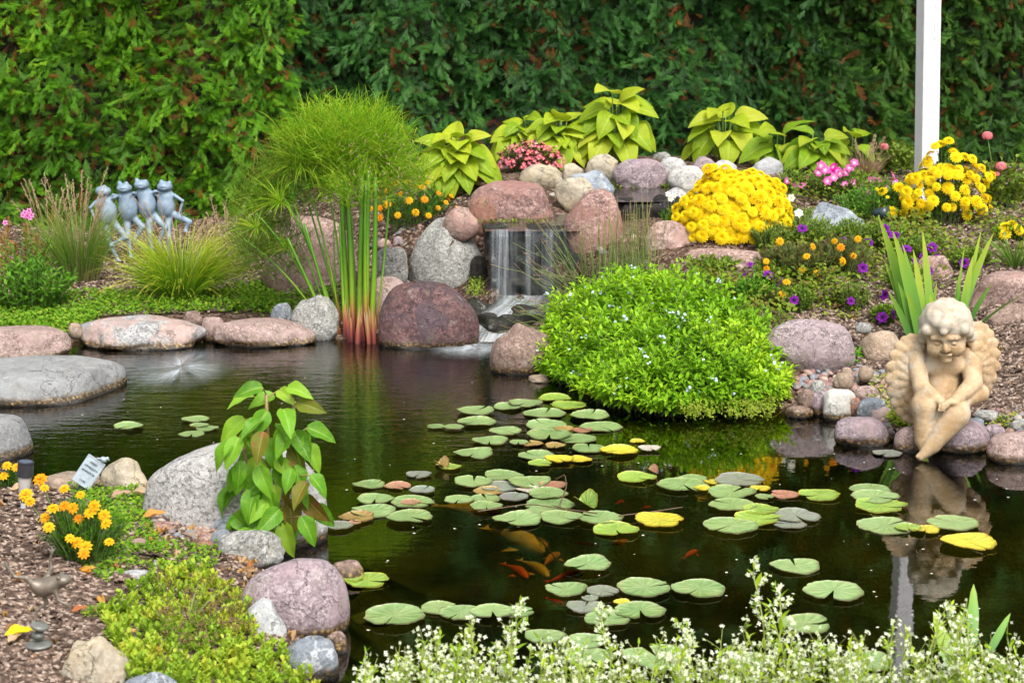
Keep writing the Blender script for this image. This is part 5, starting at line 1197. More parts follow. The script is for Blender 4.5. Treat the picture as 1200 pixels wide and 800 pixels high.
M_strag = leaf_mat("straggly_leaf", [(.07, .14, .012), (.13, .22, .02), (.16, .11, .03), (.24, .34, .03)], .35, .6)
cover([([(890, 288), (1010, 268), (1030, 330), (1000, 372), (900, 352)], 2400), ([(1000, 215), (1060, 225), (1110, 300), (1030, 310)], 1500), ([(915, 215), (1010, 225), (1000, 245), (930, 240)], 500), ([(1130, 262), (1215, 255), (1215, 290), (1150, 300)], 500), ([(855, 335), (920, 350), (930, 395), (895, 400), (860, 365)], 700), ([(1100, 290), (1180, 290), (1170, 330), (1110, 335)], 350), ([(890, 260), (1000, 290), (960, 340), (880, 320)], 900), ([(1000, 270), (1120, 290), (1120, 340), (1010, 360)], 900), ([(1120, 300), (1215, 292), (1215, 318), (1130, 318)], 300), ([(800, 325), (870, 330), (880, 360), (830, 350)], 500), ([(905, 240), (935, 235), (930, 290), (900, 295)], 500)], size=(.014, .034), h=.10, mat=M_strag)
# moss along the upper pool and beside the falls
M_moss = leaf_mat("moss", [(.06, .11, .012), (.12, .19, .02), (.22, .28, .03)], .2, .8)
g = Geo()
for (xa, ya, xb, yb, z, n, w_) in ((690, 217, 830, 217, .553, 1500, .05), (560, 259, 640, 260, .472, 160, .010), (562, 300, 556, 345, .2, 900, .04)):
    t = rng.random(n); q = P(xa + (xb - xa) * t, ya + (yb - ya) * t, z); q += rng.normal(size=(n, 3)) * np.array([.02, w_, .006]); d = sph(rng.random(n) * 6.28, rng.uniform(0, 1.4, n)); g.inst(GCV, frames(d, np.tile([0, -.3, 1.], (n, 1))), q, rng.uniform(.006, .016, n))
tag(g.build("moss", M_moss), kind='stuff')

# ------------------------------------------------------------------ flower heads
def bloom_tpl(rings, r=1.0, W=.5, hgt=.3, lobes=0):
    parts = []
    for k, (n, rad, el, sz) in enumerate(rings):
        lf_ = leaf_tpl(W, 3, 3, oval_prof, .25, .25)
        for i in range(n):
            a = 2 * np.pi * (i + .5 * (k % 2)) / n; Rm = eul(0, 0, a - math.pi / 2) @ eul(el, 0, 0)
            parts.append(rot_tpl(lf_, Rm, (math.cos(a) * rad, math.sin(a) * rad, hgt * k / max(len(rings), 1)), sz))
    v, u, f = merge_tpl(parts); return v, u, f
POM = bloom_tpl([(14, .34, .05, .60), (13, .24, .4, .56), (11, .12, .75, .48), (7, .02, 1.05, .42)], W=.8, hgt=.30)
MARI = bloom_tpl([(9, .1, .0, .9), (8, .06, .35, .7), (5, .0, 1.0, .4)], W=.75, hgt=.2)
P5 = bloom_tpl([(5, .02, .15, 1.0)], W=.75, hgt=0)
PETU = bloom_tpl([(6, .03, .3, 1.0)], W=1.15, hgt=0)
P4 = bloom_tpl([(4, .02, .3, 1.0)], W=.7, hgt=0)
GERA = None
def petal_mat(name, cols, center=None, tip=None, trans=.3):
    m, nt, b, out = new_mat(name); u, v, r = lp_attr(nt)
    c = ramp(nt, r, [(i / max(len(cols) - 1, 1), q) for i, q in enumerate(cols)]) if len(cols) > 1 else mixc(nt, 0.0, cols[0], cols[0])
    if center: c = mixc(nt, maprange(nt, v, .08, .42, 1, 0), c, center)
    if tip: c = mixc(nt, maprange(nt, v, .6, 1, 0, 1), c, tip)
    nt.links.new(c, b.inputs['Base Color']); b.inputs['Roughness'].default_value = .6; b.inputs['Specular IOR Level'].default_value = .2
    tr = nd(nt, 'ShaderNodeBsdfTranslucent'); nt.links.new(c, tr.inputs[0]); mx = nd(nt, 'ShaderNodeMixShader', {0: trans, 1: b.outputs[0], 2: tr.outputs[0]}); nt.links.new(mx.outputs[0], out.inputs[0]); return m
M_yel = petal_mat("yellow_petals", [(.86, .62, .004), (.90, .72, .012), (.86, .58, .004)])
M_mari = petal_mat("marigold_petals", [(.85, .42, .01), (.85, .50, .01), (.8, .30, .005)], center=(.7, .22, .01))
M_orng = petal_mat("orange_petals", [(.75, .22, .01), (.8, .36, .01)], center=(.5, .12, .01))
M_mag = petal_mat("magenta_petals", [(.75, .08, .42), (.80, .22, .50), (.78, .38, .55)], center=(.9, .7, .8))
M_hot = petal_mat("hot_pink_petals", [(.78, .02, .40), (.75, .05, .45)], center=(.85, .6, .75))
M_pur = petal_mat("purple_petals", [(.20, .01, .30), (.28, .02, .42)], center=(.03, .0, .05))
M_whp = petal_mat("white_petals", [(.8, .8, .78), (.82, .82, .82)], center=(.7, .7, .3))
M_sal = petal_mat("salmon_petals", [(.75, .20, .22), (.8, .30, .32)], center=(.8, .5, .45))
M_beg = petal_mat("begonia_petals", [(.60, .05, .12), (.72, .12, .22), (.78, .32, .40)], center=(.8, .6, .3))
M_fmn = petal_mat("forget_me_not_petals", [(.42, .55, .82), (.55, .66, .86), (.68, .75, .88)], center=(.9, .85, .5))
M_phl = petal_mat("phlox_petals", [(.75, .15, .50), (.8, .3, .6)], center=(.4, .0, .2))
def head_mesh(tpl, mat, name="flower_head"):
    g = Geo(); g.inst(tpl, np.eye(3)[None], np.zeros((1, 3)), np.array([1.0]), np.array([rng.random()])); o = g.build(name, mat); me = o.data; bpy.data.objects.remove(o); return me
HEADS = {}
def flowers(root, o0, pts, nrm, size, tpl, mat, name="flower_head", key=None):
    """each flower head its own child; four mesh variants shared"""
    key = key or (mat.name, name)
    if key not in HEADS: HEADS[key] = [head_mesh(tpl, mat, name) for _ in range(4)]
    from mathutils import Matrix
    for i, (p, n_i) in enumerate(zip(pts, nrm)):
        if i >= 100: break
        n_i = n_i / np.linalg.norm(n_i); s = size[i] if np.ndim(size) else size
        o = bpy.data.objects.new(name, HEADS[key][i % 4]); COL.objects.link(o); o.parent = root
        q = Vector(n_i).to_track_quat('Z', 'Y'); o.rotation_mode = 'QUATERNION'; from mathutils import Quaternion
        o.rotation_quaternion = q @ Quaternion((0, 0, 1), random.random() * 6.28); o.location = Vector(p - o0); o.scale = (s, s, s * random.uniform(.85, 1.1))
    if len(pts) > 100:
        g = Geo(o0); d = frames(norm(np.cross(nrm[100:], rng.normal(size=(len(pts) - 100, 3)))), nrm[100:]); g.inst(tpl, d, pts[100:], np.broadcast_to(size, (len(pts),))[100:] if np.ndim(size) else np.full(len(pts) - 100, size)); g.build(name, mat, root, kind='stuff')

# ------------------------------------------------------------------ leafy plants
M_stem = plain("green_stem", (.13, .20, .05), .6)
LEAF_OV = leaf_tpl(.42, 3, 4, None, .2, .2); LEAF_NAR = leaf_tpl(.22, 3, 4, None, .25, .3); LEAF_RND = leaf_tpl(.9, 3, 4, oval_prof, .2, .15)
def feather_tpl():
    parts = [leaf_tpl(.08, 2, 2, lambda t: 1 - .7 * t, 0, 0)]
    for i in range(5):
        for s in (-1, 1):
            parts.append(rot_tpl(leaf_tpl(.34, 2, 3, oval_prof, 0, .1), eul(0, 0, -s * .9), (0, .15 + .16 * i, 0), .34 * (1 - .08 * i)))
    return merge_tpl(parts)
FEATH = feather_tpl()
def bush(px, py, wpx, hpx, name, label, cat, leaf, lmat, nshoot=60, nleaf=10, lsize=.03, dome=.9, depf=.8, base=None, group=None, t0=.2, ang=1.0, seed=0, upmix=.6, whorl=1, stemr=.0015, lean=1.0):
    o0 = G(px, py)[0] if base is None else np.array(base, float); dpt = proj(o0)[2]
    rx = wpx / 2 / FPX * dpt; ry = rx * depf; H = hpx / FPX * dpt
    o0 = o0 + np.array([0, ry * .7, 0]); o0[2] = hz(o0[0], o0[1])
    root = thing(name, label, cat, o0, group)
    r = np.sqrt(rng.random(nshoot)); a = rng.random(nshoot) * 6.28
    b = np.stack([o0[0] + np.cos(a) * r * rx * .5, o0[1] + np.sin(a) * r * ry * .5, 0 * a], -1); b[:, 2] = hz(b[:, 0], b[:, 1])
    top = np.stack([o0[0] + np.cos(a) * r * rx * .93, o0[1] + np.sin(a) * r * ry * .93, o0[2] + H * (1 - (1 - dome * .35) * 0) * np.sqrt(np.clip(1 - r ** 2 * dome, .04, 1)) * rng.uniform(.75, 1.05, nshoot)], -1)
    t = np.linspace(0, 1, 6)[None, :, None]; mid = (b + top) / 2; mid[:, 2] += (top[:, 2] - b[:, 2]) * .15; mid[:, :2] = b[:, :2] * .6 + top[:, :2] * .4
    pts = b[:, None] * (1 - t) ** 2 + 2 * mid[:, None] * t * (1 - t) + top[:, None] * t ** 2
    if stemr: g = Geo(o0); tubes(g, pts, stemr, 3, cap=False); g.build("stems", M_stem, root)
    g = Geo(o0); shoot_leaves(g, pts, leaf, nleaf, t0, lsize, ang, upmix=upmix, whorl=whorl); g.build("foliage", lmat, root)
    return root, o0, top, (rx, ry, H)
def dome_pts(o0, dims, n, zmin=.1, front=.0, jit=.05, rng_=None):
    rx, ry, H = dims; out = []
    el = np.arcsin(rng.uniform(zmin, 1, n)); az = rng.uniform(-np.pi, np.pi, n); az = np.where(rng.random(n) < front, -np.abs(az), az)
    d = sph(az, el); p = o0 + d * np.array([rx, ry, H]) * (1 + rng.normal(0, jit, n))[:, None]
    nr_ = norm(d / np.array([rx, ry, H]) + np.array([0, -.8, .8]) * 1.5)
    return p, nr_
def spread(o0, dims, n, tries=30, **kw):
    """blue-noise-ish dome points"""
    P_, N_ = dome_pts(o0, dims, n * tries // 4, **kw); sel = [0]; dmin = np.linalg.norm(P_ - P_[0], axis=1)
    while len(sel) < n:
        i = int(np.argmax(dmin * rng.uniform(.6, 1, len(dmin)))); sel.append(i); dmin = np.minimum(dmin, np.linalg.norm(P_ - P_[i], axis=1))
    return P_[sel], N_[sel]
GRN = lambda n, a=1.0, y=1.0: leaf_mat(n, [(.035 * a, .12 * a, .008 * y), (.06 * a, .19 * a, .010 * y), (.12 * a, .27 * a, .015 * y)], .3, .5)
M_mumleaf = GRN("mum_leaf", .9); M_mgleaf = GRN("marigold_leaf", .9); M_petleaf = leaf_mat("petunia_leaf", [(.09, .17, .015), (.15, .26, .025), (.24, .34, .04)], .3, .6)
# big yellow mum
rt, o0, top, dm = bush(862, 283, 124, 74, "chrysanthemum", "biggest mound of dense yellow chrysanthemums right of the upper pool", "flowering plant", LEAF_OV, M_mumleaf, 110, 12, .035, .85, .75)
p, n = spread(o0, (dm[0] * .98, dm[1], dm[2] * .98), 330, zmin=.0, front=.75, jit=.07); lump = 1 + .22 * (vnoise(p[:, 0] + p[:, 2], p[:, 2] * 1.3, 9, 3) - .5); p = o0 + (p - o0) * lump[:, None]; 
flowers(rt, o0, p, n, rng.uniform(.030, .042, len(p)), POM, M_yel)
# right yellow mum, looser
for (px, py, wp, hp_, nf, lb) in ((1112, 268, 100, 84, 110, "tall loose yellow chrysanthemum in front of the white post"), (1184, 285, 42, 22, 8, "small low yellow chrysanthemum clump at the right edge"), (1052, 262, 60, 40, 10, "budding leafy chrysanthemum left of the white post with few yellow blooms")):
    rt, o0, top, dm = bush(px, py, wp, hp_, "chrysanthemum", lb, "flowering plant", LEAF_OV, M_mumleaf, int(wp * .9), 11, .035, .8, .7)
    p, n = spread(o0, dm, nf, zmin=.2, front=.75, jit=.1); lump = np.minimum(1 + .4 * (vnoise(p[:, 0] + p[:, 2], p[:, 2] * 1.3, 8, 3) - .6), 1.04); p = o0 + (p - o0) * lump[:, None]; flowers(rt, o0, p, n, rng.uniform(.026, .040, len(p)), POM, M_yel)
# marigolds beside papyrus
rt, o0, top, dm = bush(482, 272, 108, 50, "marigold_plant", "wide patch of small yellow marigolds between papyrus and chartreuse hosta", "flowering plant", FEATH, M_mgleaf, 90, 9, .05, .8, .6)
p, n = spread(o0, dm, 32, zmin=.2, front=.8); flowers(rt, o0, p, n, rng.uniform(.016, .026, len(p)), MARI, M_mari)
# near-left marigold
rt, o0, top, dm = bush(92, 668, 108, 78, "marigold_plant", "orange-yellow marigold plant in the mulch above the leaping frog", "flowering plant", FEATH, M_mgleaf, 120, 10, .034, .7, .75, stemr=.0012)
q = [(94, 579), (75, 572), (52, 571), (47, 561), (85, 595), (110, 593), (105, 600), (92, 607), (57, 617), (52, 606), (62, 595), (75, 592), (122, 604), (90, 635), (82, 630), (98, 648), (30, 579), (35, 587), (128, 634), (99, 670), (124, 613), (100, 640)]
p = np.array([PD(a, b_, o0[1] - (.15 if b_ > 612 else .09) + .05 * rng.random()) for a, b_ in q]); flowers(rt, o0, p, np.tile([0, -.7, .8], (len(p), 1)) + rng.normal(size=(len(p), 3)) * .2, rng.uniform(.014, .022, len(p)), MARI, M_mari)
g = Geo(o0); st = np.stack([o0 + (p - o0) * np.array([.3, .3, 0]), p], 1); st[:, 0, 2] = hz(st[:, 0, 0], st[:, 0, 1]); tt = np.linspace(0, 1, 5)[None, :, None]; tubes(g, st[:, :1] * (1 - tt) + st[:, 1:] * tt, .0012, 3); g.build("flower_stems", M_stem, rt)
rt, o0, top, dm = bush(8, 575, 34, 26, "marigold_plant", "marigold plant cut by the left edge beside the solar light", "flowering plant", FEATH, M_mgleaf, 18, 8, .03, .7, .8)
p = np.array([PD(a, b_, o0[1] - .03) for a, b_ in ((8, 545), (19, 547), (4, 557), (-6, 550))]); flowers(rt, o0, p, np.tile([0, -.7, .8], (4, 1)), np.full(4, .018), MARI, M_mari)
rt, o0, top, dm = bush(118, 562, 36, 30, "marigold_plant", "small marigold with a single orange bud right of the slanted plant marker", "flowering plant", FEATH, M_mgleaf, 16, 8, .03, .7, .8)
flowers(rt, o0, PD(np.array([111.]), np.array([536.]), o0[1]), np.array([[0, -.3, 1.]]), np.array([.012]), MARI, M_orng)
rt, o0, top, dm = bush(50, 556, 26, 26, "marigold_plant", "small leafy marigold between the solar light and the plant marker", "flowering plant", FEATH, M_mgleaf, 12, 8, .03, .7, .8)
# begonias
M_begl = leaf_mat("begonia_leaf", [(.10, .03, .025), (.12, .06, .03), (.08, .12, .03)], .25, .4)
for px, py, wp, hp_, lb in ((622, 206, 82, 34, "bed of pink begonias left of the cream stones"), (683, 194, 52, 26, "dark-leaved pink begonias below the middle hosta"), (570, 212, 34, 18, "small pink begonia beside the chartreuse hosta"), (735, 190, 22, 18, "single dark pink begonia behind the mauve boulder")):
    rt, o0, top, dm = bush(px, py, wp, hp_, "begonia", lb, "flowering plant", LEAF_RND, M_begl, int(wp * 1.2), 8, .03, .7, .6)
    p, n = dome_pts(o0, dm, int(wp * 2.3), zmin=.1, front=.7); g = Geo(o0); g.inst(P4, frames(norm(np.cross(n, rng.normal(size=n.shape))), n), p, rng.uniform(.009, .017, len(p))); g.build("blossoms", M_beg, rt, kind='stuff')
# petunias and the scrappy bed on the right
def petunia(px, py, wp, hp_, lb, blooms, mat, nsh=None, name="petunia", leafm=None, tpl=PETU, sz=(.020, .029), leaf=LEAF_OV, lsz=.026):
    rt, o0, top, dm = bush(px, py, wp, hp_, name, lb, "flowering plant", leaf, leafm or M_petleaf, int((nsh or int(wp * .8)) * 1.7), 10, lsz * 1.15, .6, .7, stemr=.0018)
    if blooms:
        p = np.array([PD(a, b_, o0[1] - dm[1] * .85) for a, b_ in blooms]); nrm = np.tile([0., -.9, .35], (len(p), 1)) + rng.normal(size=(len(p), 3)) * .3
        flowers(rt, o0, p, nrm, rng.uniform(*sz, len(p)), tpl, mat)
        g = Geo(o0); b0 = o0 + (p - o0) * np.array([.6, .6, 0]); b0[:, 2] = hz(b0[:, 0], b0[:, 1]); tt = np.linspace(0, 1, 5)[None, :, None]; sp3 = b0[:, None] * (1 - tt) + (p - .012 * norm(nrm))[:, None] * tt
        if len(p) > 8: tubes(g, sp3, .0016, 3); g.build("flower_stems", M_stem, rt)
        else:
            for q3 in sp3: g = Geo(o0); tubes(g, q3[None], .0016, 3); g.build("flower_stem", M_stem, rt)
    return rt, o0
petunia(985, 238, 100, 36, "spreading pink petunia above the blue-grey slate boulder", [(962, 194), (959, 202), (967, 199), (985, 203), (991, 202), (996, 197), (1001, 191), (977, 208), (970, 212), (990, 216), (1005, 222), (1018, 224), (1030, 215), (1029, 212), (940, 218), (990, 233), (1046, 206), (1048, 214)], M_mag)
petunia(978, 236, 40, 30, "hot pink petunia in the middle of the pink petunia bed", [(977, 196), (981, 201), (975, 201)], M_hot, 20)
petunia(1084, 232, 40, 44, "magenta petunia hanging round the foot of the white post", [(1083, 191), (1085, 206), (1104, 198), (1046, 217)], M_hot, 24)
petunia(1036, 300, 60, 40, "purple petunia straggling left of the tall yellow chrysanthemum", [(1037, 268), (1040, 275), (1050, 276), (1076, 282), (1067, 299), (1096, 308), (1148, 299), (1106, 325), (1110, 330)], M_pur, 40)
petunia(1000, 372, 60, 30, "two-flowered purple petunia behind the big mauve boulder", [(997, 353), (1028, 373), (1036, 345), (1011, 314)], M_pur, 26, leafm=leaf_mat("petunia_leaf_fresh", [(.13, .2, .03), (.2, .28, .05)], .3, .6))
petunia(975, 275, 90, 30, "wiry grey-green petunia with purple blooms below the slate boulder", [(972, 261), (919, 247), (918, 297)], M_pur, 80)
petunia(1060, 345, 70, 34, "leafy purple petunia between the sword leaves and the pinkish stone", [(1050, 318), (1072, 330), (1088, 318), (1058, 332)], M_pur, 46)
petunia(948, 300, 70, 44, "mid-bed petunia with one violet bloom in front of the slate boulder", [(952, 300), (940, 268), (966, 284)], M_pur, 60)
petunia(1030, 245, 60, 34, "light pink petunia right of the slate boulder", [(1018, 228), (1026, 236), (1012, 240), (1040, 222), (1008, 232)], M_mag, 50)
petunia(885, 362, 60, 30, "fresh green filler behind the right shoulder of the forget-me-nots", None, M_whp, 60, name="leafy_plant", leafm=GRN("filler_leaf", 1.4))
for a_ in ((935, 372, 50, 30, "low green filler above the big mauve boulder, left one", [(930, 352)]), (905, 340, 50, 30, "bushy filler just left of the withering marigold bed", [(900, 322), (912, 330)]), (1075, 315, 60, 36, "purple petunia under the tall yellow chrysanthemum", [(1062, 292), (1082, 300), (1092, 290), (1072, 306), (1098, 302)]), (1140, 320, 56, 26, "sparse purple petunia between chrysanthemum and the big pink boulder", [(1130, 308), (1148, 312)]), (1000, 300, 60, 36, "purple petunia tangled at the right foot of the slate boulder", [(990, 282), (1006, 290), (1018, 284), (998, 300)]), (1040, 385, 40, 22, "small purple petunia by the base of the sword leaves", [(1034, 372), (1046, 368)])):
    petunia(*a_, M_pur, int(a_[2] * 1.1), leafm=M_petleaf)
for a_ in ((1010, 235, 60, 30, "pink petunia trailing right of the hot pink one", [(1000, 214), (1012, 220), (1022, 212), (1030, 226)]), (930, 228, 46, 26, "pink petunia at the left end of the upper bed", [(922, 212), (934, 218), (944, 210)]), (1190, 240, 50, 40, "pink-flowered greenery at the right edge beneath the geranium", [(1180, 214), (1192, 226)])):
    petunia(*a_, M_mag, int(a_[2] * 1.1), leafm=M_petleaf)
petunia(838, 322, 70, 16, "trailing plant with tiny dark purple flowers behind the forget-me-nots", [(812, 307), (816, 316), (822, 318), (879, 310), (872, 323), (820, 312)], M_pur, 40, sz=(.010, .016))
petunia(795, 275, 44, 32, "white petunia at the left foot of the big yellow chrysanthemum", [(783, 228), (786, 233), (790, 229), (817, 263), (822, 268), (830, 266), (864, 249), (927, 232)], M_whp, 34, sz=(.014, .022), leafm=GRN("petunia_leaf_green", 1.3))
petunia(862, 282, 40, 22, "tuft of fresh green leaves under the big yellow chrysanthemum", None, M_whp, 40, name="leafy_plant", leafm=GRN("fresh_leaf", 1.5))
M_scr = leaf_mat("withering_leaf", [(.07, .09, .03), (.12, .13, .04), (.14, .08, .04), (.16, .2, .05)], .3, .7)
for px, py, wp, hp_, lb, bl in ((930, 335, 90, 40, "withering marigold bed with yellow heads left of the purple petunias", [(914, 283), (953, 289), (978, 283), (898, 315), (921, 326), (957, 320), (958, 330), (917, 344), (945, 300), (898, 306), (940, 316), (985, 290)]), (985, 330, 90, 46, "browning marigold bed right of the withering one", [(1005, 280), (1000, 300), (988, 306)]), (915, 365, 44, 18, "small feathery marigold at the edge of the forget-me-nots", [(917, 345), (922, 330)])):
    petunia(px, py, wp, hp_, lb, bl, M_mari, int(wp * 1.1), "marigold_plant", M_scr, MARI, (.015, .024), FEATH, .036)
petunia(1020, 262, 90, 36, "mound of small-leaved greenery between slate boulder and yellow chrysanthemum", [(1028, 222), (1040, 231), (1055, 232), (1060, 225)], M_yel, 100, "leafy_plant", GRN("small_leaf", 1.3, 1.6), MARI, (.008, .014))
petunia(905, 300, 60, 34, "light green filler plant right of the big yellow chrysanthemum", [(936, 250)], M_whp, 60, "leafy_plant", leaf_mat("light_leaf", [(.12, .2, .03), (.2, .28, .05)], .3, .6))
# geraniums
M_gerl = leaf_mat("geranium_leaf", [(.10, .18, .02), (.17, .26, .03), (.25, .34, .04)], .3, .5, tip=(.12, .14, .03), tipw=(.6, .8))
def geranium(px, py, wp, hp_, lb, heads):
    rt, o0, top, dm = bush(px, py, wp, hp_, "geranium", lb, "flowering plant", LEAF_RND, M_gerl, int(wp * .8), 7, .045, .6, .7)
    for a, b_, s in heads:
        c_ = PD(a, b_, o0[1] - .05); n_f = 22; d = norm(rng.normal(size=(n_f, 3)) + np.array([0, -.5, .4])); g = Geo(o0); g.inst(P5, frames(norm(np.cross(d, rng.normal(size=d.shape))), d), c_ + d * s * .7 * np.array([1, 1, .7]), np.full(n_f, s * .55)); g.build("flower_cluster", M_sal, rt)
        base_ = o0 * .6 + c_ * .4; base_[2] = o0[2] + .1; g = Geo(o0); tt = np.linspace(0, 1, 5)[None, :, None]; tubes(g, base_[None, None] * (1 - tt) + c_[None, None] * tt, .003, 5); g.build("flower_stalk", M_stem, rt)
geranium(1180, 250, 70, 62, "tall salmon geranium at the right edge beside the yellow chrysanthemum", [(1157, 159, .032), (1173, 195, .034), (1168, 204, .02)])
geranium(1052, 208, 60, 38, "salmon geranium with ringed leaves left of the white post", [(1036, 172, .03)])
# fine small shrub of dry brown blades
# ------------------------------------------------------------------ hostas
HOSTA = leaf_tpl(.80, 9, 10, heart_prof, .14, .50, .06, rib=5)
M_hosta = leaf_mat("hosta_leaf", [(.16, .32, .012), (.28, .42, .015), (.40, .50, .022), (.50, .54, .05)], .35, .38, vein=(.55, .62, .15), veinn=-6, spec=.2)
M_hostag = leaf_mat("hosta_leaf_green", [(.10, .25, .012), (.18, .34, .015), (.30, .43, .02), (.42, .48, .04)], .35, .38, vein=(.45, .55, .12), veinn=-6, spec=.2)
M_petiole = plain("petiole", (.22, .32, .06), .5)
def hosta(px, py, wpx, hpx, n, label, mat=M_hosta, size=(.13, .18), specific=None):
    o0 = G(px, py)[0]; dpt = proj(o0)[2]; Wd = wpx / 2 / FPX * dpt; H = hpx / FPX * dpt
    root = thing("hosta", label, "hosta", o0, "hostas in front of the hedge")
    az = np.arange(n) * 2.4 + rng.uniform(0, 6); t = (np.arange(n) + .5) / n; r = np.sqrt(t)
    az = np.where(rng.random(n) < .3, -np.abs((az + np.pi) % (2 * np.pi) - np.pi), az)
    ctr = o0 + np.stack([np.cos(az) * r * Wd * .55, np.sin(az) * r * Wd * .45, H * (1.0 - .62 * r ** 1.5) * rng.uniform(.7, .98, n)], -1)
    s = rng.uniform(*size, n); out_ = np.stack([np.cos(az), np.sin(az), 0 * az], -1)
    d = norm(out_ * (.5 + .6 * r)[:, None] + np.array([0, -.1, 0]) + np.stack([0 * r, 0 * r, .75 - 1.35 * r], -1) + rng.normal(size=(n, 3)) * .15)
    nh = norm(np.array([0, -.5, 1.0]) - out_ * 0 + rng.normal(size=(n, 3)) * .25)
    g = Geo(o0); g.inst(HOSTA, frames(d, nh), ctr, s); g.build("leaves", mat, root)
    b0 = o0 + out_ * .03; tt = np.linspace(0, 1, 7)[None, :, None]; mid = b0 * .5 + ctr * .5; mid[:, 2] = ctr[:, 2] * .75 + b0[:, 2] * .25
    pts = b0[:, None] * (1 - tt) ** 2 + 2 * mid[:, None] * tt * (1 - tt) + ctr[:, None] * tt ** 2; g = Geo(o0); tubes(g, pts, .0035, 5); g.build("leaf_stalks", M_petiole, root)
hosta(533, 228, 116, 78, 46, "full chartreuse hosta left of the pink begonias", size=(.12, .17))
hosta(612, 190, 74, 62, 28, "low yellow-green hosta behind the pink begonias", size=(.12, .16))
hosta(655, 192, 90, 66, 36, "broad yellow-green hosta behind the cream stones", size=(.12, .17))
hosta(722, 194, 96, 98, 28, "tallest hosta with upright leaves above the mauve boulder", size=(.15, .19))
hosta(850, 192, 110, 74, 22, "wide-leaved hosta behind the big yellow chrysanthemum", size=(.15, .19))
hosta(912, 196, 60, 52, 9, "sparse hosta with long arching leaves right of the wide-leaved one", M_hostag, size=(.16, .2))
hosta(955, 206, 86, 56, 22, "green-yellow hosta just left of the dried brown grass", M_hostag, size=(.12, .16))
hosta(998, 190, 36, 44, 5, "single-crowned pale hosta behind the dried brown grass", size=(.14, .18))

# ------------------------------------------------------------------ grasses
def grass(px, py, n, L, name, label, mat, lean=(0, .5), bend=(.4, 1.4), w_=.004, rb=.05, seeds=None, pw=1.4, azr=None, m=8, base=None, jit=0.0):
    o0 = G(px, py)[0] if base is None else np.array(base, float); root = thing(name, label, "grass clump", o0)
    a = rng.random(n) * 6.28 if azr is None else rng.uniform(azr[0], azr[1], n); r = np.sqrt(rng.random(n)) * rb
    b0 = o0 + np.stack([np.cos(a) * r, np.sin(a) * r, 0 * a], -1)
    ln = rng.uniform(*lean, n); bd = rng.uniform(*bend, n); Lh = rng.uniform(*L, n)
    pts = arcs(b0, a, ln, bd, Lh, m, pw, jit); pts[..., 2] = np.maximum(pts[..., 2], hz(pts[..., 0], pts[..., 1]) + .004)
    prof = np.interp(np.linspace(0, 1, m), [0, .3, 1], [.8, 1, .12])
    g = Geo(o0); ribbons(g, pts, w_ * prof[None] * rng.uniform(.7, 1.2, n)[:, None], fold=.25); g.build("blades", mat, root)
    if seeds:
        ns, Ls, sm = seeds; a = rng.random(ns) * 6.28; p0 = o0 + np.stack([np.cos(a) * rb * .4, np.sin(a) * rb * .4, 0 * a], -1)
        pts = arcs(p0, a, rng.uniform(0, .25, ns), rng.uniform(.1, .6, ns), rng.uniform(*Ls, ns), 8, 1.5); g = Geo(o0); tubes(g, pts, .0012, 3, cap=False)
        for k in range(26):
            f = .68 + .32 * k / 25; i = f * 7; i0 = min(int(i), 6); q = pts[:, i0] + (pts[:, i0 + 1] - pts[:, i0]) * (i - i0); T = norm(pts[:, i0 + 1] - pts[:, i0]); d = norm(T + rng.normal(size=(ns, 3)) * .35)
            g.inst(LEAF_NAR, frames(d, np.tile([0, -1., .3], (ns, 1)) + rng.normal(size=(ns, 3)) * .3), q, rng.uniform(.012, .02, ns))
        g.build("seed_heads", sm, root)
    return root
M_gy = ramp_v_mat("yellow_green_blade", [(0, (.16, .22, .03)), (.3, (.16, .34, .015)), (.7, (.38, .50, .02)), (1, (.60, .50, .08))], .3)
M_gd = ramp_v_mat("tawny_blade", [(0, (.22, .19, .08)), (.3, (.10, .20, .02)), (.75, (.20, .31, .03)), (1, (.38, .32, .10))], .3)
M_gn = ramp_v_mat("green_blade", [(0, (.10, .16, .03)), (.5, (.14, .26, .03)), (1, (.22, .32, .05))], .3)
M_seed = ramp_v_mat("seed_head", [(0, (.30, .19, .10)), (1, (.42, .30, .18))], .2)
M_dry = ramp_v_mat("dry_blade", [(0, (.22, .12, .07)), (.5, (.32, .18, .10)), (1, (.40, .30, .16))], .2)
grass(213, 350, 900, (.26, .50), "grass_clump", "bright yellow-green fountain of grass in front of the frog figurines", M_gy, (0, .9), (.4, 1.5), .006, .09, (12, (.4, .56), M_seed))
grass(95, 330, 420, (.3, .52), "grass_clump", "tall tawny grass clump with seed heads left of the frog figurines", M_gd, (0, .4), (.2, 1.0), .004, .09, (26, (.4, .62), M_seed))
grass(60, 315, 120, (.25, .42), "grass_clump", "thin pale grass tuft beside the rusty astilbe", M_gd, (0, .4), (.2, 1.0), .004, .06, (10, (.4, .5), M_seed))
grass(268, 325, 260, (.2, .38), "grass_clump", "loose brownish-green grass left of the big pink boulder", M_gd, (0, .8), (.4, 1.5), .003, .10, (14, (.3, .45), M_seed))
grass(1012, 215, 130, (.12, .26), "dried_grass", "dried brown ornamental grass beside the salmon geranium", M_dry, (0, .6), (.2, 1.1), .006, .04, (8, (.2, .3), M_seed))
grass(1190, 315, 60, (.15, .3), "grass_clump", "arching green blades at the right edge above the pink boulder", M_gn, (.2, .8), (.5, 1.4), .008, .03)
grass(195, 606, 34, (.03, .05), "moss_tuft", "tiny ochre moss tuft in front of the big pale grey boulder", M_dry, (0, .6), (.1, .6), .004, .012, base=G(193, 592)[0])
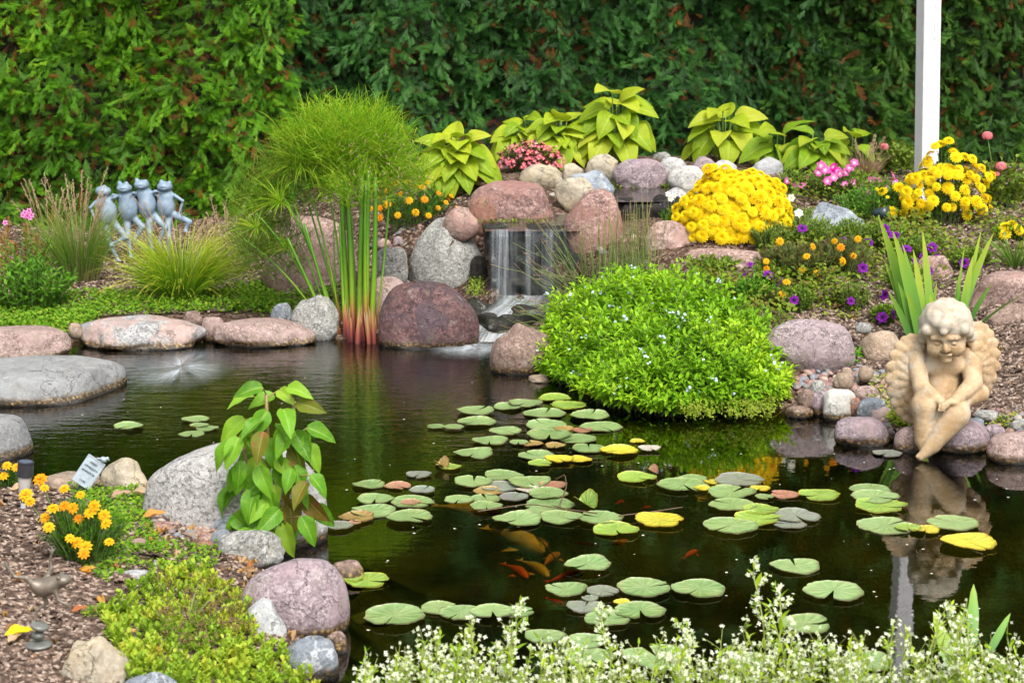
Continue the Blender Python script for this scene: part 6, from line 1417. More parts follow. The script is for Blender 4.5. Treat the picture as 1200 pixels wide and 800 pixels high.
# plants at the left edge
M_astl = leaf_mat("astilbe_leaf", [(.04, .14, .010), (.08, .23, .014), (.15, .32, .02)], .35, .5)
rt, o0, top, dm = bush(30, 372, 118, 60, "leafy_shrub", "leafy green low shrub at the left edge above the long boulder", "shrub", LEAF_OV, M_astl, 120, 9, .055, .6, .8, ang=1.2)
M_ast = petal_mat("astilbe_plume", [(.22, .10, .03), (.32, .17, .05), (.28, .22, .06)], trans=.2)
root = thing("astilbe", "rusty brown astilbe plumes at the left edge", "flowering plant", G(30, 335)[0]); o0 = G(30, 335)[0]
g = Geo(o0)
for px, py, hp_ in ((8, 255, 60), (30, 262, 66), (18, 285, 50), (42, 275, 52), (52, 285, 44), (2, 275, 60)):
    top_ = PD(px, py, o0[1] - .05 + .1 * rng.random()); n = 260; t = rng.random(n); L_ = .28; q = top_ - np.array([0, 0, L_]) * t[:, None]; a = rng.random(n) * 6.28; rr_ = .045 * t * rng.random(n); q += np.stack([np.cos(a) * rr_, np.sin(a) * rr_, 0 * a], -1); d = sph(a, rng.uniform(.3, 1.2, n)); g.inst(LEAF_OV, frames(d, np.tile([0, -1., .5], (n, 1))), q, rng.uniform(.01, .022, n))
g.build("plumes", M_ast, root)
rt, o0, top, dm = bush(28, 345, 70, 66, "phlox", "phlox with one pink flower cluster at the left edge", "flowering plant", LEAF_NAR, M_astl, 22, 10, .07, .4, .8)
p = np.array([PD(a, b_, o0[1] - .08) for a, b_ in ((29, 249), (34, 247), (37, 252), (32, 253), (27, 252), (6, 261), (35, 255))]); flowers(rt, o0, p, np.tile([0, -1., .2], (len(p), 1)), np.full(len(p), .017), P5, M_phl)
rt, o0, top, dm = bush(66, 168 + 80, 20, 70, "phlox", "slim phlox with a tiny pink bloom in front of the bright hedge", "flowering plant", LEAF_NAR, M_astl, 5, 8, .05, .3, .8)
p = np.array([PD(a, b_, o0[1] - .08) for a, b_ in ((66, 159), (67, 165))]); flowers(rt, o0, p, np.tile([0, -1., .2], (2, 1)), np.full(2, .014), P5, M_phl)

# ------------------------------------------------------------------ papyrus
M_pst = ramp_v_mat("papyrus_stem", [(0, (.08, .01, .012)), (.10, (.26, .06, .03)), (.19, (.34, .22, .04)), (.27, (.20, .34, .02)), (.6, (.08, .22, .01)), (1, (.12, .30, .02))], .05, .35, .14)
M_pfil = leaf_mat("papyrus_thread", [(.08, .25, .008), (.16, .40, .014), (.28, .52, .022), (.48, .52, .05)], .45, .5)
pbase = P(408, 402, 0); pap = thing("papyrus", "papyrus with red-based stems in the water and wide feathery tops", "papyrus", pbase)
stems = [(392, 398, 337, 279, .010, .0), (398, 400, 357, 262, .009, .0), (402, 400, 345, 240, .007, .06), (407, 396, 361, 238, .007, .08), (410, 398, 400, 208, .017, .0), (414, 400, 406, 205, .016, .03), (422, 402, 425, 205, .017, -.01), (428, 403, 432, 200, .018, .0), (434, 402, 440, 208, .016, -.02),
         (418, 400, 412, 250, .007, .05), (438, 398, 441, 262, .007, .0), (396, 398, 391, 270, .005, .05), (430, 404, 429, 212, .010, -.03), (405, 401, 398, 260, .009, .04), (384, 394, 364, 330, .006, .05), (389, 396, 360, 300, .006, .08)]
g = Geo(pbase); ends = []
for bx, by, tx, ty, rd, dy in stems:
    a_ = P(bx, by, -.02); b_ = PD(tx, ty, a_[1] + dy); ends.append(b_); t = np.linspace(0, 1, 10)[:, None]; mid = (a_ + b_) / 2 + np.array([rng.normal() * .01, 0, .01]); q = a_ * (1 - t) ** 2 + 2 * mid * t * (1 - t) + b_ * t ** 2
    tubes(g, q[None], (rd * np.interp(np.linspace(0, 1, 10), [0, .2, 1], [1.25, 1, .6]))[None], 5)
g.build("stems", M_pst, pap)
# dry husks on the stem bases
M_husk = ramp_v_mat("papyrus_husk", [(0, (.07, .008, .012)), (.4, (.26, .06, .04)), (.8, (.42, .22, .09)), (1, (.40, .30, .16))], .05, .5, .5)
g = Geo(pbase); nh_ = 34; bx = rng.uniform(403, 442, nh_); b0 = P(bx, rng.uniform(397, 406, nh_), -.01); pts = arcs(b0, rng.random(nh_) * 6.28, rng.uniform(0, .1, nh_), rng.uniform(0, .12, nh_), rng.uniform(.08, .20, nh_), 5); ribbons(g, pts, .016 * np.array([1, 1, .8, .5, .05])[None] * np.ones((nh_, 1)), side=np.tile([1., 0, 0], (nh_, 1)) + rng.normal(size=(nh_, 3)) * .3, fold=.4); g.build("husks", M_husk, pap)
def mop(g, c, n, L, sp=1.5, droop=1.3, up=(0, 0, 1.), m=7, w_=.0022):
    u_ = norm(np.array(up)); a = rng.random(n) * 6.28; th = sp * rng.random(n) ** .6
    pts = arcs(np.tile(c, (n, 1)), a, th, rng.uniform(.2, droop, n), rng.uniform(*L, n), m, 1.5, .03)
    tilt = np.array([u_[0], u_[1], 0]); pts = pts + (np.linspace(0, 1, m) ** 1.2)[None, :, None] * tilt * .12
    ribbons(g, pts, w_ * np.array([.6, 1, 1, 1, .9, .7, .3])[None, :m] * np.ones((n, 1)))
for c_, n, L in [((398, 168), 420, (.14, .26)), ((352, 182), 300, (.13, .24)), ((438, 174), 320, (.12, .24)), ((328, 225), 120, (.10, .2)), ((300, 255), 90, (.08, .16)), ((457, 196), 200, (.1, .2)), ((338, 278), 120, (.05, .12)), ((424, 226), 160, (.06, .12))]:
    cc = PD(c_[0], c_[1] + 12, 8.25 + rng.uniform(-.12, .35)); g = Geo(pbase); mop(g, cc, n, L, 1.7, 1.5, (rng.normal() * .3 + (c_[0] - 390) / 160, -.2, 1)); g.build("feathery_top", M_pfil, pap)
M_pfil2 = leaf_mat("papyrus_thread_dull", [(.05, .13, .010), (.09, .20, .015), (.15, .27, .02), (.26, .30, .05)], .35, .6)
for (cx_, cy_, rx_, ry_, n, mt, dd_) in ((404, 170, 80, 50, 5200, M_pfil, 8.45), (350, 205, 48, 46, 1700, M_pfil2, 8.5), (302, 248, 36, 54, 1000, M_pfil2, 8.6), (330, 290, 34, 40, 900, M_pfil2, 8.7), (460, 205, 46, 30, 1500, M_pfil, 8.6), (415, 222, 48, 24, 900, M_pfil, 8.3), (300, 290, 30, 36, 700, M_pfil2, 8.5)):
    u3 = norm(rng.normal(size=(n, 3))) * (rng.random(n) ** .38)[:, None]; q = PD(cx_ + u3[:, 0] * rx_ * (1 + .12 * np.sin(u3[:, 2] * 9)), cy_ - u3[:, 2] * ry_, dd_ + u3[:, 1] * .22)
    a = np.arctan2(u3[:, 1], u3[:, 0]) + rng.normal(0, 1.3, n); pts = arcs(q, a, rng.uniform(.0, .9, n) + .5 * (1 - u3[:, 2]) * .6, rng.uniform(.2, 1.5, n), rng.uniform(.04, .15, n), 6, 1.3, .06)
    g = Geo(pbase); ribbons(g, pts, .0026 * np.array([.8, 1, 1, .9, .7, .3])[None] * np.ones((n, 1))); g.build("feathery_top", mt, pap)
# hidden stalks carrying the upper tops
g = Geo(pbase)
for c_, (bx, by) in (((398, 172), (410, 398)), ((352, 182), (402, 398)), ((438, 178), (436, 400)), ((330, 215), (398, 398)), ((300, 238), (392, 397)), ((372, 150), (407, 398)), ((420, 152), (424, 400)), ((457, 196), (438, 400)), ((285, 268), (388, 396))):
    a_ = P(bx, by, -.02); b_ = PD(c_[0], c_[1] + 12, 8.4); t = np.linspace(0, 1, 10)[:, None]; mid = (a_ + b_) / 2 + np.array([.03, 0, .08]); q = a_ * (1 - t) ** 2 + 2 * mid * t * (1 - t) + b_ * t ** 2; tubes(g, q[None], .005, 5)
g.build("tall_stalks", M_pst, pap)
# fluffy seeding flecks
g = Geo(pbase); q = PD(rng.uniform(400, 500, 500), rng.uniform(160, 225, 500), rng.uniform(8.1, 8.4, 500)); q = q + rng.normal(size=q.shape) * .02; g.inst(LEAF_NAR, frames(norm(rng.normal(size=q.shape)), rng.normal(size=q.shape)), q, rng.uniform(.01, .02, len(q))); g.build("seed_flecks", M_seed, pap, kind='stuff')

# ------------------------------------------------------------------ forget-me-nots
M_fml = leaf_mat("forget_me_not_leaf", [(.09, .26, .008), (.16, .38, .010), (.26, .50, .016), (.42, .60, .03)], .4, .42, vein=(.45, .6, .12))
poly = [(632, 443), (640, 395), (660, 355), (715, 335), (785, 339), (852, 368), (896, 404), (922, 450), (915, 478), (860, 488), (780, 494), (705, 484), (655, 462)]
fm0 = G(780, 440)[0]; fm = thing("forget_me_not_mound", "big bright green mound of forget-me-nots spilling into the pond", "flowering plant", fm0)
b = scat(poly, 1700); b[:, 2] = np.maximum(b[:, 2], .0)
sdq = poly_sd(b[:, :2], P([q[0] for q in poly], [q[1] for q in poly], 0.05)[:, :2]); 
pxq, pyq, _ = proj(b)
edge_ = np.clip(poly_sd(np.c_[pxq, pyq], np.array(poly, float)) / 45, 0, 1); n = len(b); front = (pyq > 455)
outdir = np.where(front, -np.pi / 2 + rng.normal(0, .7, n), rng.random(n) * 6.28); outdir = np.where((pxq < 670) & (pyq > 380), np.pi + rng.normal(0, .8, n), outdir); outdir = np.where(pxq > 915, rng.normal(-.4, .7, n), outdir)
Hh = (.08 + .115 * edge_ ** .6 * np.interp(pxq, [700, 860], [1.05, .75])) * rng.uniform(.6, 1.15, n) + .075 * (vnoise(b[:, 0], b[:, 1], 4.5, 4) - .5) * 2 + .05 * (rng.random(n) < .07)
pts = arcs(b, outdir, rng.uniform(0, .3, n) + .5 * (1 - edge_), rng.uniform(.1, .6, n), Hh, 6, 1.3)
g = Geo(fm0); tubes(g, pts, .0018, 3, cap=False); g.build("stems", M_stem, fm)
g = Geo(fm0); LFM = leaf_tpl(.44, 3, 5, None, .18, .3); shoot_leaves(g, pts, LFM, 12, .3, .047, 1.15, upmix=.7, rnd=np.clip(vnoise(b[:, 0], b[:, 1], 5, 2) * .8 + rng.random(n) * .3, 0, 1)); g.build("foliage", M_fml, fm)
sel = rng.choice(n, 68, replace=False); tips = pts[sel, -1]
# flower sprays of 3-6 pale blue blossoms at some tips
P_, N_ = [], []
for tp in tips:
    k = rng.integers(1, 6); P_.append(tp + rng.normal(size=(k, 3)) * .009 + np.array([0, -.01, .012])); N_.append(np.tile([0, -.6, .8], (k, 1)) + rng.normal(size=(k, 3)) * .4)
P_ = np.concatenate(P_); N_ = norm(np.concatenate(N_)); g = Geo(fm0); g.inst(P5, frames(norm(np.cross(N_, rng.normal(size=N_.shape))), N_), P_, rng.uniform(.005, .0085, len(P_))); g.build("blossoms", M_fmn, fm, kind='stuff')
# duller yellow-green fringe trailing in the water at its right front
M_fring = leaf_mat("trailing_leaf", [(.14, .20, .02), (.24, .32, .03), (.34, .40, .05)], .3, .5)
b0 = P(rng.uniform(800, 905, 160), rng.uniform(468, 492, 160), .03); pts = arcs(b0, -np.pi / 2 + rng.normal(0, .9, 160), rng.uniform(.3, .9, 160), rng.uniform(.3, .9, 160), rng.uniform(.04, .09, 160), 5)
tr0 = P(850, 485, .02); trp = thing("trailing_plant", "small yellow-green trailing plant at the waterline under the forget-me-nots", "plant", tr0); g = Geo(tr0); shoot_leaves(g, pts, LEAF_OV, 8, .1, .018, 1.1); g.build("foliage", M_fring, trp)
# small rosette right of the mound
rt, o0, top, dm = bush(985, 430, 60, 16, "leafy_plant", "low rosette of pointed green leaves in front of the mauve boulder", "plant", LEAF_NAR, GRN("rosette_leaf", 1.6), 40, 5, .06, .3, .8)
# wiry rush over the falls
M_rush = ramp_v_mat("rush_stem", [(0, (.10, .16, .03)), (.5, (.16, .24, .05)), (.85, (.26, .28, .08)), (1, (.35, .22, .10))], .2, .5, .5)
rb_ = G(700, 318)[0]; rush = thing("curly_rush", "wiry curling rush leaning over the waterfall from the forget-me-nots", "rush", rb_)
def wiry(n, bpoly, az, lean, bend, L, jit):
    b0 = scat(bpoly, n); return arcs(b0, az + rng.normal(0, .35, n), rng.uniform(*lean, n), rng.uniform(*bend, n), rng.uniform(*L, n), 14, 1.2, jit)
g = Geo(rb_)
for pts in (wiry(26, [(650, 330), (700, 325), (690, 370), (655, 370)], np.pi * 1.05, (.5, 1.2), (.1, .8), (.2, .42), .09), wiry(30, [(640, 370), (680, 360), (670, 400), (640, 400)], np.pi * 1.1, (.9, 1.5), (.1, .5), (.15, .32), .10), wiry(120, [(680, 322), (770, 318), (770, 345), (690, 345)], np.pi * .5, (.0, .35), (-.3, .4), (.18, .38), .07), wiry(18, [(660, 325), (700, 322), (700, 350), (660, 350)], np.pi, (.2, .6), (.1, .6), (.25, .42), .09)):
    wb = .012 * np.sin(np.linspace(0, 14, 14))[None, :] * rng.uniform(.3, 1, len(pts))[:, None] * np.linspace(0, 1, 14)[None]; pts = pts.copy(); pts[..., 2] += wb; tubes(g, pts, .0017 * np.interp(np.linspace(0, 1, 14), [0, 1], [1.1, .5])[None] * np.ones((len(pts), 1)), 4, cap=False)
    tp = pts[rng.random(len(pts)) < .25, -2]
    if len(tp): g.inst(bloom_tpl([(5, 0, .6, 1.0)], W=.25), np.tile(np.eye(3), (len(tp), 1, 1)), tp, np.full(len(tp), .018), np.full(len(tp), .99), 1)
g.build("stems", [M_rush, M_seed], rush)

# ------------------------------------------------------------------ sword leaves behind the cherub
M_iris = ramp_v_mat("sword_leaf", [(0, (.08, .22, .04)), (.5, (.17, .36, .04)), (1, (.36, .46, .04))], .3, .5, .7)
ir0 = G(1085, 408)[0]; ir = thing("iris_leaves", "clump of tall sword-shaped iris leaves behind the cherub's wing", "plant", ir0)
def swords(root, o0, lst, mat):
    g = Geo(o0)
    for bx, by, tx, ty, wpx, dy in lst:
        a_ = G(bx, by)[0] if dy is None or True else None; b_ = PD(tx, ty, a_[1] + (dy or 0)); dpt = proj(a_)[2]; t = np.linspace(0, 1, 9)[:, None]
        mid = (a_ + b_) / 2; mid[0] += (a_[0] - b_[0]) * .12; mid[2] += abs(b_[2] - a_[2]) * .05; q = a_ * (1 - t) ** 2 + 2 * mid * t * (1 - t) + b_ * t ** 2
        wd = .82 * wpx / FPX * dpt * np.interp(t[:, 0], [0, .25, .6, .9, 1], [.6, 1, .9, .35, .03]); ribbons(g, q[None], wd[None], side=np.array([[1., .25 + rng.normal() * .3, 0]]), fold=.22)
    return g.build("blades", mat, root)
swords(ir, ir0, [(1070, 405, 1029, 252, 15, .0), (1078, 405, 1046, 270, 16, -.02), (1066, 400, 1036, 305, 11, -.05), (1083, 404, 1057, 284, 9, .03), (1085, 402, 1070, 292, 13, .02), (1092, 400, 1081, 270, 14, .04), (1088, 398, 1098, 330, 10, .02), (1075, 410, 1052, 330, 12, -.04), (1080, 410, 1062, 340, 12, -.03), (1096, 400, 1090, 345, 14, -.02), (1072, 412, 1040, 340, 10, -.04),
    (1122, 385, 1165, 272, 12, .02), (1128, 385, 1150, 270, 9, .05), (1120, 385, 1124, 322, 10, .0), (1132, 388, 1162, 332, 9, -.03), (1136, 392, 1203, 342, 8, -.03), (1118, 388, 1131, 285, 5, .04), (1126, 386, 1140, 300, 12, .03)], M_iris)
g = Geo(ir0); a_ = G(1062, 388)[0] + np.array([0, 0, .01]); b_ = G(1015, 358)[0] + np.array([0, 0, .03]); ribbons(g, np.stack([a_ * (1 - t) + b_ * t for t in np.linspace(0, 1, 6)])[None], .012, side=np.array([[0, 1., .3]]), fold=.3); g.build("dead_blade", M_dry, ir)
# two leaves standing in the near water bottom right
for lb, lst in (("upright pair of light green blades above the white blossoms at bottom right", [(1140, 742, 1141, 684, 15, .0), (1152, 752, 1184, 718, 10, .02)]), ("broad pale green blade leaning left in the white blossoms", [(1130, 790, 1094, 716, 20, .0)])):
    o0 = P(lst[0][0], lst[0][1], 0.0); r_ = thing("iris_leaves", lb, "plant", o0); g = Geo(o0)
    for bx, by, tx, ty, wpx, dy in lst:
        a_ = P(bx, by + 25, -.02); b_ = PD(tx, ty, a_[1] + dy + .1); t = np.linspace(0, 1, 9)[:, None]; q = a_ * (1 - t) + b_ * t; wd = wpx / FPX * 4.3 * np.interp(t[:, 0], [0, .3, .6, .9, 1], [.5, .9, 1, .5, .03]); ribbons(g, q[None], wd[None], side=np.array([[1., .2, 0]]), fold=.25)
    g.build("blades", M_iris, r_)

# ------------------------------------------------------------------ broad-leaved plant on the near bank
BROAD = leaf_tpl(.57, 7, 10, lambda t: np.where(t < .3, .35 + .65 * np.sin(np.clip(t / .3, 0, 1) * np.pi / 2), np.cos(np.clip((t - .3) / .7, 0, 1) * np.pi / 2) ** .85), .25, .42, .14)
M_broad = leaf_mat("broad_leaf", [(.06, .20, .008), (.10, .30, .012), (.16, .38, .018), (.28, .44, .03)], .32, .42, vein=(.32, .5, .10), veinn=9, spec=.3)
M_broadr = leaf_mat("reddened_leaf", [(.16, .09, .015), (.16, .15, .015), (.12, .19, .02)], .3, .35, vein=(.35, .3, .1), veinn=9, spots=(.30, .10, .05))
bl0 = G(318, 640)[0]; bl0 = P(318, 640, .03); bp_ = thing("broad_leaved_plant", "tall plant with big glossy heart-shaped leaves in front of the big grey boulder", "plant", bl0)
spec_ = [(285, 462, -1.0, .1, 34), (300, 452, -.6, .3, 36), (345, 452, .7, .35, 34), (372, 500, .9, -.3, 40), (310, 480, -.2, -.4, 40), (335, 478, .2, -.3, 40), (275, 490, -.8, -.7, 42), (262, 520, -.7, -.8, 44), (290, 505, -.3, -.9, 42), (322, 512, .0, -.5, 46), (352, 505, .5, -.7, 42), (365, 520, .6, -.9, 40), (300, 535, -.3, -.9, 42), (278, 545, -.5, -1., 40), (262, 570, -.5, -1., 42),
         (330, 540, .1, -.9, 44), (350, 545, .3, -1., 42), (295, 572, -.3, -1., 44), (318, 575, .1, -1., 46), (342, 585, .2, -1., 46), (366, 580, .6, -.9, 44), (305, 600, -.3, -.9, 46), (285, 596, -.5, -.8, 40), (335, 612, .2, -1., 44), (360, 605, .5, -1., 40), (376, 592, .8, -.8, 40), (318, 618, -.1, -1, 34), (328, 455, .1, .6, 30), (318, 462, -.3, .2, 34), (356, 470, .6, -.1, 36),
         (345, 525, .4, -.8, 36), (310, 555, .0, -1, 38), (270, 575, -.7, -.6, 34), (350, 565, .5, -.6, 36), (300, 490, -.6, -.2, 36), (330, 495, .3, -.2, 36), (372, 556, .7, -.8, 34), (296, 520, -.7, -.5, 34), (338, 570, -.2, -1, 36)]
Pn, Dn, Sn, Rn = [], [], [], []
spec_ += [(rng.uniform(272, 366), rng.uniform(490, 622), rng.uniform(-.6, .6), rng.uniform(-1, -.3), rng.uniform(28, 42)) for _ in range(30)]
for x, y, dx, dz, L in spec_:
    dz = min(dz, -.05) if y < 470 else dz; Pn.append(PD(x - dx * L * .35, y + 2 + dz * 2, bl0[1] + rng.uniform(-.07, .05))); dd = np.array([dx, -.35 + rng.normal() * .2, dz * .8]); Dn.append(dd); Sn.append(L * 1.0 / FPX * 4.9)
Pn, Dn, Sn = np.array(Pn), np.array(Dn), np.array(Sn); red = rng.random(len(Pn)) < .13
nh = norm(np.tile([0, -.75, .8], (len(Pn), 1)) + rng.normal(size=(len(Pn), 3)) * .38)
g = Geo(bl0); 
for mi, q in ((0, ~red), (1, red)): g.inst(BROAD, frames(Dn[q], nh[q]), Pn[q], Sn[q], None, mi)
g.build("leaves", [M_broad, M_broadr], bp_)
g = Geo(bl0); axs = [(bl0, PD(312, 462, bl0[1])), (bl0 + np.array([.02, 0, 0]), PD(345, 470, bl0[1])), (bl0 - np.array([.02, 0, 0]), PD(285, 520, bl0[1]))]
for a_, b_ in axs: t = np.linspace(0, 1, 8)[:, None]; tubes(g, (a_ * (1 - t) + b_ * t)[None], .0055, 6)
for i, p in enumerate(Pn):
    best = min(axs, key=lambda ab: np.linalg.norm((ab[0] + (ab[1] - ab[0]) * np.clip((p[2] - ab[0][2] - .02) / (ab[1][2] - ab[0][2]), .05, 1)) - p)); tt_ = np.clip((p[2] - best[0][2] - .02) / (best[1][2] - best[0][2]), .05, 1); q0 = best[0] + (best[1] - best[0]) * tt_; t = np.linspace(0, 1, 4)[:, None]; tubes(g, (q0 * (1 - t) + p * t)[None], .0022, 4)
g.build("stems", plain("red_green_stem", (.25, .18, .06), .5), bp_)
# sedum mat
M_sed = leaf_mat("sedum_leaf", [(.13, .26, .02), (.22, .38, .03), (.32, .46, .04), (.45, .48, .05)], .3, .4)
sd0 = G(240, 740)[0]; sdm = thing("sedum_mat", "bright yellow-green sedum mat at the bottom left beside the mauve boulder", "ground cover plant", sd0)
b = scat([(150, 700), (185, 672), (240, 675), (290, 700), (300, 740), (335, 780), (380, 825), (160, 825), (130, 780), (120, 725)], 620); b = b[free_of_rocks(b, .55)]; n = len(b)
pts = arcs(b, rng.random(n) * 6.28, rng.uniform(0, .5, n), rng.uniform(0, .4, n), rng.uniform(.02, .06, n), 4)
LSED = leaf_tpl(.6, 3, 4, lambda t: np.sin(np.pi * t ** 1.5) ** .7, .25, -.15); g = Geo(sd0); shoot_leaves(g, pts, LSED, 9, .35, .026, 1.25, upmix=.5, rnd=np.clip(vnoise(b[:, 0], b[:, 1], 9, 2) + rng.normal(size=n) * .2, 0, 1)); g.build("foliage", M_sed, sdm)
b = scat([(170, 690), (290, 700), (300, 760), (200, 790)], 130); g = Geo(sd0); pts = b[:, None] + np.array([0, 0, .05]) + rng.normal(size=(130, 1, 3)) * .006
for k in range(9): g.inst(LEAF_OV, frames(norm(rng.normal(size=(130, 3)) + np.array([0, 0, .8])), rng.normal(size=(130, 3))), pts[:, 0] + rng.normal(size=(130, 3)) * .006, np.full(130, .009))
g.build("seed_clusters", plain("sedum_seed", (.14, .08, .03), .7, 0, .4), sdm)
grass(215, 745, 12, (.12, .2), "grass_tuft", "few arching pale grass blades in the sedum mat", M_gn, (.4, 1.2), (.3, 1.0), .004, .02)
rt, o0, top, dm = bush(107, 728, 30, 16, "sedum_plant", "little lime sedum tuft right of the leaping frog", "plant", LEAF_NAR, M_sed, 24, 9, .018, .5, .8)
# ------------------------------------------------------------------ white euphorbia in the foreground
M_eul = leaf_mat("euphorbia_leaf", [(.16, .32, .015), (.28, .44, .02), (.42, .54, .04)], .35, .45)
M_euw = petal_mat("white_bract", [(.58, .66, .36), (.74, .78, .56), (.80, .82, .70)], trans=.35)
M_eus = plain("euphorbia_stem", (.26, .30, .08), .55)
LEU = leaf_tpl(.32, 3, 4, None, .2, .15)
outl = np.array([(425, 800), (450, 762), (520, 735), (585, 715), (630, 745), (700, 722), (745, 750), (800, 738), (845, 722), (880, 668), (905, 700), (925, 735), (985, 748), (1040, 735), (1090, 742), (1105, 715), (1135, 712), (1165, 742), (1205, 745)], float)
for ci, (xa, xb, lb, nsh) in enumerate(((425, 640, "mass of tiny white blossoms rising left at the bottom of the photo", 76), (640, 860, "middle mass of tiny white blossoms at the bottom edge", 64), (840, 1010, "tallest spray of tiny white blossoms, right of centre at the bottom", 66), (1010, 1215, "white blossom mass at the bottom right around the green blades", 80))):
    xs = rng.uniform(xa, xb, nsh); yo = np.interp(xs, outl[:, 0], outl[:, 1]); yt = np.where(rng.random(nsh) < .2, yo + rng.random(nsh) * np.maximum(772 - yo, 5), rng.uniform(758, 820, nsh))
    Dd = np.interp(yt, [680, 800], [3.90, 3.75]) + rng.uniform(-.22, .08, nsh); tip = PD(xs, yt, Dd); tip[:, 2] = np.maximum(tip[:, 2], .03)
    b0 = tip.copy(); b0[:, 1] -= .10 + rng.random(nsh) * .12; b0[:, 0] += rng.normal(0, .05, nsh); b0[:, 2] = np.maximum(hz(b0[:, 0], b0[:, 1]), .0)
    c0 = b0.mean(0); root = thing("white_euphorbia", lb, "flowering plant", c0, "white-flowered plants along the near edge")
    tt = np.linspace(0, 1, 7)[None, :, None]; mid = (b0 + tip) / 2 + rng.normal(size=b0.shape) * .012; mid[:, 2] += .02
    pts = b0[:, None] * (1 - tt) ** 2 + 2 * mid[:, None] * tt * (1 - tt) + tip[:, None] * tt ** 2
    g = Geo(c0); tubes(g, pts, .0013, 4, cap=False); gl_ = Geo(c0); shoot_leaves(gl_, pts, LEU, 12, .2, .036, .9, upmix=.4)
    # branching: each shoot carries twigs, every twig ends in a blossom cluster
    W_P, W_N = [], []
    for k in range(8):
        f = rng.uniform(.45, 1.0, nsh); i = np.clip((f * 6).astype(int), 0, 5); q = pts[np.arange(nsh), i] + (pts[np.arange(nsh), i + 1] - pts[np.arange(nsh), i]) * (f * 6 - i)[:, None]
        a = rng.random(nsh) * 6.28; Lt = rng.uniform(.02, .05, nsh); tw = arcs(q, a, rng.uniform(.2, 1.0, nsh), rng.uniform(-.4, .2, nsh), Lt, 4); tubes(g, tw, .0008, 3, cap=False)
        gl_.inst(LEU, frames(sph(a + 1, rng.uniform(0, 1, nsh)), np.tile([0, -.3, 1.], (nsh, 1))), tw[:, 1], rng.uniform(.010, .018, nsh))
        for kk in range(2 if k < 4 else 1):
            W_P.append(tw[:, -1] + rng.normal(size=(nsh, 3)) * .0045); W_N.append(norm(np.tile([0, -.6, .7], (nsh, 1)) + rng.normal(size=(nsh, 3)) * .5))
    W_P = np.concatenate(W_P); W_N = np.concatenate(W_N); g.build("stems", M_eus, root); gl_.build("foliage", M_eul, root)
    g = Geo(c0); g.inst(P4, frames(norm(np.cross(W_N, rng.normal(size=W_N.shape))), W_N), W_P, rng.uniform(.0040, .0062, len(W_P))); g.build("blossoms", M_euw, root, kind='stuff')

# separate taller sprigs standing above the mass
for sx_, sy_, lb in ((882, 672, "tallest single sprig of white euphorbia with long green leaves"), (914, 700, "thin sprig of white blossoms just right of the tallest one"), (604, 716, "lone sprig of white blossoms with reddish stem in front of the near pads"), (702, 722, "short sprig of white blossoms in front of the near middle group"), (800, 738, "thin forked sprig of white blossoms before the big pale pad"), (1110, 716, "pale sprig of blossoms beside the broad leaning blade")):
    tip = PD(sx_, sy_, 3.9); b0 = PD(sx_ + rng.uniform(-20, 20), 800, 3.82); root = thing("white_euphorbia", lb, "flowering plant", b0, "white-flowered plants along the near edge")
    tt = np.linspace(0, 1, 8)[:, None]; main = b0 * (1 - tt) + tip * tt + np.array([.012, 0, 0]) * np.sin(tt * 3.1); tws = []
    for f in (.35, .5, .62, .75, .88, 1.0):
        q = main[int(f * 7)]; L_ = rng.uniform(.03, .065) * (1.15 - .5 * f); a_ = rng.choice([0, np.pi]) + rng.normal() * .5; tws.append(arcs(q[None], np.array([a_]), rng.uniform(.3, .9), -.3, L_, 6)[0])
    tws = np.array(tws); g = Geo(b0); tubes(g, main[None], .0017, 5); tubes(g, tws, .001, 4); g.build("stems", M_eus, root)
    g = Geo(b0); shoot_leaves(g, main[None], LEU, 7, .15, .05, .8, upmix=.3); shoot_leaves(g, tws, LEU, 4, .2, .028, .9, upmix=.3); g.build("foliage", M_eul, root)
    ends = np.concatenate([tws[:, -1], tws[:, 3], tip[None]]); W_P = np.repeat(ends, 5, 0) + rng.normal(size=(len(ends) * 5, 3)) * .006; W_N = norm(np.tile([0, -.8, .5], (len(W_P), 1)) + rng.normal(size=W_P.shape) * .5)
    g = Geo(b0); g.inst(P4, frames(norm(np.cross(W_N, rng.normal(size=W_N.shape))), W_N), W_P, rng.uniform(.0045, .007, len(W_P))); g.build("blossoms", M_euw, root)

# ------------------------------------------------------------------ garden fittings
# solar path light
s0 = G(27, 600)[0]; sp0 = thing("solar_path_light", "short black-capped solar path light in the mulch by the marigolds", "garden light", s0); sp0.rotation_euler[1] = R(6)
dpt = proj(s0)[2]; u_ = dpt / FPX
def cyl(g, z0, z1, r0, r1, k=24, inner=None):
    a = np.arange(k) * 2 * np.pi / k; v = np.r_[np.c_[np.cos(a) * r0, np.sin(a) * r0, 0 * a + z0], np.c_[np.cos(a) * r1, np.sin(a) * r1, 0 * a + z1]]
    i = np.arange(k); f = np.stack([i, (i + 1) % k, (i + 1) % k + k, i + k], -1)
    tri = np.array([[k, k + j, k + j + 1] for j in range(1, k - 1)] + [[0, j + 1, j] for j in range(1, k - 1)]); g.raw(v, [f, tri])
M_blk = plain("black_plastic", (.03, .03, .035), .4, 0, .2); M_clr = plain("cloudy_plastic", (.42, .40, .36), .3, 0, .15)
g = Geo(); cyl(g, 44 * u_, 60 * u_, 9.2 * u_, 9.2 * u_); cyl(g, 60.3 * u_, 61.5 * u_, 9.6 * u_, 9.6 * u_); g.build("cap", M_blk, sp0, smooth=False)
g = Geo(); cyl(g, 61.7 * u_, 62.0 * u_, 7.6 * u_, 7.6 * u_); g.build("solar_panel", plain("solar_cell", (.10, .12, .17), .15), sp0, smooth=False)
g = Geo(); cyl(g, 24 * u_, 43.8 * u_, 6.4 * u_, 7.8 * u_); g.build("lens", M_clr, sp0, smooth=False)
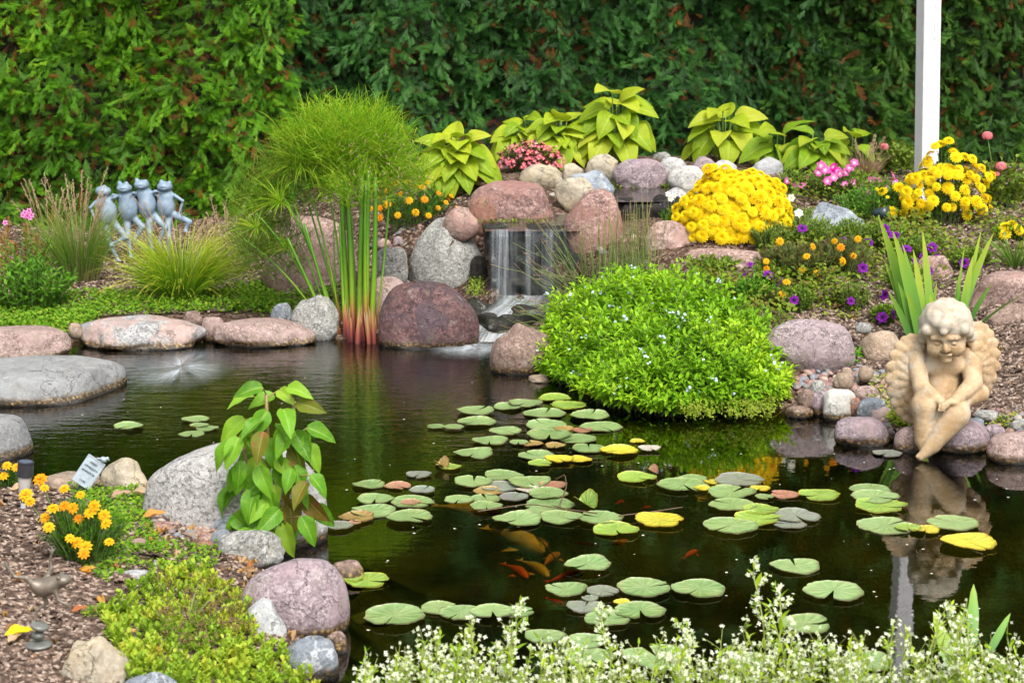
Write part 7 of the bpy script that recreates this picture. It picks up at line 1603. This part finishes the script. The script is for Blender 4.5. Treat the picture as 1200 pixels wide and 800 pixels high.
g = Geo(); cyl(g, 12 * u_, 23.8 * u_, 3 * u_, 3.4 * u_); g.build("collar", M_blk, sp0, smooth=False)
g = Geo(); cyl(g, -10 * u_, 11.8 * u_, 2.6 * u_, 3.4 * u_); g.build("stake", plain("grey_stake", (.45, .46, .48), .4), sp0, smooth=False)
# slanted plant marker
t0 = G(86, 580)[0]; mk_ = thing("plant_marker", "slanted pewter plaque with worn lettering and a small bird on its corner", "garden sign", t0); mk_.rotation_euler = (R(-14), R(33), R(-6))
M_pew = plain("pewter", (.36, .42, .46), .45, .3, .2, scale=60, bump=.2); M_let = plain("worn_lettering", (.10, .13, .16), .6)
g = Geo(); box(g, (0, 0, 34 * u_), (25 * u_, .006, 38 * u_), .0015); g.build("plaque", M_pew, mk_, smooth=False)
g = Geo(); box(g, (0, -.004, 52 * u_), (24.4 * u_, .0025, 1.2 * u_), .0006); box(g, (0, -.004, 16 * u_), (24.4 * u_, .0025, 1.2 * u_), .0006); g.build("rim", M_pew, mk_, smooth=False)
g = Geo()
rs = np.random.default_rng(8)
for row, (n_l, wdt) in enumerate(((5, 10), (9, 19), (9, 18), (0, 0), (4, 9))):
    for i in range(n_l):
        x = (-wdt / 2 + wdt * (i + .5) / n_l) * u_; z = (46 - row * 6.2) * u_
        hh = rs.uniform(2.4, 3.2) * u_; box(g, (x - .35 * wdt / n_l * u_, -.0042, z), (.55 * u_, .0016, hh), .0002)
        if rs.random() < .7: box(g, (x, -.0042, z + rs.choice([-1, 0, 1]) * hh * .4), (wdt / n_l * .6 * u_, .0016, .55 * u_), .0002)
        if rs.random() < .5: box(g, (x + .28 * wdt / n_l * u_, -.0042, z), (.5 * u_, .0016, hh * .9), .0002)
g.build("lettering", M_let, mk_, smooth=False)
pr = [E((7 * u_, -.004, 57 * u_), (4.5 * u_, .010, 3.6 * u_), .003), E((10 * u_, -.006, 60.5 * u_), (2.4 * u_, .006, 2.4 * u_), .003), C((4 * u_, -.004, 56 * u_), (-1 * u_, -.003, 54 * u_), .004, .002, .002), C((12 * u_, -.008, 60.5 * u_), (14 * u_, -.010, 60 * u_), .0016, .0008, .001)]
sdf_obj("bird_ornament", pr, (-.02, -.03, .09), (.05, .03, .16), .0012, M_pew, mk_)
g = Geo(); cyl(g, -20 * u_, 16 * u_, .003, .003, 8); g.build("spike", M_blk, mk_, smooth=False)
# small black spotlight
b0 = G(1030, 268)[0]; sp1 = thing("garden_spotlight", "small black garden spotlight between slate boulder and purple petunias", "garden light", b0); u1 = proj(b0)[2] / FPX
g = Geo(); pp_ = np.array([[-.03, .02, .075], [.03, -.04, .085]]); t = np.linspace(0, 1, 4)[:, None]; tubes(g, (pp_[0] * (1 - t) + pp_[1] * t)[None], np.array([[.018, .026, .028, .030]]), 14); g.build("lamp_head", plain("dark_enamel", (.03, .05, .055), .3), sp1)
g = Geo(); cyl(g, -.02, .07, .006, .006, 8); g.build("stake", M_blk, sp1, smooth=False)
